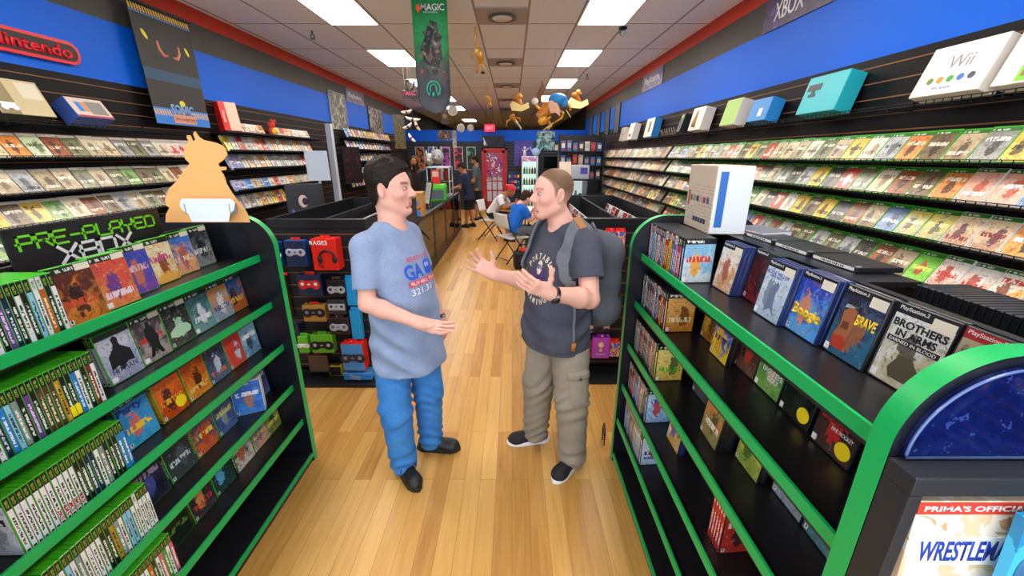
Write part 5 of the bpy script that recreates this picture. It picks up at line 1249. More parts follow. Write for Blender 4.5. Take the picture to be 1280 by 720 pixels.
wall_art(671, 164, 693, 188, art_mat('wa4', ['#1c2a30', '#4a8088', '#a8c8c8', '#283c44', '#d8e0dc'], 4, 4), 'wall_poster', 'teal and white action poster high on the back wall')
wall_art(694, 181, 701, 188, art_mat('wa5', ['#e0dcd0', '#c8c0b0', '#8a8478'], 6, 5), 'wall_notice', 'small pale notice beside the teal poster', 'notice'); wall_art(701, 173, 711, 188, art_mat('wa6', ['#e8d8b8', '#c89858', '#f0e8d0', '#a86a38'], 8, 6), 'wall_notice', 'cream and brown notice beside the pale one', 'notice')
o, w, h = wall_art(679, 195, 706, 211, BLACK, 'wall_screen', 'blank black screen under the teal poster', 'television', .05); MB().bb((-w/2+.02, -.052, .02), (w/2-.02, -.0495, h-.02)).build('screen', mat('screen_black', '#08080a', .15), o)
# pin board of cards
o, w, h = wall_art(635, 215, 650, 238, mat('pin_navy', '#1c2c70', .5), 'hanging_card_rack', 'navy card rack with pink and yellow cards beside the red door', 'rack', .06)
for i in range(12):
    x, z = -w/2+w*(.14+.24*(i % 4)), h*(.10+.30*(i//4)); MB().bb((x-.035, -.066, z), (x+.035, -.060, z+.09)).build('pocket_card', mat('pc%d' % (i % 5), ('#e83878', '#e8d838', '#38a0d8', '#58b838', '#3a4ac0')[i % 5], .5), o)
# drinks cooler
x0 = PY(652, 208, 13.9).x; x1 = PY(672, 208, 13.9).x
t = empty('drinks_cooler', ((x0+x1)/2, 13.95, 0), 'lit glass-door drinks cooler on the back wall past the card rack', 'fridge'); w = (x1-x0)/2
MB().bb((-w, -.28, 0), (w, .30, .14)).bb((-w, -.28, 1.62), (w, .3, 1.80)).bb((-w, .24, .14), (w, .3, 1.62)).bb((-w, -.28, .14), (-w+.03, .3, 1.62)).bb((w-.03, -.28, .14), (w, .3, 1.62)).build('cooler_body', mat('cooler_white', '#d8dce0', .4), t)
MB().bb((-w+.04, .20, .16), (w-.04, .22, 1.60)).build('cooler_light', mat('cooler_glow', '#e8fff8', .5, emit=1.2), t)
for z in (.20, .55, .9, 1.25):
    sh = MB().bb((-w+.03, -.2, z-.012), (w-.03, .2, z)).build('cooler_shelf', CHROME, t)
MB().bb((-w+.03, -.285, .16), (w-.03, -.28, 1.6)).build('cooler_door', GL, t)
MB().bb((-w+.03, -.283, 1.64), (w-.03, -.281, 1.78)).build('cooler_header', art_mat('cooler_art', ['#e8f0f0', '#c878c8', '#a8d0e8', '#f0f0f8'], 5, 3), t)
for i in range(20):
    c = ('#38b078', '#c83a3a', '#e8e8e8', '#2a70c0', '#e8c838')[(i*7) % 5]; z = (.20, .55, .9, 1.25)[i//5]
    o = MB().lathe([(.0, 0), (.033, 0), (.035, .02), (.035, .13), (.014, .18), (.014, .21), (0, .21)], None, 10).build('drink_bottle', mat('btl%d' % ((i*7) % 5), c, .25), None, ((x0+x1)/2-w+.09+(2*w-.18)/4*(i % 5), 13.85, z+.001)); tag(o, '%s drink bottle in the cooler, %s on the %s shelf from below' % (('green', 'red', 'white', 'blue', 'yellow')[(i*7) % 5], nth(i % 5+1), nth(i//5+1)), 'bottle', 'bottles in the cooler')
o = MB().tube([(0, 0, 0), (0, 0, .14), (0, 0, .2)], [.05, .045, .02], 8).ball((0, 0, .25), .05).tube([(.04, 0, .16), (.12, -.02, .24)], .014, 6).tube([(-.04, 0, .16), (-.1, -.02, .2)], .014, 6).build('collectible_figure', mat('figure_white', '#dcdce4', .5), None, ((x0+x1)/2-.17, 13.9, 1.801)); tag(o, 'white figurine with raised arms on top of the cooler', 'figurine')
o = MB().ball((0, 0, .13), .12, (1.2, .6, 1.1)).tube([(-.1, 0, .1), (-.2, 0, .28)], .02, 6).tube([(.1, 0, .1), (.22, 0, .3)], .02, 6).tube([(0, 0, .2), (.05, 0, .34)], .02, 6).build('collectible_figure', mat('figure_skyb', '#98b8e0', .5), None, ((x0+x1)/2+.20, 13.9, 1.801)); tag(o, 'pale blue spiky figurine on top of the cooler', 'figurine')

# ---------------------------------------------------------------- right rear: lit case with a printer, rack of boxes
t = empty('lit_showcase', (1.27, 8.5, 0), 'black counter with a brightly lit glass box, beyond the backpack gondola', 'display case')
MB().bb((-.25, -.3, 0), (.25, .3, .96)).build('counter_body', SATIN, t)
b = MB()
for sx in (-1, 1): b.bb((sx*.25-.03*(sx > 0), -.3, .96), (sx*.25+.03*(sx < 0), .3, 1.33))
b.bb((-.25, .27, .96), (.25, .3, 1.33)); b.bb((-.25, -.3, 1.33), (.25, .3, 1.36)); b.build('case_frame', SATIN, t)
MB().bb((-.22, .25, .97), (.22, .265, 1.32)).build('lit_back', mat('lit_white', '#f0f4ff', .5, emit=.9), t)
MB().bb((-.22, -.296, .97), (.22, -.29, 1.32)).build('case_glass', GL, t)
for i in range(4):
    c = ('#8a98b0', '#3a4458', '#c8d0dc', '#687088', '#b0a8a0')[i % 5]
    o = MB().box((0, 0, .045), (.07, .08, .09), None, .01).tube([(0, 0, .09), (0, 0, .10+.03*(i % 3))], .02, 8).build('collectible_figure', mat('sc%d' % (i % 5), c, .4), None, (1.27-.15+.1*i, 8.5+.05*(i % 2), .962)); tag(o, '%s small collectible in the brightly lit box, %s across' % (('steel', 'dark', 'silver', 'slate', 'stone')[i % 5], nth(i+1)), 'collectible', 'collectibles in the lit box')
o = MB().box((0, 0, .13), (.36, .42, .26), None, .015).bb((-.18, -.215, .16), (.18, .2, .262), .008).build('kiosk_printer', mat('printer_silver', '#b4bcc8', .4, .2), None, (1.36, 8.5, 1.361)); tag(o, 'silver grey box with a small violet-lit screen on the lit showcase', 'machine')
MB().bb((.0, -.222, .10), (.14, -.214, .22)).build('screen', mat('printer_screen', '#4a4aa8', .2), o)
o = MB().bb((-.12, -.008, 0), (.12, .008, .32)).build('notice_card', mat('notice_cream', '#e0d0bc', .5), None, (1.06, 8.3, 1.375), (R(-8), 0, 0)); tag(o, 'cream notice card leaning beside the silver grey box', 'notice')
MB().bb((-.012, .008, 0), (.012, .09, .008)).build('card_foot', mat('notice_cream', '#e0d0bc', .5), o)
t = empty('wall_rack', (1.72, 10.6, 0), 'black standing rack of boxes in front of the far right wall', 'shelf')
b = MB().bb((-.55, .18, 0), (.55, .20, 2.3))
for s in (-1, 1): b.bb((s*.55-.02*(s > 0), -.2, 0), (s*.55+.02*(s < 0), .2, 2.3))
b.build('rack_body', SATIN, t)
for z in (.5, .9, 1.25, 1.58, 1.92): MB().bb((-.53, -.2, z-.02), (.53, .18, z)).build('shelf', SATIN, t)
rnd = random.Random(4)
for j, z in enumerate((1.25, 1.58, 1.92)):
    for i in range(7):
        c = rnd.choice(['#c8b8a8', '#b83a40', '#3a78b8', '#d8d4c8', '#58504c', '#e0a040', '#6a5a90']); h = rnd.uniform(.18, .26)
        nm = {'#c8b8a8': 'sand', '#b83a40': 'red', '#3a78b8': 'blue', '#d8d4c8': 'ivory', '#58504c': 'brown', '#e0a040': 'amber', '#6a5a90': 'violet'}[c]
        o = MB().box((0, 0, h/2), (.115, .10, h), None, .004).build('figure_box', mat('rb'+nm, c, .45), None, (1.72-.45+.15*i, 10.55, z+.001)); tag(o, '%s figure box on the far black rack, %s on its %s shelf' % (nm, nth(i+1), ('lower', 'middle', 'upper')[j]), 'box', 'figure boxes on the far rack')
        MB().bb((-.04, -.0515, h*.3), (.04, -.050, h*.75)).build('box_window', mat('rbw%d' % (i % 3), ('#e8dcd0', '#a0b8c8', '#c86050')[i % 3], .3), o)

# ---------------------------------------------------------------- hanging things
GOLD = mat('toy_gold', '#d89a30', .35, .3); AMB = mat('toy_amber', '#c87828', .45); CRM = mat('toy_cream', '#ecd890', .5); BLUET = mat('toy_blue', '#2a90e0', .3); PLW = mat('toy_white', '#ece6da', .5); BRN = mat('toy_brown', '#7a4420', .5)
def string(t, z_from, parent_z): MB().tube([(0, 0, z_from), (0, 0, HC-parent_z)], .0012, 4).build('string', mat('string_grey', '#b0a89c', .6), t)
# long round-ended banner
p = PY(545, 142, 4.8)
BM_ = NT('tube_banner_print', .4, .4)
_o = BM_.n('ShaderNodeTexCoord').outputs['Object']; _x, _y, _z = BM_.sep(_o)
_n = BM_.noise(_o, 6.0, 4, .6, 1.2).outputs['Fac']
_g = BM_.math('ADD', BM_.math('MULTIPLY', _z, 1.0), BM_.math('MULTIPLY', BM_.math('SUBTRACT', _n, .5), .7))
_c = BM_.ramp(_g, [(.0, '#4c4f58'), (.40, '#4a4c54'), (.50, '#3c5c4c'), (.62, '#1f8a50'), (.75, '#27a05a'), (1.0, '#1c8c4a')])
_f = BM_.math('SQRT', BM_.math('ADD', BM_.math('MULTIPLY', BM_.math('MULTIPLY', _x, 7.5), BM_.math('MULTIPLY', _x, 7.5)), BM_.math('POWER', BM_.math('MULTIPLY', BM_.math('SUBTRACT', _z, .62), 3.4), 2.0)))
_m = BM_.math('LESS_THAN', BM_.math('ADD', _f, BM_.math('MULTIPLY', _n, .9)), 1.25)
_c = BM_.mix(_m, _c, BM_.ramp(BM_.noise(_o, 13.0, 4, .6, 1.0).outputs['Fac'], [(.34, '#26282e'), (.5, '#5c6058'), (.6, '#a8a890'), (.68, '#3a3c40')], True))
_m2 = BM_.math('MULTIPLY', BM_.math('GREATER_THAN', BM_.noise(_o, 9.0, 4, .6, 2.0, w=3.0).outputs['Fac'], .60), BM_.band(_z, .32, .62))
BM_.out(BM_.mix(_m2, _c, '#c8502c'))
def tube_banner():
    w, H = .182, 1.075; n = 24; bm = bmesh.new(); rows_ = 40; G = []
    for j in range(rows_+1):
        z = H*j/rows_; hw = w if z > w else math.sqrt(max(w*w-(w-z)**2, 1e-5))
        G.append([[bm.verts.new((hw*math.sin(a), s*.004-.06*(math.cos(a)-1.0)*-1.0*(hw/w), z)) for a in [(-1+2*i/n)*PI*.45 for i in range(n+1)]] for s in (-1, 1)])
    for j in range(rows_):
        for i in range(n):
            for q in (0, 1): bm.faces.new((G[j][q][i], G[j][q][i+1], G[j+1][q][i+1], G[j+1][q][i]))
    for j in range(rows_):
        for i in (0, n): bm.faces.new((G[j][0][i], G[j+1][0][i], G[j+1][1][i], G[j][1][i]))
    bmesh.ops.recalc_face_normals(bm, faces=bm.faces)
    for f in bm.faces: f.smooth = True
    me = bpy.data.meshes.new('banner_sheet'); bm.to_mesh(me); bm.free(); me.materials.append(BM_.m)
    t = empty('hanging_banner', (p.x, 4.8, p.z), 'tall green and grey round-ended banner curved like a tube, hung from the ceiling', 'banner')
    link('banner_sheet', me, t); return t
t = tube_banner()
yb = -.068
letter('MAGIC', .235, .062, INKW, face_mat((0,-1,0), (.035, yb-.002, .985)), t, bold=.02, depth=.002); letter('THE GATHERING', .15, .013, INKW, face_mat((0,-1,0), (.01, yb-.002, .940)), t, depth=.002)
MB().ball((-.115, yb+.02, .985), .034, (.8, .3, 1)).tube([(-.115, yb+.015, .94), (-.115, yb+.015, .96)], .012, 6).build('orange_crest', mat('crest_orange', '#f0642c', .4), t)
b = MB()
b.tube([(.07*math.cos(a), yb-.000+.012*abs(math.cos(a)), .235+.075*math.sin(a)) for a in [PI*(-.28+1.56*k/24) for k in range(25)]], .008, 6)
b.tube([(.035*math.cos(a), yb-.004, .235+.045*math.sin(a)) for a in [PI*(-.2+1.4*k/16) for k in range(17)]], .008, 6); b.tube([(0, yb-.004, .165), (0, yb-.004, .20)], [.02, .012], 8); b.tube([(-.05, yb, .17), (-.04, yb, .20)], .008, 6).tube([(.05, yb, .17), (.04, yb, .20)], .008, 6)
b.build('teal_emblem', mat('emblem_teal', '#3ac0a0', .4), t)
b = MB()
for s in (-1, 1): b.tube([(s*.15, 0, 1.07), (s*.15, 0, HC-p.z)], .003, 5)
b.build('hang_wire', DARKM, t)

def toy(name, u, v, Y, label, cat='hanging toy'):
    q = PY(u, v, Y); return empty(name, q, label, cat), q
# jointed golden figures on strings
def golden(u, v, Y, s, label):
    t, q = toy('hanging_figure', u, v, Y, label)
    b = MB().tube([(-.04*s, 0, .42*s), (-.02*s, 0, .10*s)], .018*s, 8).ball((-.02*s, 0, .10*s), .03*s)
    b.tube([(0, 0, .08*s), (.02*s, 0, -.02*s), (.04*s, 0, -.14*s)], [.05*s, .055*s, .04*s], 10).build('torso', GOLD, t)
    MB().ball((-.01*s, -.01, .02*s), .045*s).build('head', CRM, t)
    for sx, pts in ((-1, [(-.03*s, 0, .04*s), (-.12*s, 0, .0), (-.10*s, 0, -.08*s)]), (1, [(.04*s, 0, .02*s), (.10*s, 0, -.04*s), (.09*s, 0, -.12*s)])): MB().tube(pts, [.02*s, .016*s, .018*s], 8).build('arm', GOLD, t)
    MB().tube([(.03*s, 0, -.12*s), (.0, 0, -.22*s), (-.02*s, 0, -.33*s)], [.03*s, .024*s, .02*s], 8).build('leg', AMB, t)
    l = MB().tube([(.05*s, 0, -.12*s), (.10*s, 0, -.22*s), (.09*s, 0, -.32*s)], [.03*s, .024*s, .02*s], 8).build('leg', GOLD, t); MB().ball((.09*s, 0, -.33*s), .032*s, (1.3, 1, .7)).build('foot', INKK, l)
    string(t, .42*s, q.z)
golden(597, 66, 5.2, .62, 'long golden jointed toy figure hanging near the ceiling vents')
golden(610, 122, 8.2, .55, 'small golden jointed toy figure hanging farther down the vents')
def glider(u, v, Y, s, label):
    t, q = toy('hanging_figure', u, v, Y, label)
    MB().tube([(-.12*s, 0, .10*s), (0, 0, .12*s), (.06*s, 0, -.02*s), (.16*s, 0, -.10*s)], [.05*s, .085*s, .07*s, .03*s], 10).build('body', AMB, t)
    MB().ball((.05*s, -.02, .16*s), .075*s).ball((.11*s, -.03, .13*s), .035*s).build('head', GOLD, t)
    bm = MB(); bm.prism([(-.22*s, -.02*s), (-.15*s, .08*s), (-.02*s, .02*s), (.12*s, -.04*s), (.30*s, .04*s), (.33*s, -.10*s), (.12*s, -.20*s), (-.16*s, -.18*s)], basis((1,0,0), (0,.3,1), (0,-1,.3), (0, -.06*s, -.05*s)), .012); bm.build('wing', CRM, t)
    for sx in (-1, 1): MB().tube([(sx*.05*s, 0, -.02*s), (sx*.10*s, 0, -.14*s)], .018*s, 6).build('arm', BRN, t)
    string(t, .15*s, q.z)
glider(647, 128, 7.6, .62, 'golden toy figure with a pale yellow wing, hung by the vents')
glider(720, 124, 7.4, .62, 'golden toy figure with a wide pale yellow wing, hung beside the gold and blue dragon')
def flyer(u, v, Y, s, label):
    t, q = toy('hanging_figure', u, v, Y, label)
    MB().tube([(-.1*s, 0, .06*s), (0, 0, 0), (.12*s, 0, -.16*s)], [.04*s, .05*s, .025*s], 8).build('body', AMB, t); MB().ball((-.02*s, -.03*s, .06*s), .05*s).build('head', GOLD, t)
    for pts in ([(-.04*s, 0, .0), (-.16*s, 0, -.06*s), (-.2*s, 0, -.20*s)], [(.04*s, 0, .02*s), (.16*s, 0, .0), (.18*s, 0, -.10*s)]): MB().tube(pts, [.02*s, .016*s, .012*s], 6).build('arm', GOLD, t)
    MB().tube([(.06*s, -.02, -.05*s), (.2*s, -.02, -.26*s)], [.012*s, .018*s], 6).build('blade', PLW, t); string(t, .06*s, q.z)
flyer(642, 148, 9.0, .8, 'small amber toy figure with a white blade, hanging low by the vents')
t, q = toy('hanging_dragon', 692, 133, 7.0, 'big gold and blue dragon toy hanging in front of the blue back wall')
MB().tube([(.05, 0, .06), (.0, 0, .0), (-.1, 0, -.04), (-.2, 0, -.14), (-.14, -.02, -.22), (-.05, -.03, -.20)], [.05, .09, .11, .09, .08, .04], 12).build('body', AMB, t)
MB().ball((.06, -.02, .10), .115, (1.35, 1, .8)).ball((.16, -.02, .05), .07).build('shell', BLUET, t)
MB().tube([(-.22, 0, .05), (-.24, 0, .16), (-.21, 0, .24), (-.17, 0, .30), (-.19, 0, .37)], [.03, .035, .028, .02, .008], 8).build('tail', BRN, t)
MB().ball((-.16, -.06, -.20), .075).ball((-.20, -.10, -.24), .05).tube([(-.12, -.1, -.22), (-.05, -.12, -.16)], .02, 6).build('head', GOLD, t)
MB().prism([(0, 0), (.10, .10), (.22, .02), (.30, -.10), (.20, -.08), (.12, -.14), (.04, -.06)], basis((.8,0,-.5), (.4,.2,.8), (0,-1,.2), (-.10, -.10, .06)), .012).build('wing', mat('toy_rose', '#d8a080', .5), t)
for pts in ([(.05, -.02, -.05), (.16, -.04, -.10), (.13, -.05, -.18), (.02, -.06, -.24)], [(-.14, -.02, -.1), (-.26, -.03, -.02), (-.3, -.04, .04)], [(.12, 0, .0), (.24, -.02, .03), (.27, -.04, -.06)], [(-.1, -.04, -.2), (-.04, -.06, -.3), (-.1, -.08, -.35)]): MB().tube(pts, [.03, .024, .02, .014][:len(pts)], 8).build('leg', GOLD, t)
MB().ball((-.30, -.03, .07), .055).build('white_ball', PLW, t); MB().tube([(.0, -.08, -.25), (-.16, -.1, -.36)], .010, 6).tube([(.2, -.02, -.05), (.28, -.02, -.17)], .006, 6).build('lance', CRM, t)
string(t, .18, q.z)
# black-and-pink plaque with a curl on top
t, q = toy('hanging_plaque', 512, 118, 6.2, 'small pink and black plaque with a dark curl on top, hung from the ceiling', 'sign')
MB().box((0, 0, 0), (.20, .02, .10), None, .006).build('plaque', mat('plaque_black', '#281820', .4), t); letter('MAGIC', .17, .055, mat('plaque_pink', '#e85878', .4), face_mat((0,-1,0), (0, -.011, .012)), t, depth=.003, bold=.02)
MB().tube([(-.02, 0, .05), (-.06, 0, .10), (-.05, 0, .17), (.01, 0, .18)], [.025, .03, .022, .01], 8).tube([(.0, 0, .05), (.04, 0, .08), (.07, 0, .14), (.09, 0, .19)], [.02, .022, .016, .006], 8).build('dark_curl', mat('curl_grey', '#5c5c58', .4), t); string(t, .18, q.z)
# white crescents and discs
for i, (u, v, rz, nm) in enumerate(((508, 139, 10, 'topmost'), (516, 148, -8, 'widest'), (509, 157, 28, 'small tilted'), (522, 157, -65, 'upright'), (515, 172, -50, 'lowest'))):
    t, q = toy('hanging_crescent', u, v, 7.4+.1*i, '%s white curved toy wing of the cluster hung by the long banner' % nm)
    Rm = Euler((0, -R(rz), 0)).to_matrix(); L = .10 if i != 1 else .14
    pts = [Rm @ Vector((L*math.sin(a), 0, -.05*math.cos(a)+.03)) for a in [(-1+2*k/8)*1.2 for k in range(9)]]
    MB().tube(pts, [.004, .014, .022, .026, .028, .026, .022, .014, .004], 8).build('curved_wing', PLW, t); MB().ball(pts[4], .03, (1, 1.2, 1)).build('wing_root', BRN, t); string(t, .0, q.z)
for i, (u, v, r, nm) in enumerate(((566, 138, .10, 'upper'), (576, 160, .080, 'lower white'), (588, 160, .070, 'lower grey-rimmed'))):
    t, q = toy('hanging_disc', u, v, 9.0, '%s pale disc hung behind the round end of the long banner' % nm)
    M = Matrix.Rotation(PI/2, 4, 'X'); MB().lathe([(0, -.01), (r, -.01), (r*1.02, 0), (r, .01), (0, .01)], M, 24).build('disc', PLW if i < 2 else mat('disc_grey', '#c8bcb8', .5), t)
    MB().lathe([(r*.6, .0102), (r*.8, .0102), (r*.8, .013), (r*.6, .013)], M, 24).build('disc_ring', mat('disc_ring', '#a89c98', .5), t); string(t, r, q.z)
t, q = toy('hanging_plaque', 556, 147, 9.4, 'dark brown plaque hung behind the long banner', 'sign'); MB().box((0, 0, 0), (.16, .02, .26), None, .006).build('plaque', mat('plaque_brown', '#3a2820', .5), t); MB().ball((0, -.012, .03), .05, (1, .15, 1)).build('plaque_mark', mat('plaque_tan', '#9a7458', .5), t); string(t, .13, q.z)
# ---------------------------------------------------------------- people: smooth bodies grown from distance fields
V = lambda *a: np.array(a if len(a) > 1 else a[0], dtype=np.float64)
def unit(v): v = np.asarray(v, float); return v/np.linalg.norm(v)
class Field:
    def __init__(s, lo, hi, h):
        s.lo = np.asarray(lo, float); s.h = h; s.n = np.ceil((np.asarray(hi, float)-s.lo)/h).astype(int)+1
        s.f = np.full(s.n, 1.0, np.float32)
    def blk(s, lo, hi):
        a = np.clip(np.floor((np.asarray(lo)-s.lo)/s.h).astype(int), 0, s.n-1); b = np.clip(np.ceil((np.asarray(hi)-s.lo)/s.h).astype(int)+1, 1, s.n)
        b = np.maximum(b, a+1)
        ax = [(s.lo[i]+s.h*np.arange(a[i], b[i])).astype(np.float32) for i in range(3)]
        return (slice(a[0], b[0]), slice(a[1], b[1]), slice(a[2], b[2])), ax[0][:, None, None], ax[1][None, :, None], ax[2][None, None, :]
    def put(s, d, sl, k, op='add'):
        f = s.f[sl]
        if op == 'add':
            if k > 0: h = np.maximum(k-np.abs(f-d), 0)/k; r = np.minimum(f, d)-h*h*k*.25
            else: r = np.minimum(f, d)
        elif op == 'sub':
            d = -d
            if k > 0: h = np.maximum(k-np.abs(f-d), 0)/k; r = np.maximum(f, d)+h*h*k*.25
            else: r = np.maximum(f, d)
        else: r = np.maximum(f, d)
        s.f[sl] = r
    def cone(s, a, b, ra, rb, k=.02, op='add'):
        a, b = np.asarray(a, float), np.asarray(b, float); m = max(ra, rb)+k+2*s.h
        sl, X, Y, Z = s.blk(np.minimum(a, b)-m, np.maximum(a, b)+m)
        s.put(cone_d(X, Y, Z, a, b, ra, rb), sl, k, op); return s
    def ell(s, c, r, M=None, k=.02, op='add'):
        c = np.asarray(c, float); r = np.asarray(r, float); m = r.max()+k+2*s.h
        sl, X, Y, Z = s.blk(c-m, c+m); s.put(ell_d(X, Y, Z, c, r, M), sl, k, op); return s
    def func(s, fn, lo, hi, k=.02, op='add'):
        sl, X, Y, Z = s.blk(lo, hi); s.put(fn(X, Y, Z).astype(np.float32), sl, k, op); return s
    def mesh(s, name, mats):
        v, q = nets(s.f, s.lo, s.h)
        me = bpy.data.meshes.new(name)
        me.vertices.add(len(v)); me.vertices.foreach_set('co', v.astype(np.float32).ravel())
        me.loops.add(len(q)*4); me.loops.foreach_set('vertex_index', q.astype(np.int32).ravel())
        me.polygons.add(len(q)); me.polygons.foreach_set('loop_start', np.arange(0, len(q)*4, 4, dtype=np.int32)); me.polygons.foreach_set('loop_total', np.full(len(q), 4, np.int32))
        me.polygons.foreach_set('use_smooth', np.ones(len(q), bool)); me.update(); me.validate()
        for m in (mats if isinstance(mats, (list, tuple)) else [mats]): me.materials.append(m)
        return me, v
def cone_d(X, Y, Z, a, b, ra, rb):
    d = b-a; L = float(d @ d) or 1e-9
    t = np.clip(((X-a[0])*d[0]+(Y-a[1])*d[1]+(Z-a[2])*d[2])/L, 0, 1)
    return np.sqrt((X-a[0]-t*d[0])**2+(Y-a[1]-t*d[1])**2+(Z-a[2]-t*d[2])**2)-(ra+(rb-ra)*t)
def ell_d(X, Y, Z, c, r, M=None):
    x, y, z = X-c[0], Y-c[1], Z-c[2]
    if M is not None: x, y, z = (x*M[0][i]+y*M[1][i]+z*M[2][i] for i in range(3))
    k0 = np.sqrt((x/r[0])**2+(y/r[1])**2+(z/r[2])**2); k1 = np.sqrt((x/r[0]**2)**2+(y/r[1]**2)**2+(z/r[2]**2)**2)
    return k0*(k0-1)/np.maximum(k1, 1e-6)
def nets(f, lo, h):
    s = f < 0; n = np.array(f.shape)
    c = [s[i:n[0]-1+i, j:n[1]-1+j, k:n[2]-1+k] for i in (0, 1) for j in (0, 1) for k in (0, 1)]
    cnt = np.zeros(n-1, np.int8)
    for q in c: cnt += q
    act = (cnt > 0) & (cnt < 8); I = np.argwhere(act); idx = np.full(n-1, -1, np.int64); idx[act] = np.arange(len(I))
    acc = np.zeros((len(I), 3)); w = np.zeros(len(I)); cor = [V(i, j, k).astype(int) for i in (0, 1) for j in (0, 1) for k in (0, 1)]
    val = [f[I[:, 0]+o[0], I[:, 1]+o[1], I[:, 2]+o[2]] for o in cor]
    for a in range(8):
        for b in range(a+1, 8):
            if np.abs(cor[a]-cor[b]).sum() != 1: continue
            m = (val[a] < 0) != (val[b] < 0); t = np.where(m, val[a]/np.where(m, val[a]-val[b], 1), 0)
            acc += np.where(m[:, None], cor[a]+t[:, None]*(cor[b]-cor[a]), 0); w += m
    v = lo+h*(I+acc/w[:, None]); Q = []
    for ax in range(3):
        o1, o2 = [(1, 2), (2, 0), (0, 1)][ax]
        A = [slice(None)]*3; B = [slice(None)]*3; A[ax] = slice(0, -1); B[ax] = slice(1, None)
        sa, sb = s[tuple(A)], s[tuple(B)]; E = np.argwhere(sa != sb)
        E = E[(E[:, o1] > 0) & (E[:, o2] > 0) & (E[:, o1] < n[o1]-1) & (E[:, o2] < n[o2]-1)]
        fl = sa[E[:, 0], E[:, 1], E[:, 2]]
        def cell(d1, d2):
            P = E.copy(); P[:, o1] -= d1; P[:, o2] -= d2; return idx[P[:, 0], P[:, 1], P[:, 2]]
        q = np.stack([cell(1, 1), cell(0, 1), cell(0, 0), cell(1, 0)], 1); q[~fl] = q[~fl][:, ::-1]; Q.append(q)
    return v, np.concatenate(Q)

def cloth_mat(name, c, c2, scale=160, fine=.5, rough=.85):
    t = NT(name, rough, .2); g = t.n('ShaderNodeTexCoord').outputs['Object']
    n = t.noise(g, scale, 3, .7).outputs['Fac']; n2 = t.noise(g, 7, 3, .6).outputs['Fac']
    f = t.math('ADD', t.math('MULTIPLY', n, .75), t.math('MULTIPLY', n2, .4))
    return t.out(t.ramp(f, [(.38, c), (.78, c2)]), n, .15, .002)
def skin_mat(name, c):
    t = NT(name, .5, .35); col = t.n('ShaderNodeAttribute', attribute_type='GEOMETRY', attribute_name='tone').outputs['Color']
    g = t.n('ShaderNodeTexCoord').outputs['Object']; n = t.noise(g, 40, 4, .6).outputs['Fac']
    base = t.mix(t.math('MULTIPLY', n, .5), c[0], c[1])
    m = t.n('ShaderNodeMix', data_type='RGBA', blend_type='MULTIPLY'); m.inputs[0].default_value = 1; t.l(base, m.inputs[6]); t.l(col, m.inputs[7])
    t.b.inputs['Subsurface Weight'].default_value = .08; t.b.inputs['Subsurface Radius'].default_value = (.012, .005, .003)
    return t.out(m.outputs[2])
def hair_mat(name, c, c2, iso=0):
    t = NT(name, .55, .2); g = t.n('ShaderNodeTexCoord').outputs['Object']; x, y, z = t.sep(g)
    if iso: return t.out(t.ramp(t.noise(g, 260, 3, .6).outputs['Fac'], [(.3, c), (.7, c2)]))
    n = t.noise(t.comb(t.math('MULTIPLY', x, 40.0), t.math('MULTIPLY', y, 170.0), t.math('MULTIPLY', z, 150.0)), 1.0, 3, .6, .5).outputs['Fac']
    return t.out(t.ramp(n, [(.35, c), (.7, c2)]), n, .5, .004)
SKIN_A = skin_mat('skin_fair', ('#e8b4a2', '#dc9c8c')); SKIN_B = skin_mat('skin_tan', ('#b87c58', '#a86c4a'))

def finger(F, base, d, n, segs, rad, curl, k=.006):
    p = np.asarray(base, float); d = unit(d); ax = n
    pts = [p]
    for L, c in zip(segs, curl):
        a = math.radians(c); d = unit(d*math.cos(a)+ax*math.sin(a)); ax = unit(ax-d*(ax @ d)); p = p+d*L; pts.append(p)
    for i in range(len(segs)): F.cone(pts[i], pts[i+1], rad*(1-.08*i), rad*(1-.08*(i+1)), k if i else .010)
    return pts
def hand(F, wrist, d, n, ts, curl=(12, 18, 14), spread=5, thumb=(.55, .65, .35), s=1.0, fan=None):
    """d: towards the fingers, n: out of the palm, ts: +1/-1 side of the thumb"""
    d = unit(d); n = np.asarray(n, float); n = unit(n-d*(n @ d)); y = np.cross(n, d)*ts
    W = np.asarray(wrist, float)
    for off, r in ((.030, .0125), (.011, .0130), (-.010, .0125), (-.029, .0115)):
        F.cone(W+d*.004*s+y*off*.62*s, W+(d*.083+y*off)*s, .0145*s, r*s, .016)
    F.cone(W-d*.02*s, W+d*.03*s, .023*s, .02*s, .02)
    F.ell(W+(d*.035+y*.026+n*.008)*s, V(.032, .017, .015)*s, np.array([d, y, n]).T, .012)
    lens = [(.042, .025, .021), (.047, .029, .022), (.043, .027, .021), (.033, .021, .019)]
    for i, (off, L) in enumerate(zip((.031, .011, -.010, -.030), lens)):
        a = math.radians((1.4-i)*spread if fan is None else fan[i]); dd = d*math.cos(a)+y*math.sin(a)
        cu = curl[i] if hasattr(curl[0], '__len__') else curl
        finger(F, W+(d*.086+y*off)*s, dd, n, [q*s for q in L], (.0092 if i < 3 else .0080)*s, cu)
    td = unit(d*thumb[0]+y*thumb[1]+n*thumb[2])
    finger(F, W+(d*.022+y*.027+n*.004)*s, td, unit(d*.7-y*.3+n*.2), [.040*s, .032*s, .026*s], .0112*s, (0, 10, 12), .012)

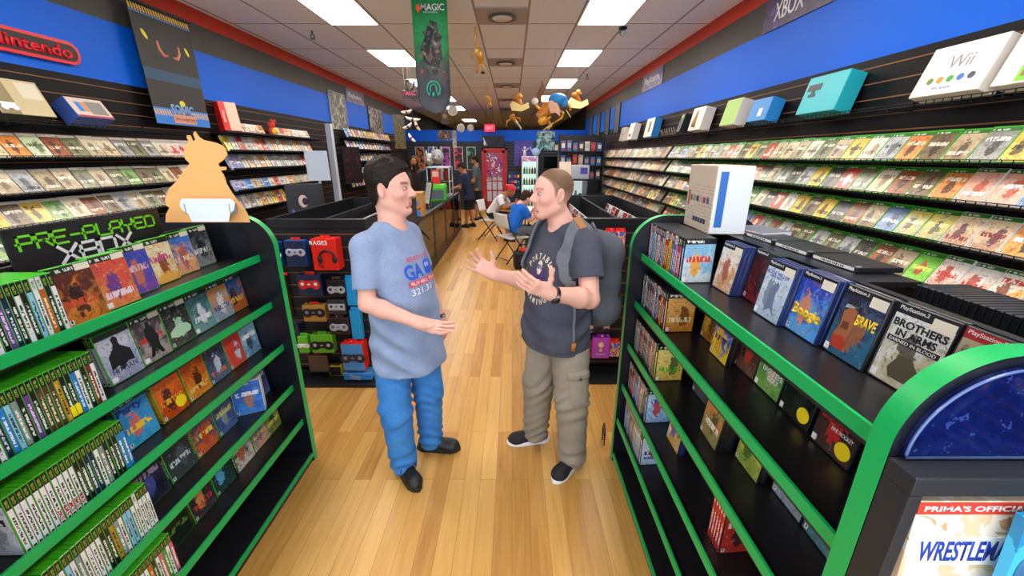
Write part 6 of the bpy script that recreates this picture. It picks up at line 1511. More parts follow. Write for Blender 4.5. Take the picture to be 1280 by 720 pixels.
def head(F, C, Rm, s=1.0, beard=False, nose=1.0):
    """Rm columns: forward, left, up"""
    P = lambda x, y, z: np.asarray(C, float)+Rm @ (V(x, y, z)*s)
    E = lambda c, r, k=.015, op='add': F.ell(P(*c), V(*r)*s, Rm, k*s, op)
    K = lambda a, b, ra, rb, k=.012, op='add': F.cone(P(*a), P(*b), ra*s, rb*s, k*s, op)
    E((-.014, 0, .030), (.094, .075, .086)); E((.022, 0, .0), (.070, .066, .085), .03); E((.030, 0, -.052), (.058, .054, .062), .03)
    for q in (-1, 1):
        K((-.008, q*.050, -.058), (.060, q*.018, -.102), .018, .017, .03)
        K((.070, q*.012, .022), (.058, q*.048, .020), .013, .012, .018)       # brow
        E((.058, q*.044, -.024), (.024, .022, .020), .02)                      # cheek
        E((.0925, q*.031, .0035), (.017, .017, .0105), .010, 'sub')            # eye socket
        K((.0945, q*.010, -.031), (.090, q*.013, -.033), .0085, .008, .008)    # nostril wing
    K((.070, 0, -.100), (.078, 0, -.100), .019, .016, .022)                    # chin
    K((.080, 0, .016), (.1065*nose, 0, -.026), .0085, .0115, .012)             # nose
    K((.0835, -.017, -.0612), (.0835, .017, -.0612), .0068, .0068, .008); K((.083, -.015, -.0725), (.083, .015, -.0725), .0072, .0072, .008)
    K((.0945, -.022, -.0672), (.0945, .022, -.0672), .0030, .0030, .003, 'sub')  # mouth
    E((.082, 0, -.086), (.012, .02, .006), .008, 'sub')
    for q in (-1, 1):
        a = math.radians(20); Re = Rm @ np.array([[math.cos(a), -q*math.sin(a), 0], [q*math.sin(a), math.cos(a), 0], [0, 0, 1]])
        F.ell(P(-.012, q*.077, -.004), V(.019, .0075, .032)*s, Re, .006*s); F.ell(P(-.008, q*.0835, -.002), V(.0115, .006, .020)*s, Re, .004*s, 'sub')
        F.ell(P(-.006, q*.078, -.030), V(.010, .007, .010)*s, Re, .006*s)

def paint_skin(me, v, C, Rm, s, brow, lip, stubble=None, shave=None, fade=None):
    """tone per vertex: eyebrows, lips, cheeks and beard shadow belong to the face itself"""
    L = ((v-np.asarray(C, float)) @ Rm)/s
    col = np.ones((len(v), 4), np.float32)
    x, y, z = L[:, 0], np.abs(L[:, 1]), L[:, 2]
    face = (x > .03) & (np.abs(z) < .14)
    def blend(m, c): m = np.clip(m, 0, 1)[:, None]*face[:, None]; col[:, :3] = col[:, :3]*(1-m)+np.asarray(c)*m
    g = lambda a, c, r: np.exp(-((a-c)/r)**2)
    blend(g(y, .055, .028)*g(z, -.03, .03)*.35, (1.0, .72, .72)); blend(g(y, 0, .018)*g(z, -.03, .018)*(x > .09)*.3, (1., .75, .75))
    if stubble: blend(np.clip((-.045-z)/.02, 0, 1)*(1-g(y, 0, .02)*g(z, -.067, .008))*(x > .02)*.55*stubble[3], stubble[:3])
    if shave: blend(g(y, 0, .022)*np.clip((-.082-z)/.008, 0, 1)*(x > .045)*1.1*g(z, -.112, .030)+g(y, 0, .028)*g(z, -.051, .006)*(x > .08)*.25, shave)
    lipm = g(y, 0, .017)*np.maximum(g(z, -.0622, .0045), g(z, -.0725, .0050))*(x > .080); blend(lipm*.8, lip)
    blend(g(y, 0, .020)*g(z, -.0672, .0022)*(x > .078)*.9, (.5, .28, .27))
    bz = .0235+.004*np.exp(-((y-.035)/.02)**2); blend(((y > .011) & (y < .054) & (np.abs(z-bz) < .0055) & (x > .04))*.85, brow)
    blend(g(y, .031, .016)*g(z, .004, .008)*(x > .06)*.35, (.7, .5, .5))
    if fade:
        m = np.clip((np.interp(z, [-.075, -.055, -.03, -.012, 0, .03, .06, .10], [-.066, -.052, -.03, .022, .026, .030, .046, .085])-x)/.010, 0, 1)*np.clip((z+.07)/.03, 0, 1)*np.clip((.125-z)/.01, 0, 1)*((((x+.010)/.020)**2+((z+.004)/.034)**2) > 1)*(np.abs(x) < .14)*(y < .09)
        m = (m*fade[3]*np.clip(.42+(z+.02)*16, .30, 1))[:, None]; col[:, :3] = col[:, :3]*(1-m)+np.asarray(fade[:3])*m
    a = me.attributes.new('tone', 'FLOAT_COLOR', 'POINT'); a.data.foreach_set('color', col.ravel())

def hair(F, C, Rm, s, style):
    z_ = V(-.10, -.075, -.055, -.03, -.012, .0, .03, .055, .08, .105, .15)
    if style == 'full': xh = V(-.08, -.058, -.046, -.034, .018, .026, .030, .050, .080, .105, .13); th = V(.0, .002, .004, .006, .006, .007, .009, .013, .019, .024, .028); nape = -.075
    elif style == 'buzz': xh = V(-.09, -.066, -.052, -.036, .014, .022, .026, .040, .066, .086, .11); th = V(.0, .0, .0005, .001, .001, .001, .0015, .002, .003, .004, .0045); nape = -.06; xh = xh-.004
    else: xh = V(-.02, -.02, -.02, -.02, .018, .026, .030, .050, .076, .100, .13); th = V(.02, .02, .02, .02, .016, .014, .014, .015, .018, .022, .024); nape = -.10
    C = np.asarray(C, float)
    def fn(X, Y, Z):
        x, y, z = X-C[0], Y-C[1], Z-C[2]
        lx, ly, lz = (((x*Rm[0][i]+y*Rm[1][i]+z*Rm[2][i])/s) for i in range(3))
        t = np.interp(lz, z_, th); wob = .0
        if style == 'full': wob = .0035*np.sin(lx*95+ly*30+9*np.sin(ly*40))*np.clip(lz*14, 0, 1)+.006*np.clip((lx-.02)*14, 0, 1)*np.clip((lz-.06)*20, 0, 1)
        if style == 'curly': wob = .006*np.sin(lx*120)*np.sin(ly*110)*np.sin(lz*130+1)
        k0 = np.sqrt(((lx+.014)/.094)**2+(ly/.075)**2+((lz-.030)/.086)**2)
        d1 = (k0-1)*.082
        low = np.sqrt(((lx+.020)/.082)**2+(ly/.072)**2+((lz+.02)/.10)**2); d1 = np.minimum(d1, (low-1)*.08)
        d = d1-t-wob
        if style == 'buzz': d = np.maximum(d, .006-.35*lx-lz)
        d = np.maximum(d, (lx-np.interp(lz, z_, xh))*.8); d = np.maximum(d, nape-lz)
        ear = np.sqrt(((lx+.010)/.020)**2+((lz+.004)/.033)**2); d = np.maximum(d, np.where((np.abs(ly) > .055), (1-ear)*.02, -1))
        return d*s
    F.func(fn, C-.16*s, C+.17*s, 0)

def torso_fn(pel, neck, Fd, tab, grow=0.0, fold=None, tlo=None):
    pel, neck = np.asarray(pel, float), np.asarray(neck, float); ax = neck-pel; L = np.linalg.norm(ax); ax = ax/L
    Fd = np.asarray(Fd, float); Fd = unit(Fd-ax*(Fd @ ax)); Ld = np.cross(ax, Fd); tb = np.array(tab, float)
    tl = tb[0, 0] if tlo is None else tlo
    def fn(X, Y, Z):
        x, y, z = X-pel[0], Y-pel[1], Z-pel[2]
        t = (x*ax[0]+y*ax[1]+z*ax[2])/L; a = x*Fd[0]+y*Fd[1]+z*Fd[2]; b = x*Ld[0]+y*Ld[1]+z*Ld[2]
        rx = np.interp(t, tb[:, 0], tb[:, 1])+grow; ry = np.interp(t, tb[:, 0], tb[:, 2])+grow; a = a-np.interp(t, tb[:, 0], tb[:, 3])
        k = (np.abs(a/rx)**2.4+np.abs(b/ry)**2.4)**(1/2.4); d = (k-1)*np.minimum(rx, ry)
        if fold is not None: d = d+fold(t, a, b)
        return np.maximum(d, np.maximum((tl-t)*L, (t-tb[-1, 0])*L))
    lo = np.minimum(pel+ax*L*tl, neck)-.32; hi = np.maximum(pel+ax*L*tl, neck)+.32
    return fn, lo, hi

def frame_z(yaw, pitch=0.0, roll=0.0):
    """columns forward, left, up; yaw from +x counter-clockwise, pitch > 0 looks up"""
    f = V(math.cos(yaw)*math.cos(pitch), math.sin(yaw)*math.cos(pitch), math.sin(pitch)); l = V(-math.sin(yaw), math.cos(yaw), 0); u = np.cross(f, l)
    M = np.array([f, l, u]).T
    if roll: c, s_ = math.cos(roll), math.sin(roll); M = M @ np.array([[1, 0, 0], [0, c, -s_], [0, s_, c]])
    return M
TAB = [(-.40, .150, .188, .015), (-.22, .148, .183, .012), (0, .145, .178, .008), (.25, .142, .172, .010), (.55, .132, .184, .008), (.75, .116, .190, .0), (.88, .094, .165, -.008), (.95, .075, .115, -.012), (1.02, .058, .072, -.012)]
def person(label, J, o):
    """J: joints in metres; o: clothes, hair and resolution"""
    h = o.get('h', .008); s = o.get('hs', 1.0); Rm = J['Rm']; C = V(J['head'])
    root = empty('person', (J['pel'][0], J['pel'][1], 0), label, 'person'); off = V(J['pel'][0], J['pel'][1], 0)
    def add(F, name, mats, parent=None, paint=False):
        me, v = F.mesh(name, mats)
        if paint: paint_skin(me, v, C, Rm, s, o.get('brow', (.3, .2, .16)), o.get('lip', (.86, .52, .50)), o.get('stubble'), o.get('goatee'), o.get('fade'))
        me.transform(Matrix.Translation(-Vector(off))) ; ob = link(name, me, parent or root); ob['_v'] = 0; del ob['_v']; return ob
    allp = np.array([np.asarray(J[k], float) for k in ('head', 'pel', 'neck', 'shR', 'shL', 'elR', 'elL', 'wrR', 'wrL', 'hipR', 'hipL', 'knR', 'knL', 'anR', 'anL')])
    lo, hi = allp.min(0)-.24, allp.max(0)+.24; lo[2] = max(lo[2], -.012)
    tab = o.get('tab', TAB); Fd = J['F']
    # body, one surface
    B = Field(lo, hi, h)
    head(B, C, Rm, s, nose=o.get('nose', 1.0))
    nk = V(J['neck']); jaw = C+Rm @ (V(-.028, 0, -.075)*s)
    B.cone(jaw, nk+V(0, 0, .015), .052*s, .056*s, .03); B.cone(nk+V(0, 0, .015), nk-V(0, 0, .05), .056, .075, .04)
    fn, a, b = torso_fn(J['pel'], J['neck'], Fd, tab, -.026, tlo=-.1); B.func(fn, a, b, .03)
    for q in 'RL':
        sh, el, wr = V(J['sh'+q]), V(J['el'+q]), V(J['wr'+q]); ar = o.get('arm', 1.0)
        B.cone(sh, el, .050*ar, .041*ar, .03); fm = el+(wr-el)*.28
        B.cone(el, fm, .040*ar, .042*ar, .015); B.cone(fm, wr, .042*ar, .0265*ar, .02)
        hd = J.get('hand'+q)
        if hd: hand(B, wr, hd[0], hd[1], -1 if q == 'R' else 1, **(hd[2] if len(hd) > 2 else {}))
        hp, kn, an = V(J['hip'+q]), V(J['kn'+q]), V(J['an'+q])
        B.cone(hp, kn, .075, .050, .03); cf = kn+(an-kn)*.3; B.cone(kn, cf, .050, .052, .02); B.cone(cf, an, .052, .036, .02)
        fd = unit(V(*J['toe'+q], 0)); B.cone(an-V(0, 0, .045)-fd*.03, an-V(0, 0, .055)+fd*.13, .034, .026, .03)
    add(B, 'body', o.get('skin', SKIN_A), paint=True)
    del B
    for q in (-1, 1):
        e = C+Rm @ (V(.0800, q*.0305, .002)*s); e = e-off
        M = Matrix([list(map(float, r)) for r in Rm]).to_4x4()
        eb = MB().ball((0, 0, 0), .0118*s, (1, 1, .6), n=16).build('eye', mat('eye_white', '#b4a49c', .25), root, Vector(e)); eb.rotation_euler = M.to_euler()
        MB().ball((.0070*s, 0, -.0), .0068*s, (.78, 1, .95), n=12).build('iris', mat('eye_iris', '#33261f', .15), eb)
    # hair
    if o.get('hair'):
        H = Field(C-.19*s, C+.20*s, min(h, .005)); hair(H, C, Rm, s, o['hair']); add(H, 'hair', o['hairm'])
    # shirt
    sh_h = max(h, .006); ends = o.get('sleeve', .62)
    S = Field(lo, hi, sh_h); SS = Field(lo, hi, sh_h); fo = o.get('fold')
    fn, a, b = torso_fn(J['pel'], J['neck'], Fd, tab, 0, fo, o.get('hem', -.38)); S.func(fn, a, b, .03)
    for q in 'RL':
        sh, el = V(J['sh'+q]), V(J['el'+q]); wr = V(J['wr'+q]); r0, r1 = o.get('sl_r', (.072, .074))
        e_ = sh+(el-sh)*min(ends, 1.0); ax = unit(el-sh)
        SS.cone(sh, e_-ax*.0, r0, r1, .05)
        if ends > 1: SS.cone(el, el+(wr-el)*.92, r1*.85, r1*.6, .03)
    for q in 'RL':      # slope from the neck to the shoulder
        sh = V(J['sh'+q]); S.cone(nk+(sh-nk)*.25-V(0, 0, .012), sh+V(0, 0, .0), .062, r0*.92, .05)
    for q in 'RL':
        sh, el = V(J['sh'+q]), V(J['el'+q]); ax = unit(el-sh); e_ = sh+(el-sh)*ends
        if ends <= 1:
            def cut(X, Y, Z, e_=e_, ax=ax): return np.maximum(-((X-e_[0])*ax[0]+(Y-e_[1])*ax[1]+(Z-e_[2])*ax[2]), np.sqrt((X-e_[0])**2+(Y-e_[1])**2+(Z-e_[2])**2)-.125)
            SS.func(cut, e_-.14, e_+.14, 0, 'sub'); SS.cone(e_-ax*.05, e_+ax*.02, r1-.016, r1-.006, 0, 'sub')
    kk = .035; hh = np.maximum(kk-np.abs(S.f-SS.f), 0)/kk; S.f = np.minimum(S.f, SS.f)-hh*hh*kk*.25; del SS
    S.cone(nk+V(0, 0, .02)+unit(V(Fd[0], Fd[1], 0))*.012, jaw, .064, .066, .012, 'sub')
    shirt = add(S, 'shirt', o['shirtm'])
    # trousers or shorts
    T = Field(lo, hi, sh_h); tl = o.get('trouser_top', .12)
    tab2 = [(t, rx-.012, ry-.012, c) for t, rx, ry, c in tab]
    fn, a, b = torso_fn(J['pel'], J['neck'], Fd, [r for r in tab2 if r[0] <= .3], 0, None, -.12); 
    T.func(lambda X, Y, Z: np.maximum(fn(X, Y, Z), 0*X+0*Y+(Z-V(J['pel'])[2]-.10)) if o.get('standing', 1) else fn(X, Y, Z), a, b, .03)
    rr = o.get('leg_r', (.100, .085, .076)); cutf = o.get('shorts')
    for q in 'RL':
        hp, kn, an = V(J['hip'+q]), V(J['kn'+q]), V(J['an'+q]); sd = .7 if q == 'R' else -.4
        def leg(X, Y, Z):
            d = cone_d(X, Y, Z, hp, kn, rr[0], rr[1]); d2 = cone_d(X, Y, Z, kn, an-V(0, 0, .015), rr[1], rr[2])
            if cutf: 
                e_ = hp+(kn-hp)*cutf; ax = unit(kn-hp); d = np.maximum(d, (X-e_[0])*ax[0]+(Y-e_[1])*ax[1]+(Z-e_[2])*ax[2]); return d
            d = np.minimum(d, d2)-np.maximum(.03-np.abs(d-d2), 0)**2/.12
            am = o.get('wrinkle', .004); w1 = np.exp(-((Z-kn[2]+.02)/.09)**2)+1.3*np.exp(-((Z-an[2]-.03)/.07)**2)+.35
            d = d+am*w1*np.sin(Z*75+sd*3+5*np.sin(X*14+sd)+4*np.sin(Y*17+Z*9))
            return np.maximum(d, an[2]-.052-Z)
        T.func(leg, np.minimum(np.minimum(hp, kn), an)-.16, np.maximum(np.maximum(hp, kn), an)+.16, .025)
    if o.get('standing', 1):
        hz = V(J['pel'])[2]+o.get('hem', -.38)*(V(J['neck'])[2]-V(J['pel'])[2]); i0 = int(np.ceil((hz+.012-lo[2])/sh_h)); T.f[:, :, i0:] = np.maximum(T.f[:, :, i0:], S.f[:, :, i0:]+.010)
    trs = add(T, 'shorts' if cutf else 'trousers', o['trousm'])
    # shoes
    for q in 'RL':
        an = V(J['an'+q]); fd = unit(V(*J['toe'+q], 0)); ld = V(-fd[1], fd[0], 0); g = V(an[0], an[1], 0)+V(0, 0, an[2]-.09); Z1 = V(0, 0, 1)
        M3 = np.array([fd, ld, Z1]).T
        U = Field(g-.26+V(0, 0, .2), g+.26, min(h, .005)); bz = .028
        U.cone(g-fd*.045+Z1*.052, g+fd*.02+Z1*.062, .040, .042, .03); U.cone(g+fd*.02+Z1*.055, g+fd*.125+Z1*.040, .042, .036, .03); U.ell(g+fd*.125+Z1*.036, (.060, .045, .030), M3, .03); U.cone(g-fd*.015+Z1*.06, g-fd*.01+Z1*.098, .043, .041, .02)
        U.cone(g-fd*.008+Z1*.085, g-fd*.006+Z1*.13, .032, .036, .006, 'sub')
        U.func(lambda X, Y, Z: bz*.55-(Z-g[2]), g-.3, g+.3, 0, 'max')
        sh_ = add(U, 'shoe', o['shoem'])
        def sole(X, Y, Z):
            x = (X-g[0])*fd[0]+(Y-g[1])*fd[1]; y = (X-g[0])*ld[0]+(Y-g[1])*ld[1]; z = Z-g[2]
            w = np.interp(x, [-.095, -.06, 0, .08, .13, .17, .192], [.012, .037, .037, .044, .045, .030, .004]); d = np.maximum(np.abs(y)-w, np.maximum(-.093-x, x-.19))
            return np.maximum(d, np.maximum(.001-z, z-bz+.0*x))
        W = Field(g-.26+V(0, 0, .25), g+V(.26, .26, .06), min(h, .004)); W.func(sole, g-.3, g+.3, 0); add(W, 'sole', o.get('solem', o['shoem']), sh_)
        if o.get('laces'):
            b = MB()
            for i in range(4):
                c = g+fd*(.03+.022*i)+Z1*(.100-.0085*i)-off; b.tube([Vector(c-ld*.026-Z1*.012), Vector(c), Vector(c+ld*.026-Z1*.012)], .0035, 6)
            c = g+fd*.03+Z1*.102-off
            for sg in (-1, 1): b.tube([Vector(c), Vector(c+ld*sg*.03+fd*.02), Vector(c+ld*sg*.05+fd*.035-Z1*.03)], .003, 6)
            b.build('laces', mat('lace_black', '#101012', .6), sh_)
    return root, shirt, trs, dict(off=off, fn=None, C=C, Rm=Rm)
def wrap_print(root, shirt, items, centre, Fd, name='chest_print'):
    """lay flat lettering onto a shirt: rays along -F from in front of the chest; items: (mesh, x, y, rot)"""
    bm = bmesh.new(); bm.from_mesh(shirt.data); tree = BVHTree.FromBMesh(bm); bm.free()
    F = Vector(Fd).normalized(); U = Vector((0, 0, 1)); Xd = U.cross(F).normalized(); c = Vector(centre)
    for me, x, y, rot in items:
        Rz = Matrix.Rotation(rot, 4, 'Z'); ok = True
        for v in me.vertices:
            q = Rz @ v.co; p = c+Xd*(q.x+x)+U*(q.y+y)+F*.4
            hit = tree.ray_cast(p, -F, 1.0)
            v.co = (hit[0]+F*.0022) if hit[0] is not None else p-F*.4
        for pl in me.polygons: pl.use_smooth = True
        link(name, me, root)
def patch(pts, m, name='print_patch'):
    bm = bmesh.new(); f = bm.faces.new([bm.verts.new((x, y, 0)) for x, y in pts]); bmesh.ops.triangulate(bm, faces=[f])
    for _ in range(5):
        es = [e for e in bm.edges if e.calc_length() > .012]
        if not es: break
        bmesh.ops.subdivide_edges(bm, edges=es, cuts=1); bmesh.ops.triangulate(bm, faces=bm.faces)
    me = bpy.data.meshes.new(name); bm.to_mesh(me); bm.free(); me.materials.append(m); return me
def oval(cx, cy, rx, ry, n=24, a=0): return [(cx+rx*math.cos(2*PI*i/n)*math.cos(a)-ry*math.sin(2*PI*i/n)*math.sin(a), cy+rx*math.cos(2*PI*i/n)*math.sin(a)+ry*math.sin(2*PI*i/n)*math.cos(a)) for i in range(n)]
# ---------------------------------------------------------------- the two men talking in the aisle
def foldL(t, a, b): return (.007*np.sin(24*b+9*t+3*np.sin(7*t+a*12))+.004*np.sin(30*t+18*b+a*20))*np.clip(.75-t, 0, 1)*1.2
FL_ = V(math.cos(R(-24)), math.sin(R(-24)), 0); Ll = V(-FL_[1], FL_[0], 0)
cL = V(-.585, 2.0, 0)
JL = dict(head=(-.592, 2.005, 1.650), Rm=frame_z(R(-9), R(0)), pel=(-.575, 1.99, .92), neck=(-.598, 2.005, 1.468), F=FL_,
          shR=V(-.700, 1.862, 1.388), shL=V(-.562, 2.145, 1.395), elR=(-.692, 1.795, 1.128), wrR=(-.440, 1.745, 1.052), elL=(-.50, 2.23, 1.13), wrL=(-.415, 2.17, .885),
          hipR=(-.640, 1.925, .88), hipL=(-.515, 2.055, .88), knR=(-.640, 1.88, .48), knL=(-.500, 2.07, .48), anR=(-.640, 1.925, .09), anL=(-.520, 2.133, .09), toeR=(.63, -.78), toeL=(1, -.06),
          handR=((.95, -.22, -.15), (.15, -.42, .88), dict(curl=((16, 16, 12), (6, 10, 10), (2, 8, 8), (-2, 8, 8)), spread=9, thumb=(.62, .30, .55))), handL=((.1, -.1, -1), (-.6, .3, 0), dict(curl=(25, 30, 20))))
TRL = cloth_mat('denim', '#2f70bc', '#4d92da', 220); SHL = cloth_mat('heather_blue_grey', '#7385aa', '#9dadcb', 300)
rootL, shirtL, trL, infL = person('man in a grey-blue printed T-shirt and bright blue jeans, forearm held out palm up', JL, dict(
    h=.0042, hs=1.05, hair='full', hairm=hair_mat('hair_dark', '#110b09', '#2e221c'), shirtm=SHL, trousm=TRL, shoem=mat('shoe_black', '#141416', .5), fold=foldL, hem=-.385, sleeve=.74,
    sl_r=(.064, .064), leg_r=(.104, .084, .074), brow=(.22, .15, .13), stubble=(.84, .72, .72, .28), wrinkle=.005, laces=True, nose=1.045,
    tab=[(-.40, .186, .192, .0), (-.22, .184, .186, .0), (0, .176, .180, .004), (.25, .160, .174, .006), (.55, .140, .176, .006), (.72, .120, .170, .0), (.84, .098, .150, -.006), (.92, .080, .112, -.012), (1.02, .060, .072, -.012)]))
of = Vector(infL['off'])
def T_(txt, w, h, m, **k): return text_mesh(txt, w, h, m, depth=0, sub=2, name='print_lettering', **k)
PRR = mat('print_red', '#d84858', .7); PRB = mat('print_blue', '#2456c8', .7); PRW = mat('print_white', '#eceef4', .7)
cen = Vector((-.585, 2.0, 1.245))-of
wrap_print(rootL, shirtL, [
    (T_('READY. SET.', .20, .022, PRR, bold=.01), .03, .072, 0), (T_('GA', .118, .074, PRB, bold=.035), -.046, .012, 0), (T_('E', .045, .074, PRB, bold=.035), .122, .012, 0), (patch([(.028, -.022), (.040, -.012), (.052, -.022), (.062, -.012), (.072, -.022), (.084, -.012), (.094, -.022), (.096, .022), (.090, .040), (.078, .050), (.062, .053), (.046, .050), (.034, .040), (.028, .022)], PRB), 0, 0, 0),
    (patch([(-.10, -.058), (.15, -.058), (.15, -.030), (-.10, -.030)], PRR), 0, 0, 0)], cen, FL_)
for me, x, y in ((patch(oval(.050, .026, .009, .011), PRW), 0, 0), (patch(oval(.075, .026, .009, .011), PRW), 0, 0), (T_('BUY\u00b7SELL\u00b7TRADE', .225, .017, PRW, bold=.02), .025, -.044), (T_('321.31', .15, .032, PRW, bold=.01), -.02, -.085)):
    wrap_print(rootL, shirtL, [(me, x, y, 0)], cen+Vector(FL_)*.0008, FL_)
def cuff(root, off, wr, el, r, w, m, name, face=None, fm=None, fr=.018):
    a = unit(V(el)-V(wr)); c = V(wr)+a*.025; M = basis(*(Vector(q) for q in (lambda z: (lambda x: (x, np.cross(z, x), z))(unit(np.cross(z, V(.3, .2, .9)))))(a)), Vector(c-off))
    o = MB().lathe([(r, -w/2), (r+.004, -w/2), (r+.004, w/2), (r, w/2)], M, 24).build(name, m, root)
    if face is not None:
        f = unit(V(face)-a*(V(face) @ a)); M2 = basis(*(Vector(q) for q in (a, np.cross(f, a), f)), Vector(c-off+f*(r+.001)))
        MB().lathe([(0, 0), (fr, 0), (fr, .008), (fr*.85, .010), (0, .010)], M2, 24).build('watch_face', fm, o)
    return o
WBK = mat('watch_black', '#17181c', .4)
cuff(rootL, infL['off'], JL['wrL'], JL['elL'], .029, .022, WBK, 'wristband')
# jeans details: seam on the outer leg, back pocket line
# second man ---------------------------------------------------------------
FR_ = V(math.cos(R(214)), math.sin(R(214)), 0); Lr = V(-FR_[1], FR_[0], 0); cR = V(.268, 2.06, 0)
def foldR(t, a, b): return (.006*np.sin(24*b+11*t+3*np.sin(6*t+a*10))+.004*np.sin(36*t+16*b+a*16))*np.clip(.7-t, 0, 1)*1.2
JR = dict(head=(.200, 2.03, 1.622), Rm=frame_z(R(180+20), R(1)), pel=(.258, 2.06, .92), neck=(.252, 2.055, 1.455), F=FR_,
          shR=cR-.172*Lr+V(0, 0, 1.392), shL=cR+.172*Lr+V(0, 0, 1.392), elL=(.372, 1.800, 1.150), wrL=(.166, 1.668, 1.225), elR=(.110, 2.120, 1.130), wrR=(-.096, 2.00, 1.215),
          hipL=(.312, 1.985, .89), hipR=(.207, 2.135, .89), knL=(.335, 1.945, .50), knR=(.165, 2.150, .50), anL=(.363, 1.98, .09), anR=(.155, 2.207, .09), toeL=(-.66, -.75), toeR=(-.99, -.15),
          handR=((-.76, -.22, .60), (-.35, -.62, .62), dict(curl=((20, 16, 10), (12, 14, 10), (6, 10, 8), (0, 8, 8)), spread=10, thumb=(.55, .6, .45))),
          handL=((-.84, -.30, .45), (-.25, .80, .55), dict(curl=((10, 12, 10), (12, 14, 10), (14, 16, 10), (18, 18, 12)), spread=5, thumb=(.30, .80, .25))))
SHR = cloth_mat('charcoal_heather', '#3c3e4c', '#565866', 320); TRR = cloth_mat('khaki_cotton', '#857c6c', '#a0968a', 240)
RTAB = [(-.40, .160, .204, .016), (-.22, .160, .202, .020), (0, .158, .200, .022), (.25, .150, .192, .018), (.55, .138, .186, .010), (.72, .122, .178, .0), (.84, .100, .156, -.006), (.92, .080, .114, -.012), (1.02, .060, .074, -.012)]
rootR, shirtR, trR, infR = person('man with cropped hair in a charcoal T-shirt and khaki cargo trousers, both hands raised', JR, dict(
    h=.0042, hs=1.01, nose=1.03, fade=(.27, .26, .20, .95), hair='buzz', hairm=hair_mat('hair_cropped', '#6a4f3a', '#7e6149', 1), shirtm=SHR, trousm=TRR, shoem=mat('shoe_canvas', '#1b1b1e', .8), solem=mat('sole_white', '#e8ecf2', .6), fold=foldR, hem=-.215, sleeve=.64,
    sl_r=(.068, .076), leg_r=(.110, .094, .080), brow=(.62, .44, .34), goatee=(.55, .40, .32), stubble=(.86, .72, .70, .3), wrinkle=.0045, laces=True, arm=1.12,
    tab=RTAB))
of = Vector(infR['off']); cen = Vector((.262, 2.06, 1.23))-of
PCR = mat('print_cream', '#ddd6c4', .7); PPU = mat('print_purple', '#432c66', .7); PGR = mat('print_grey', '#26262e', .7)
arc = []
for i, ch in enumerate('PORTABLE'):
    a = R(62-124*i/7); arc.append((T_(ch, .019, .030, PCR, bold=.02), .098*math.sin(-a)*1.0, .005+.098*math.cos(a)-.02, a))
for i, ch in enumerate('GAMING'):
    a = R(-40+80*i/5); arc.append((T_(ch, .020 if ch != 'I' else .007, .030, PCR, bold=.02), .105*math.sin(a), -.095-.105*math.cos(a)+.05, a))
wrap_print(rootR, shirtR, arc, cen, FR_)
wrap_print(rootR, shirtR, [(patch([(-.055, -.10), (.055, -.10), (.060, -.03), (.045, .02), (.02, .045), (-.02, .045), (-.045, .02), (-.06, -.03)], PPU), 0, 0, 0)], cen, FR_)
wrap_print(rootR, shirtR, [(patch(oval(0, .028, .020, .036), PCR), 0, 0, 0), (patch([(-.012, -.08), (.014, -.08), (.018, -.03), (.008, -.012), (-.008, -.012), (-.016, -.03)], PGR), 0, 0, 0),
    (patch(oval(-.045, -.045, .010, .012), PCR), 0, 0, 0)]+[(patch([(x, -.105), (x+.010, -.105), (x+.010, -.092), (x, -.092)], PCR), 0, 0, 0) for x in (-.035, -.018, 0, .018)], cen+Vector(FR_)*.0008, FR_)
cuff(rootR, infR['off'], JR['wrL'], JR['elL'], .0305, .024, WBK, 'wristwatch', (-.1, -.80, -.55), mat('watch_dark', '#2a2420', .15), .021)
# cargo pocket on the near thigh
def on_leg(J, q, f, ang, r):
    hp, kn = V(J['hip'+q]), V(J['kn'+q]); p = hp+(kn-hp)*f; return p+V(math.cos(ang), math.sin(ang), 0)*r
def pocket():
    bm = bmesh.new(); bm.from_mesh(trR.data); tree = BVHTree.FromBMesh(bm); bm.free()
    hp, kn = V(JR['hipL'])-infR['off'], V(JR['knL'])-infR['off']; A = R(-72)
    def grid(z0, z1, a0, a1, th, name, m):
        bm = bmesh.new(); G = []
        for i in range(9):
            row = []
            for j in range(11):
                z = z0+(z1-z0)*i/8; a = a0+(a1-a0)*j/10; f = (hp[2]-z)/(hp[2]-kn[2]); c = hp+(kn-hp)*f; d = Vector((math.cos(a), math.sin(a), 0))
                hit = tree.ray_cast(Vector(c)+d*.4, -d, .6); p = hit[0] if hit[0] is not None else Vector(c)+d*.1
                e = min(i, 8-i, j, 10-j); row.append(bm.verts.new(p+d*(th if e > 0 else -.002)))
            G.append(row)
        for i in range(8):
            for j in range(10): bm.faces.new((G[i][j], G[i][j+1], G[i+1][j+1], G[i+1][j])).smooth = True
        bmesh.ops.recalc_face_normals(bm, faces=bm.faces)
        me = bpy.data.meshes.new(name); bm.to_mesh(me); bm.free(); me.materials.append(m); return link(name, me, trR)
    pk = grid(.52, .70, A-.62, A+.62, .012, 'cargo_pocket', TRR); grid(.672, .715, A-.68, A+.68, .019, 'pocket_flap', TRR)
    d = Vector((math.cos(A), math.sin(A), 0)); c = hp+(kn-hp)*((hp[2]-.683)/(hp[2]-kn[2]))
    hit = tree.ray_cast(Vector(c)+d*.4, -d, .6)
    if hit[0] is not None: MB().ball(hit[0]+d*.022, .008).build('pocket_button', mat('button_dark', '#3a342c', .4), trR)
pocket()
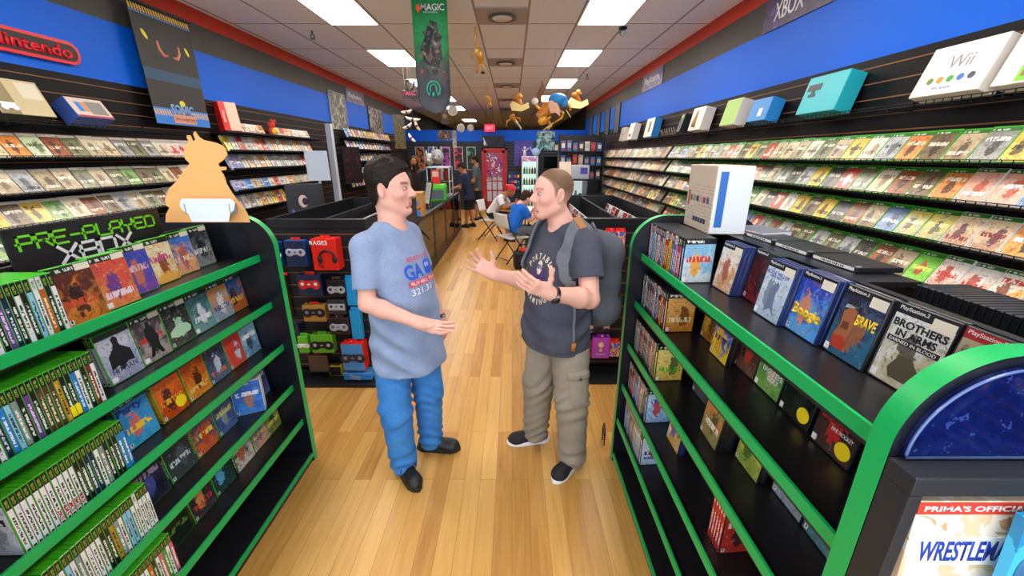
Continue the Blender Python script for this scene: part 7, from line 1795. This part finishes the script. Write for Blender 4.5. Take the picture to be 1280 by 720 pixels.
# backpack: pack, straps over the shoulders, hanging strap end
def backpack():
    PK = cloth_mat('pack_charcoal', '#41454f', '#5a5e68', 260); ST = cloth_mat('strap_grey', '#5c6068', '#787c84', 300)
    Bd = -FR_; c = V(.268, 2.06, 1.165)+Bd*.200+Lr*.035; M3 = np.array([Bd, Lr, V(0, 0, 1)]).T
    root = empty('backpack', (c[0], c[1], c[2]-.27), 'dark grey backpack with brown leather tabs worn by the man in charcoal', 'backpack'); off = V(c[0], c[1], c[2]-.27)
    F = Field(c-.40, c+.40, .007)
    F.ell(c+V(0, 0, -.02), (.115, .178, .262), M3, .02); F.cone(c-Lr*.09+V(0, 0, .16), c+Lr*.09+V(0, 0, .16), .09, .09, .06); F.cone(c-Lr*.09-V(0, 0, .17), c+Lr*.09-V(0, 0, .17), .095, .095, .06)
    F.ell(c+Bd*.07-V(0, 0, .09), (.07, .13, .13), M3, .015)
    F.ell(c+Bd*.098+V(0, 0, .12), (.045, .10, .07), M3, .012)
    fnS, a, b = torso_fn(JR['pel'], JR['neck'], FR_, RTAB, .010)
    F.func(fnS, a, b, .0, 'sub')
    me, v = F.mesh('pack', PK); me.transform(Matrix.Translation(-Vector(off))); link('pack', me, root)
    z = MB().tube([Vector(c+Bd*(.105-.02*abs(t)/1.0)+Lr*(.155*math.sin(t*1.2))+V(0, 0, .20-.10*t*t)-off) for t in [(-1+2*i/12) for i in range(13)]], .004, 6); z.build('zip_line', mat('zip_black', '#18191d', .5), root)
    # straps follow the shirt
    bm = bmesh.new(); bm.from_mesh(shirtR.data); bm.transform(Matrix.Translation(Vector(infR['off']))); tree = BVHTree.FromBMesh(bm); bm.free()
    LEA = mat('leather_tan', '#a06a34', .55)
    def strap(side, name):
        ctl = [c+Lr*side*.10-FR_*(-.0)+V(0, 0, .19)-Bd*.06, cR+Lr*side*.118+V(0, 0, 1.50)+Bd*.06, cR+Lr*side*.125+V(0, 0, 1.51)-Bd*.02, cR+Lr*side*.132+V(0, 0, 1.44)-Bd*.10, cR+Lr*side*.140+V(0, 0, 1.34)-Bd*.14, cR+Lr*side*.160+V(0, 0, 1.24)-Bd*.13, cR+Lr*side*.195+V(0, 0, 1.16)-Bd*.07]
        P = []
        for i in range(len(ctl)-1):
            for k in range(5): P.append(ctl[i]+(ctl[i+1]-ctl[i])*k/5)
        P.append(ctl[-1]); bm = bmesh.new(); rows = []
        for i, p in enumerate(P):
            q = tree.find_nearest(Vector(p)); n = Vector(p)-q[0]; cen_ = Vector(cR)+Vector((0, 0, q[0].z-.06)); n = (q[0]-cen_).normalized(); base = q[0]+n*.004
            tg = Vector(P[min(i+1, len(P)-1)]-P[max(i-1, 0)]).normalized(); wv = tg.cross(n).normalized()*(.034 if i < 22 else .026)
            rows.append([bm.verts.new(base+wv*s_+n*t_) for s_, t_ in ((-1, 0), (-1, .011), (-.8, .014), (.8, .014), (1, .011), (1, 0))])
        for A, B in zip(rows, rows[1:]):
            for j in range(6): bm.faces.new((A[j], A[(j+1) % 6], B[(j+1) % 6], B[j])).smooth = j in (1, 3)
        bm.faces.new(rows[0]); bm.faces.new(rows[-1]); bmesh.ops.recalc_face_normals(bm, faces=bm.faces)
        bm.transform(Matrix.Translation(-Vector(off))); me = bpy.data.meshes.new(name); bm.to_mesh(me); bm.free(); me.materials.append(ST); ob = link(name, me, root)
        return ob, P
    for sd in (1, -1):
        ob, P = strap(sd, 'shoulder_strap')
        if sd == 1:
            q = tree.find_nearest(Vector(P[9])); n = (q[0]-Vector((cR[0], cR[1], q[0].z-.1))).normalized()
            t_ = Vector(P[11]-P[7]).normalized(); w_ = t_.cross(n).normalized(); MB().box(q[0]+n*.021-Vector(off), (.05, .068, .006), basis(t_, w_, n, (0, 0, 0)).to_3x3(), .002).build('leather_patch', LEA, ob)
            q = tree.find_nearest(Vector(P[-4])); n = (q[0]-Vector((cR[0], cR[1], q[0].z))).normalized(); MB().box(q[0]+n*.02-Vector(off), (.05, .012, .03), basis(*(lambda x: (x, n, x.cross(n)))(Vector((0, 0, 1)).cross(n).normalized()), (0, 0, 0)).to_3x3(), .002).build('strap_buckle', mat('buckle_grey', '#8a8e94', .3, .5), ob)
            pts = []
            for k in range(7):
                z = 1.12-.045*k; d = Vector(unit(V(*(Lr*.9-Bd*.35)))); o_ = Vector((cR[0], cR[1], z)); hit = tree.ray_cast(o_+d*.5, -d, .5); pts.append((hit[0] if hit[0] is not None else o_+d*.2)+d*.008-Vector(off))
            MB().tube(pts[:6], [.009]*6, 6).build('hanging_strap', ST, root); MB().tube(pts[5:], [.013, .014], 6).build('leather_tab', LEA, root)
    for k, (a_, z_) in enumerate(((.16, -.06), (.16, -.16))):
        p = c+Lr*.165+Bd*.02+V(0, 0, z_)-off; MB().tube([Vector(p+V(0, 0, .09)), Vector(p+Lr*.012), Vector(p-V(0, 0, .05))], .007, 6).build('side_strap', mat('zip_black', '#18191d', .5), root)
    MB().tube([Vector(c-Lr*.03+V(0, 0, .255)-Bd*.03-off), Vector(c+V(0, 0, .295)-Bd*.03-off), Vector(c+Lr*.03+V(0, 0, .255)-Bd*.03-off)], .009, 8).build('carry_loop', ST, root)
backpack()
# ---------------------------------------------------------------- people farther back, chairs and the card table
def simple_arm(): pass
BLK_CL = cloth_mat('black_cotton', '#16171b', '#26272c', 200); WHT_CL = cloth_mat('white_cotton', '#d8dce4', '#f0f2f6', 200); BLU_CL = cloth_mat('royal_blue', '#155ec8', '#2a78e0', 200)
NAVY_CL = cloth_mat('navy_cotton', '#1c2438', '#2c3650', 200); GRY_CL = cloth_mat('slate_cotton', '#464c54', '#5e646c', 200); BRNC = cloth_mat('dark_shorts', '#22252c', '#34373e', 200); GJ = cloth_mat('grey_trousers', '#5c626c', '#7c828c', 200)
HB = MATS['hair_dark']; HC_ = hair_mat('hair_brown', '#2a1c14', '#4c3424')
NT_ = [(-.40, .118, .160, .0), (-.1, .118, .158, .0), (.25, .112, .150, .0), (.55, .110, .165, .0), (.75, .100, .165, .0), (.86, .084, .140, 0), (.94, .066, .10, 0), (1.02, .055, .068, 0)]
def standing(label, x, y, yaw, H, o, hands=None, lean=0.0, headp=0.0, headyaw=None):
    k = H/1.76; F = V(math.cos(yaw), math.sin(yaw), 0); L = V(-F[1], F[0], 0); b = V(x, y, 0); up = V(0, 0, 1)
    ln = F*lean
    J = dict(pel=b+up*.93*k, neck=b+up*1.47*k+ln, F=F, head=b+up*1.64*k+ln*1.5+F*.03, Rm=frame_z(yaw if headyaw is None else headyaw, headp))
    for q, s in (('R', -1), ('L', 1)):
        J['sh'+q] = b+L*s*.165*k+up*1.40*k+ln*.95
        hnd = (hands or {}).get(q)
        if hnd: J['el'+q], J['wr'+q], J['hand'+q] = [b+F*v[0]+L*v[1]+up*v[2] for v in hnd[:2]]+[(F*hnd[2][0]+L*hnd[2][1]+up*hnd[2][2], F*hnd[3][0]+L*hnd[3][1]+up*hnd[3][2])]
        else:
            J['el'+q] = b+L*s*.215*k+up*1.12*k-F*.03+ln*.5; J['wr'+q] = b+L*s*.22*k+up*.88*k+F*.03+ln*.3; J['hand'+q] = (V(0, 0, -1)+F*.15, -L*s, dict(curl=(20, 25, 20)))
        J['hip'+q] = b+L*s*.09*k+up*.88*k; J['kn'+q] = b+L*s*.10*k+up*.49*k+F*.02; J['an'+q] = b+L*s*.11*k+up*.09+F*(.05 if s > 0 else -.05); t = F+L*s*.2; J['toe'+q] = (t[0], t[1])
    o = dict(dict(h=.0085, tab=NT_, hem=-.18, sl_r=(.070, .076), leg_r=(.092, .080, .07), shoem=mat('shoe_black', '#141416', .5)), **o)
    return person(label, J, o)
standing('boy in a navy T-shirt and black shorts leaning over the glass counter', -1.12, 10.62, R(158), 1.62, dict(hair='full', hairm=HB, shirtm=NAVY_CL, trousm=BLK_CL, shorts=.95, skin=SKIN_B, sleeve=.7, hem=-.28),
         {'R': ((.20, -.20, 1.06), (.40, -.08, 1.02), (1, .2, -.1), (0, 0, -1)), 'L': ((.14, .24, 1.04), (.36, .14, 1.00), (1, -.2, -.1), (0, 0, -1))}, .10, R(-35))
standing('bearded man in a slate T-shirt and black shorts standing behind the navy-shirted boy', -.98, 11.75, R(175), 1.80, dict(hair='full', hairm=HB, shirtm=GRY_CL, trousm=BLK_CL, shorts=.98, skin=SKIN_B, sleeve=.7, stubble=(.35, .26, .22, 1.4), solem=mat('sole_white', '#e8ecf2', .6)),
         {'R': ((.10, -.22, 1.14), (.30, -.05, 1.06), (1, .3, .1), (0, .3, -1)), 'L': ((.06, .24, 1.14), (.28, .10, 1.08), (1, -.4, 0), (0, -.3, -1))}, .02, R(-15))
r4 = standing('long-haired bearded person in a black jacket standing behind the glass counter', -2.31, 9.75, R(-62), 1.80, dict(hair=None, hairm=HB, shirtm=cloth_mat('maroon_cotton', '#2c1a1c', '#3c2224', 200), trousm=BLK_CL, skin=SKIN_B, sleeve=1.4, stubble=(.2, .15, .12, 1.6)))[0]
def long_hair(root, C, Rm, off):
    F = Field(C-.30, C+.22, .009); P = lambda *a: C+Rm @ V(*a)
    F.ell(P(-.018, 0, .035), (.104, .090, .096), Rm, .01)
    for q in (-1, 1):
        F.cone(P(-.01, q*.078, .02), P(-.015, q*.105, -.22), .034, .045, .03); F.cone(P(-.055, q*.05, .02), P(-.06, q*.06, -.22), .05, .05, .03)
    F.ell(P(.075, 0, -.01), (.060, .058, .092), Rm, .01, 'sub'); F.cone(P(.060, 0, -.105), P(.055, 0, -.22), .040, .022, .02); F.ell(P(.088, 0, -.083), (.012, .03, .012), Rm, .01)
    me, v = F.mesh('hair', HB); me.transform(Matrix.Translation(-Vector(off))); link('hair', me, root)
k = 1.80/1.76; f4 = V(math.cos(R(-62)), math.sin(R(-62)), 0); long_hair(r4, V(-2.31, 9.75, 1.64*k)+f4*.03, frame_z(R(-62)), V(-2.31, 9.75, 0))
# open jacket fronts of the standing person
def jacket(root, x, y, yaw, k):
    F = V(math.cos(yaw), math.sin(yaw), 0); L = V(-F[1], F[0], 0); b = V(x, y, 0); G = Field(b-V(.36, .36, -.65), b+V(.36, .36, 1.55), .010)
    fn, lo, hi = torso_fn(b+V(0, 0, .93*k), b+V(0, 0, 1.47*k), F, NT_, .020, None, -.30); G.func(fn, lo, hi, 0)
    for s in (-1, 1):
        sh = b+L*s*.165*k+V(0, 0, 1.40*k); el = b+L*s*.215*k+V(0, 0, 1.12*k)-F*.03; wr = b+L*s*.22*k+V(0, 0, .88*k)+F*.03
        G.cone(sh, el, .088, .080, .04); G.cone(el, wr+(el-wr)*.1, .080, .060, .03)
    G.func(lambda X, Y, Z: np.maximum(np.abs((X-b[0])*L[0]+(Y-b[1])*L[1])-np.interp(Z, [.6, 1.3, 1.5], [.07, .05, .09]), -((X-b[0])*F[0]+(Y-b[1])*F[1])), b-.4+V(0, 0, .5), b+V(.4, .4, 1.6), .005, 'sub')
    me, v = G.mesh('jacket', mat('jacket_black', '#131316', .6)); me.transform(Matrix.Translation(-Vector(b))); link('jacket', me, root)
jacket(r4, -2.31, 9.75, R(-62), k)
# pale plush heads and mounted heads between the counter people
for i, (u, v, Y, c, r, nm) in enumerate(((547, 196, 11.3, '#a8acb0', .17, 'silver grey shaggy wolf'), (537, 199, 12.0, '#d0ccc4', .14, 'cream shaggy'), (550, 213, 10.75, '#e0b898', .10, 'peach round'))):
    p = PY(u, v, Y); t = empty('plush_toy', p, '%s toy head on a stand behind the counter' % nm, 'toy'); b = MB().ball((0, 0, 0), r, (1, 1, 1.15)).ball((-.02, -r*.8, -r*.25), r*.5, (.8, 1.3, .7))
    b.build('head', cloth_mat('plush%d' % i, c, c, 60), t)
    for s in (-1, 1):
        if i < 2: MB().lathe([(.045, 0), (.03, .07), (.004, .13)], Matrix.Translation((s*r*.6, 0, r*.85)), 8).build('ear', MATS['plush%d' % i], t)
        MB().ball((s*r*.35, -r*.92, r*.1), .02).build('eye', INKK, t)
    MB().tube([(0, .0, -r), (0, 0, -p.z+.02)], .02, 8).lathe([(0, -p.z), (.14, -p.z), (.14, -p.z+.02), (0, -p.z+.02)]).build('stand', DARKM, t)

# folding chairs -------------------------------------------------------------
CHW = mat('chair_white', '#e6e4e0', .45); CHB = mat('chair_black', '#1c1c1e', .4)
def folding_chair(x, y, rz, label):
    t = empty('folding_chair', (x, y, 0), label, 'chair', None, rz)       # faces +y
    MB().box((0, .0, .445), (.43, .40, .03), None, .012).build('seat', CHW, t)
    bm = bmesh.new(); G = []
    for j in range(7):
        G.append([bm.verts.new((-.225+.45*i/8, -.23-.05*(j/6)+.035*(1-((i-4)/4)**2)*-1, .62+.25*j/6)) for i in range(9)])
    for j in range(6):
        for i in range(8): bm.faces.new((G[j][i], G[j][i+1], G[j+1][i+1], G[j+1][i])).smooth = True
    me = bpy.data.meshes.new('backrest'); bm.to_mesh(me); bm.free(); me.materials.append(CHW); ob = link('backrest', me, t); md = ob.modifiers.new('thick', 'SOLIDIFY'); md.thickness = .016
    for s in (-1, 1):
        MB().tube([(s*.240, -.26, .86), (s*.240, -.19, .60), (s*.240, .22, .0)], .012, 8).build('leg', CHB, t)
        MB().tube([(s*.195, .12, .43), (s*.195, -.26, .0)], .012, 8).build('leg', CHB, t)
    MB().tube([(-.195, -.22, .06), (.195, -.22, .06)], .009, 6).build('stretcher', CHB, t); MB().tube([(-.24, .15, .08), (.24, .15, .08)], .009, 6).build('stretcher', CHB, t)
    return t
folding_chair(.02, 7.05, R(-58), 'white folding chair with black legs under the boy in royal blue')
folding_chair(-.46, 9.05, R(-108), 'white folding chair with black legs under the man in the red cap')
def seated(label, x, y, yaw, o, lean=.16, headp=-.5, arms=None, toeY=.42):
    F = V(math.cos(yaw), math.sin(yaw), 0); L = V(-F[1], F[0], 0); b = V(x, y, 0); up = V(0, 0, 1)
    J = dict(pel=b+up*.585, neck=b+up*.975+F*lean, F=F, head=b+up*1.085+F*(lean*1.4+.07), Rm=frame_z(yaw+o.pop('turn', 0), headp))
    for q, s in (('R', -1), ('L', 1)):
        J['sh'+q] = b+L*s*.155+up*.92+F*lean*.9; J['el'+q] = b+L*s*.20+up*.74+F*(lean+.08); J['wr'+q] = b+L*s*.08+up*.82+F*(lean+.30); J['hand'+q] = (F*.7-L*s*.4+up*.4, -L*s, dict(curl=(30, 35, 25)))
        J['hip'+q] = b+L*s*.085+up*.56+F*.02; J['kn'+q] = b+L*s*.12+up*.53+F*.42; J['an'+q] = b+L*s*.13+up*.09+F*toeY; t = F+L*s*.15; J['toe'+q] = (t[0], t[1])
    o = dict(dict(h=.0085, tab=NT_, hem=-.16, standing=0, sl_r=(.066, .072), leg_r=(.080, .074, .064), shoem=mat('shoe_black', '#141416', .5), sleeve=.75), **o)
    return person(label, J, o)
seated('boy in a royal blue T-shirt sitting on a folding chair, head bent over his cards', .02, 7.05, R(32), dict(hair='full', hairm=HC_, shirtm=BLU_CL, trousm=GJ, skin=SKIN_A), .14, R(-32))
r6 = seated('man in a white T-shirt and backward red cap leaning over the card table', -.46, 9.05, R(-18), dict(hair=None, hairm=HC_, shirtm=WHT_CL, trousm=BRNC, skin=SKIN_B, shorts=.9, hem=-.02, turn=R(-35), stubble=(.45, .34, .28, 1.2)), .28, R(-30))[0]
def cap(root, C, Rm, off):
    F = Field(C-.2, C+.22, .007); P = lambda *a: C+Rm @ V(*a)
    F.ell(P(-.012, 0, .038), (.107, .089, .098), Rm, 0); F.func(lambda X, Y, Z: .045-((X-C[0])*Rm[0][2]+(Y-C[1])*Rm[1][2]+(Z-C[2])*Rm[2][2]), C-.2, C+.2, 0, 'max'); F.ell(P(-.13, 0, .045), (.07, .065, .008), Rm, .01)
    me, v = F.mesh('cap', mat('cap_red', '#d8202c', .7)); me.transform(Matrix.Translation(-Vector(off))); link('cap', me, root)
f6 = V(math.cos(R(-18)), math.sin(R(-18)), 0); cap(r6, V(-.46, 9.05, 1.085)+f6*(.28*1.4+.07), frame_z(R(-18-35), R(-30)), V(-.46, 9.05, 0))
# card table with a pale cloth, a red tray and cards
t = empty('card_table', (.58, 8.05, 0), 'white-topped card table between the seated players', 'table')
MB().box((0, 0, .735), (.66, 1.8, .03), None, .006).build('tabletop', CHW, t)
for sx in (-1, 1):
    for sy in (-1, 1): MB().tube([(sx*.28, sy*.82, .72), (sx*.30, sy*.85, 0)], .014, 8).build('leg', CHB, t)
o = MB().bb((-.12, -.09, 0), (.12, .09, .05), .012).build('card_tray', mat('tray_red', '#e02828', .4), None, (.60, 7.72, .751), (0, 0, R(20))); tag(o, 'red card tray on the white card table', 'tray')
o = MB().bb((-.13, -.10, 0), (.13, .10, .012), .003).build('card_sleeve_box', INKW, None, (.62, 7.42, .751), (0, 0, R(-10))); tag(o, 'flat white card holder beside the red tray on the card table', 'box')
rnd = random.Random(2)
for i in range(8):
    o = MB().bb((-.031, -.044, 0), (.031, .044, .004)).build('playing_card', mat('card%d' % (i % 3), ('#e8e0d0', '#b83a34', '#3a5aa0')[i % 3], .4), None, (.42+.07*(i % 4), 7.95+.11*(i//4), .751), (0, 0, rnd.uniform(-.2, .2))); tag(o, '%s trading card lying on the card table, %s in its row of four' % (('cream', 'red', 'blue')[i % 3]+(' farther' if i > 3 else ' nearer'), nth(i % 4+1)), 'card', 'cards on the card table')
o = MB().box((0, 0, .14), (.34, .24, .28), None, .03).box((0, -.125, .12), (.26, .02, .16), None, .02).build('shoulder_bag', mat('bag_black', '#16161a', .7), None, (.20, 6.55, .0), (0, 0, R(8))); tag(o, 'black bag with red items on top, on the floor beside the folding chair', 'bag')
MB().tube([(-.12, 0, .27), (-.08, 0, .40), (.08, 0, .40), (.12, 0, .27)], .012, 6).build('bag_handle', mat('bag_black', '#16161a', .7), o)
o = MB().box((0, 0, .03), (.14, .09, .06), None, .012).build('snack_packet', mat('packet_red', '#e04828', .4), None, (.20, 6.55, .286), (0, 0, R(12))); tag(o, 'crumpled red packet lying on the black bag', 'packet')
# ---------------------------------------------------------------- camera, daylight, exposure
cam = bpy.data.cameras.new('camera'); cam.sensor_width = 36; cam.sensor_fit = 'HORIZONTAL'; cam.lens = FPX/1280*36; cam.clip_start = .05
co = bpy.data.objects.new('camera', cam); COL.objects.link(co)
co.location = (0, 0, CAMZ); co.rotation_euler = (PI/2-PITCH, 0, 0)
scn.camera = co
w = bpy.data.worlds.new('sky'); scn.world = w; w.use_nodes = True
bg = w.node_tree.nodes['Background']; bg.inputs[0].default_value = (.80, .90, 1.0, 1); bg.inputs[1].default_value = 3.4
po = bpy.data.lights.new('window_daylight', 'AREA'); po.shape = 'RECTANGLE'; po.size = 5.7; po.size_y = 2.6; po.cycles.is_portal = True
o = bpy.data.objects.new('window_daylight', po); COL.objects.link(o); o.location = (-.55, YF-.05, 1.65); o.rotation_euler = (PI/2, 0, 0)
vs = scn.view_settings; vs.view_transform = 'Standard'; vs.look = 'None'; vs.gamma = 1; vs.use_curve_mapping = False; vs.exposure = 0.08
scn.cycles.use_denoising = True; scn.cycles.max_bounces = 6; scn.cycles.diffuse_bounces = 4; scn.cycles.sample_clamp_indirect = 6
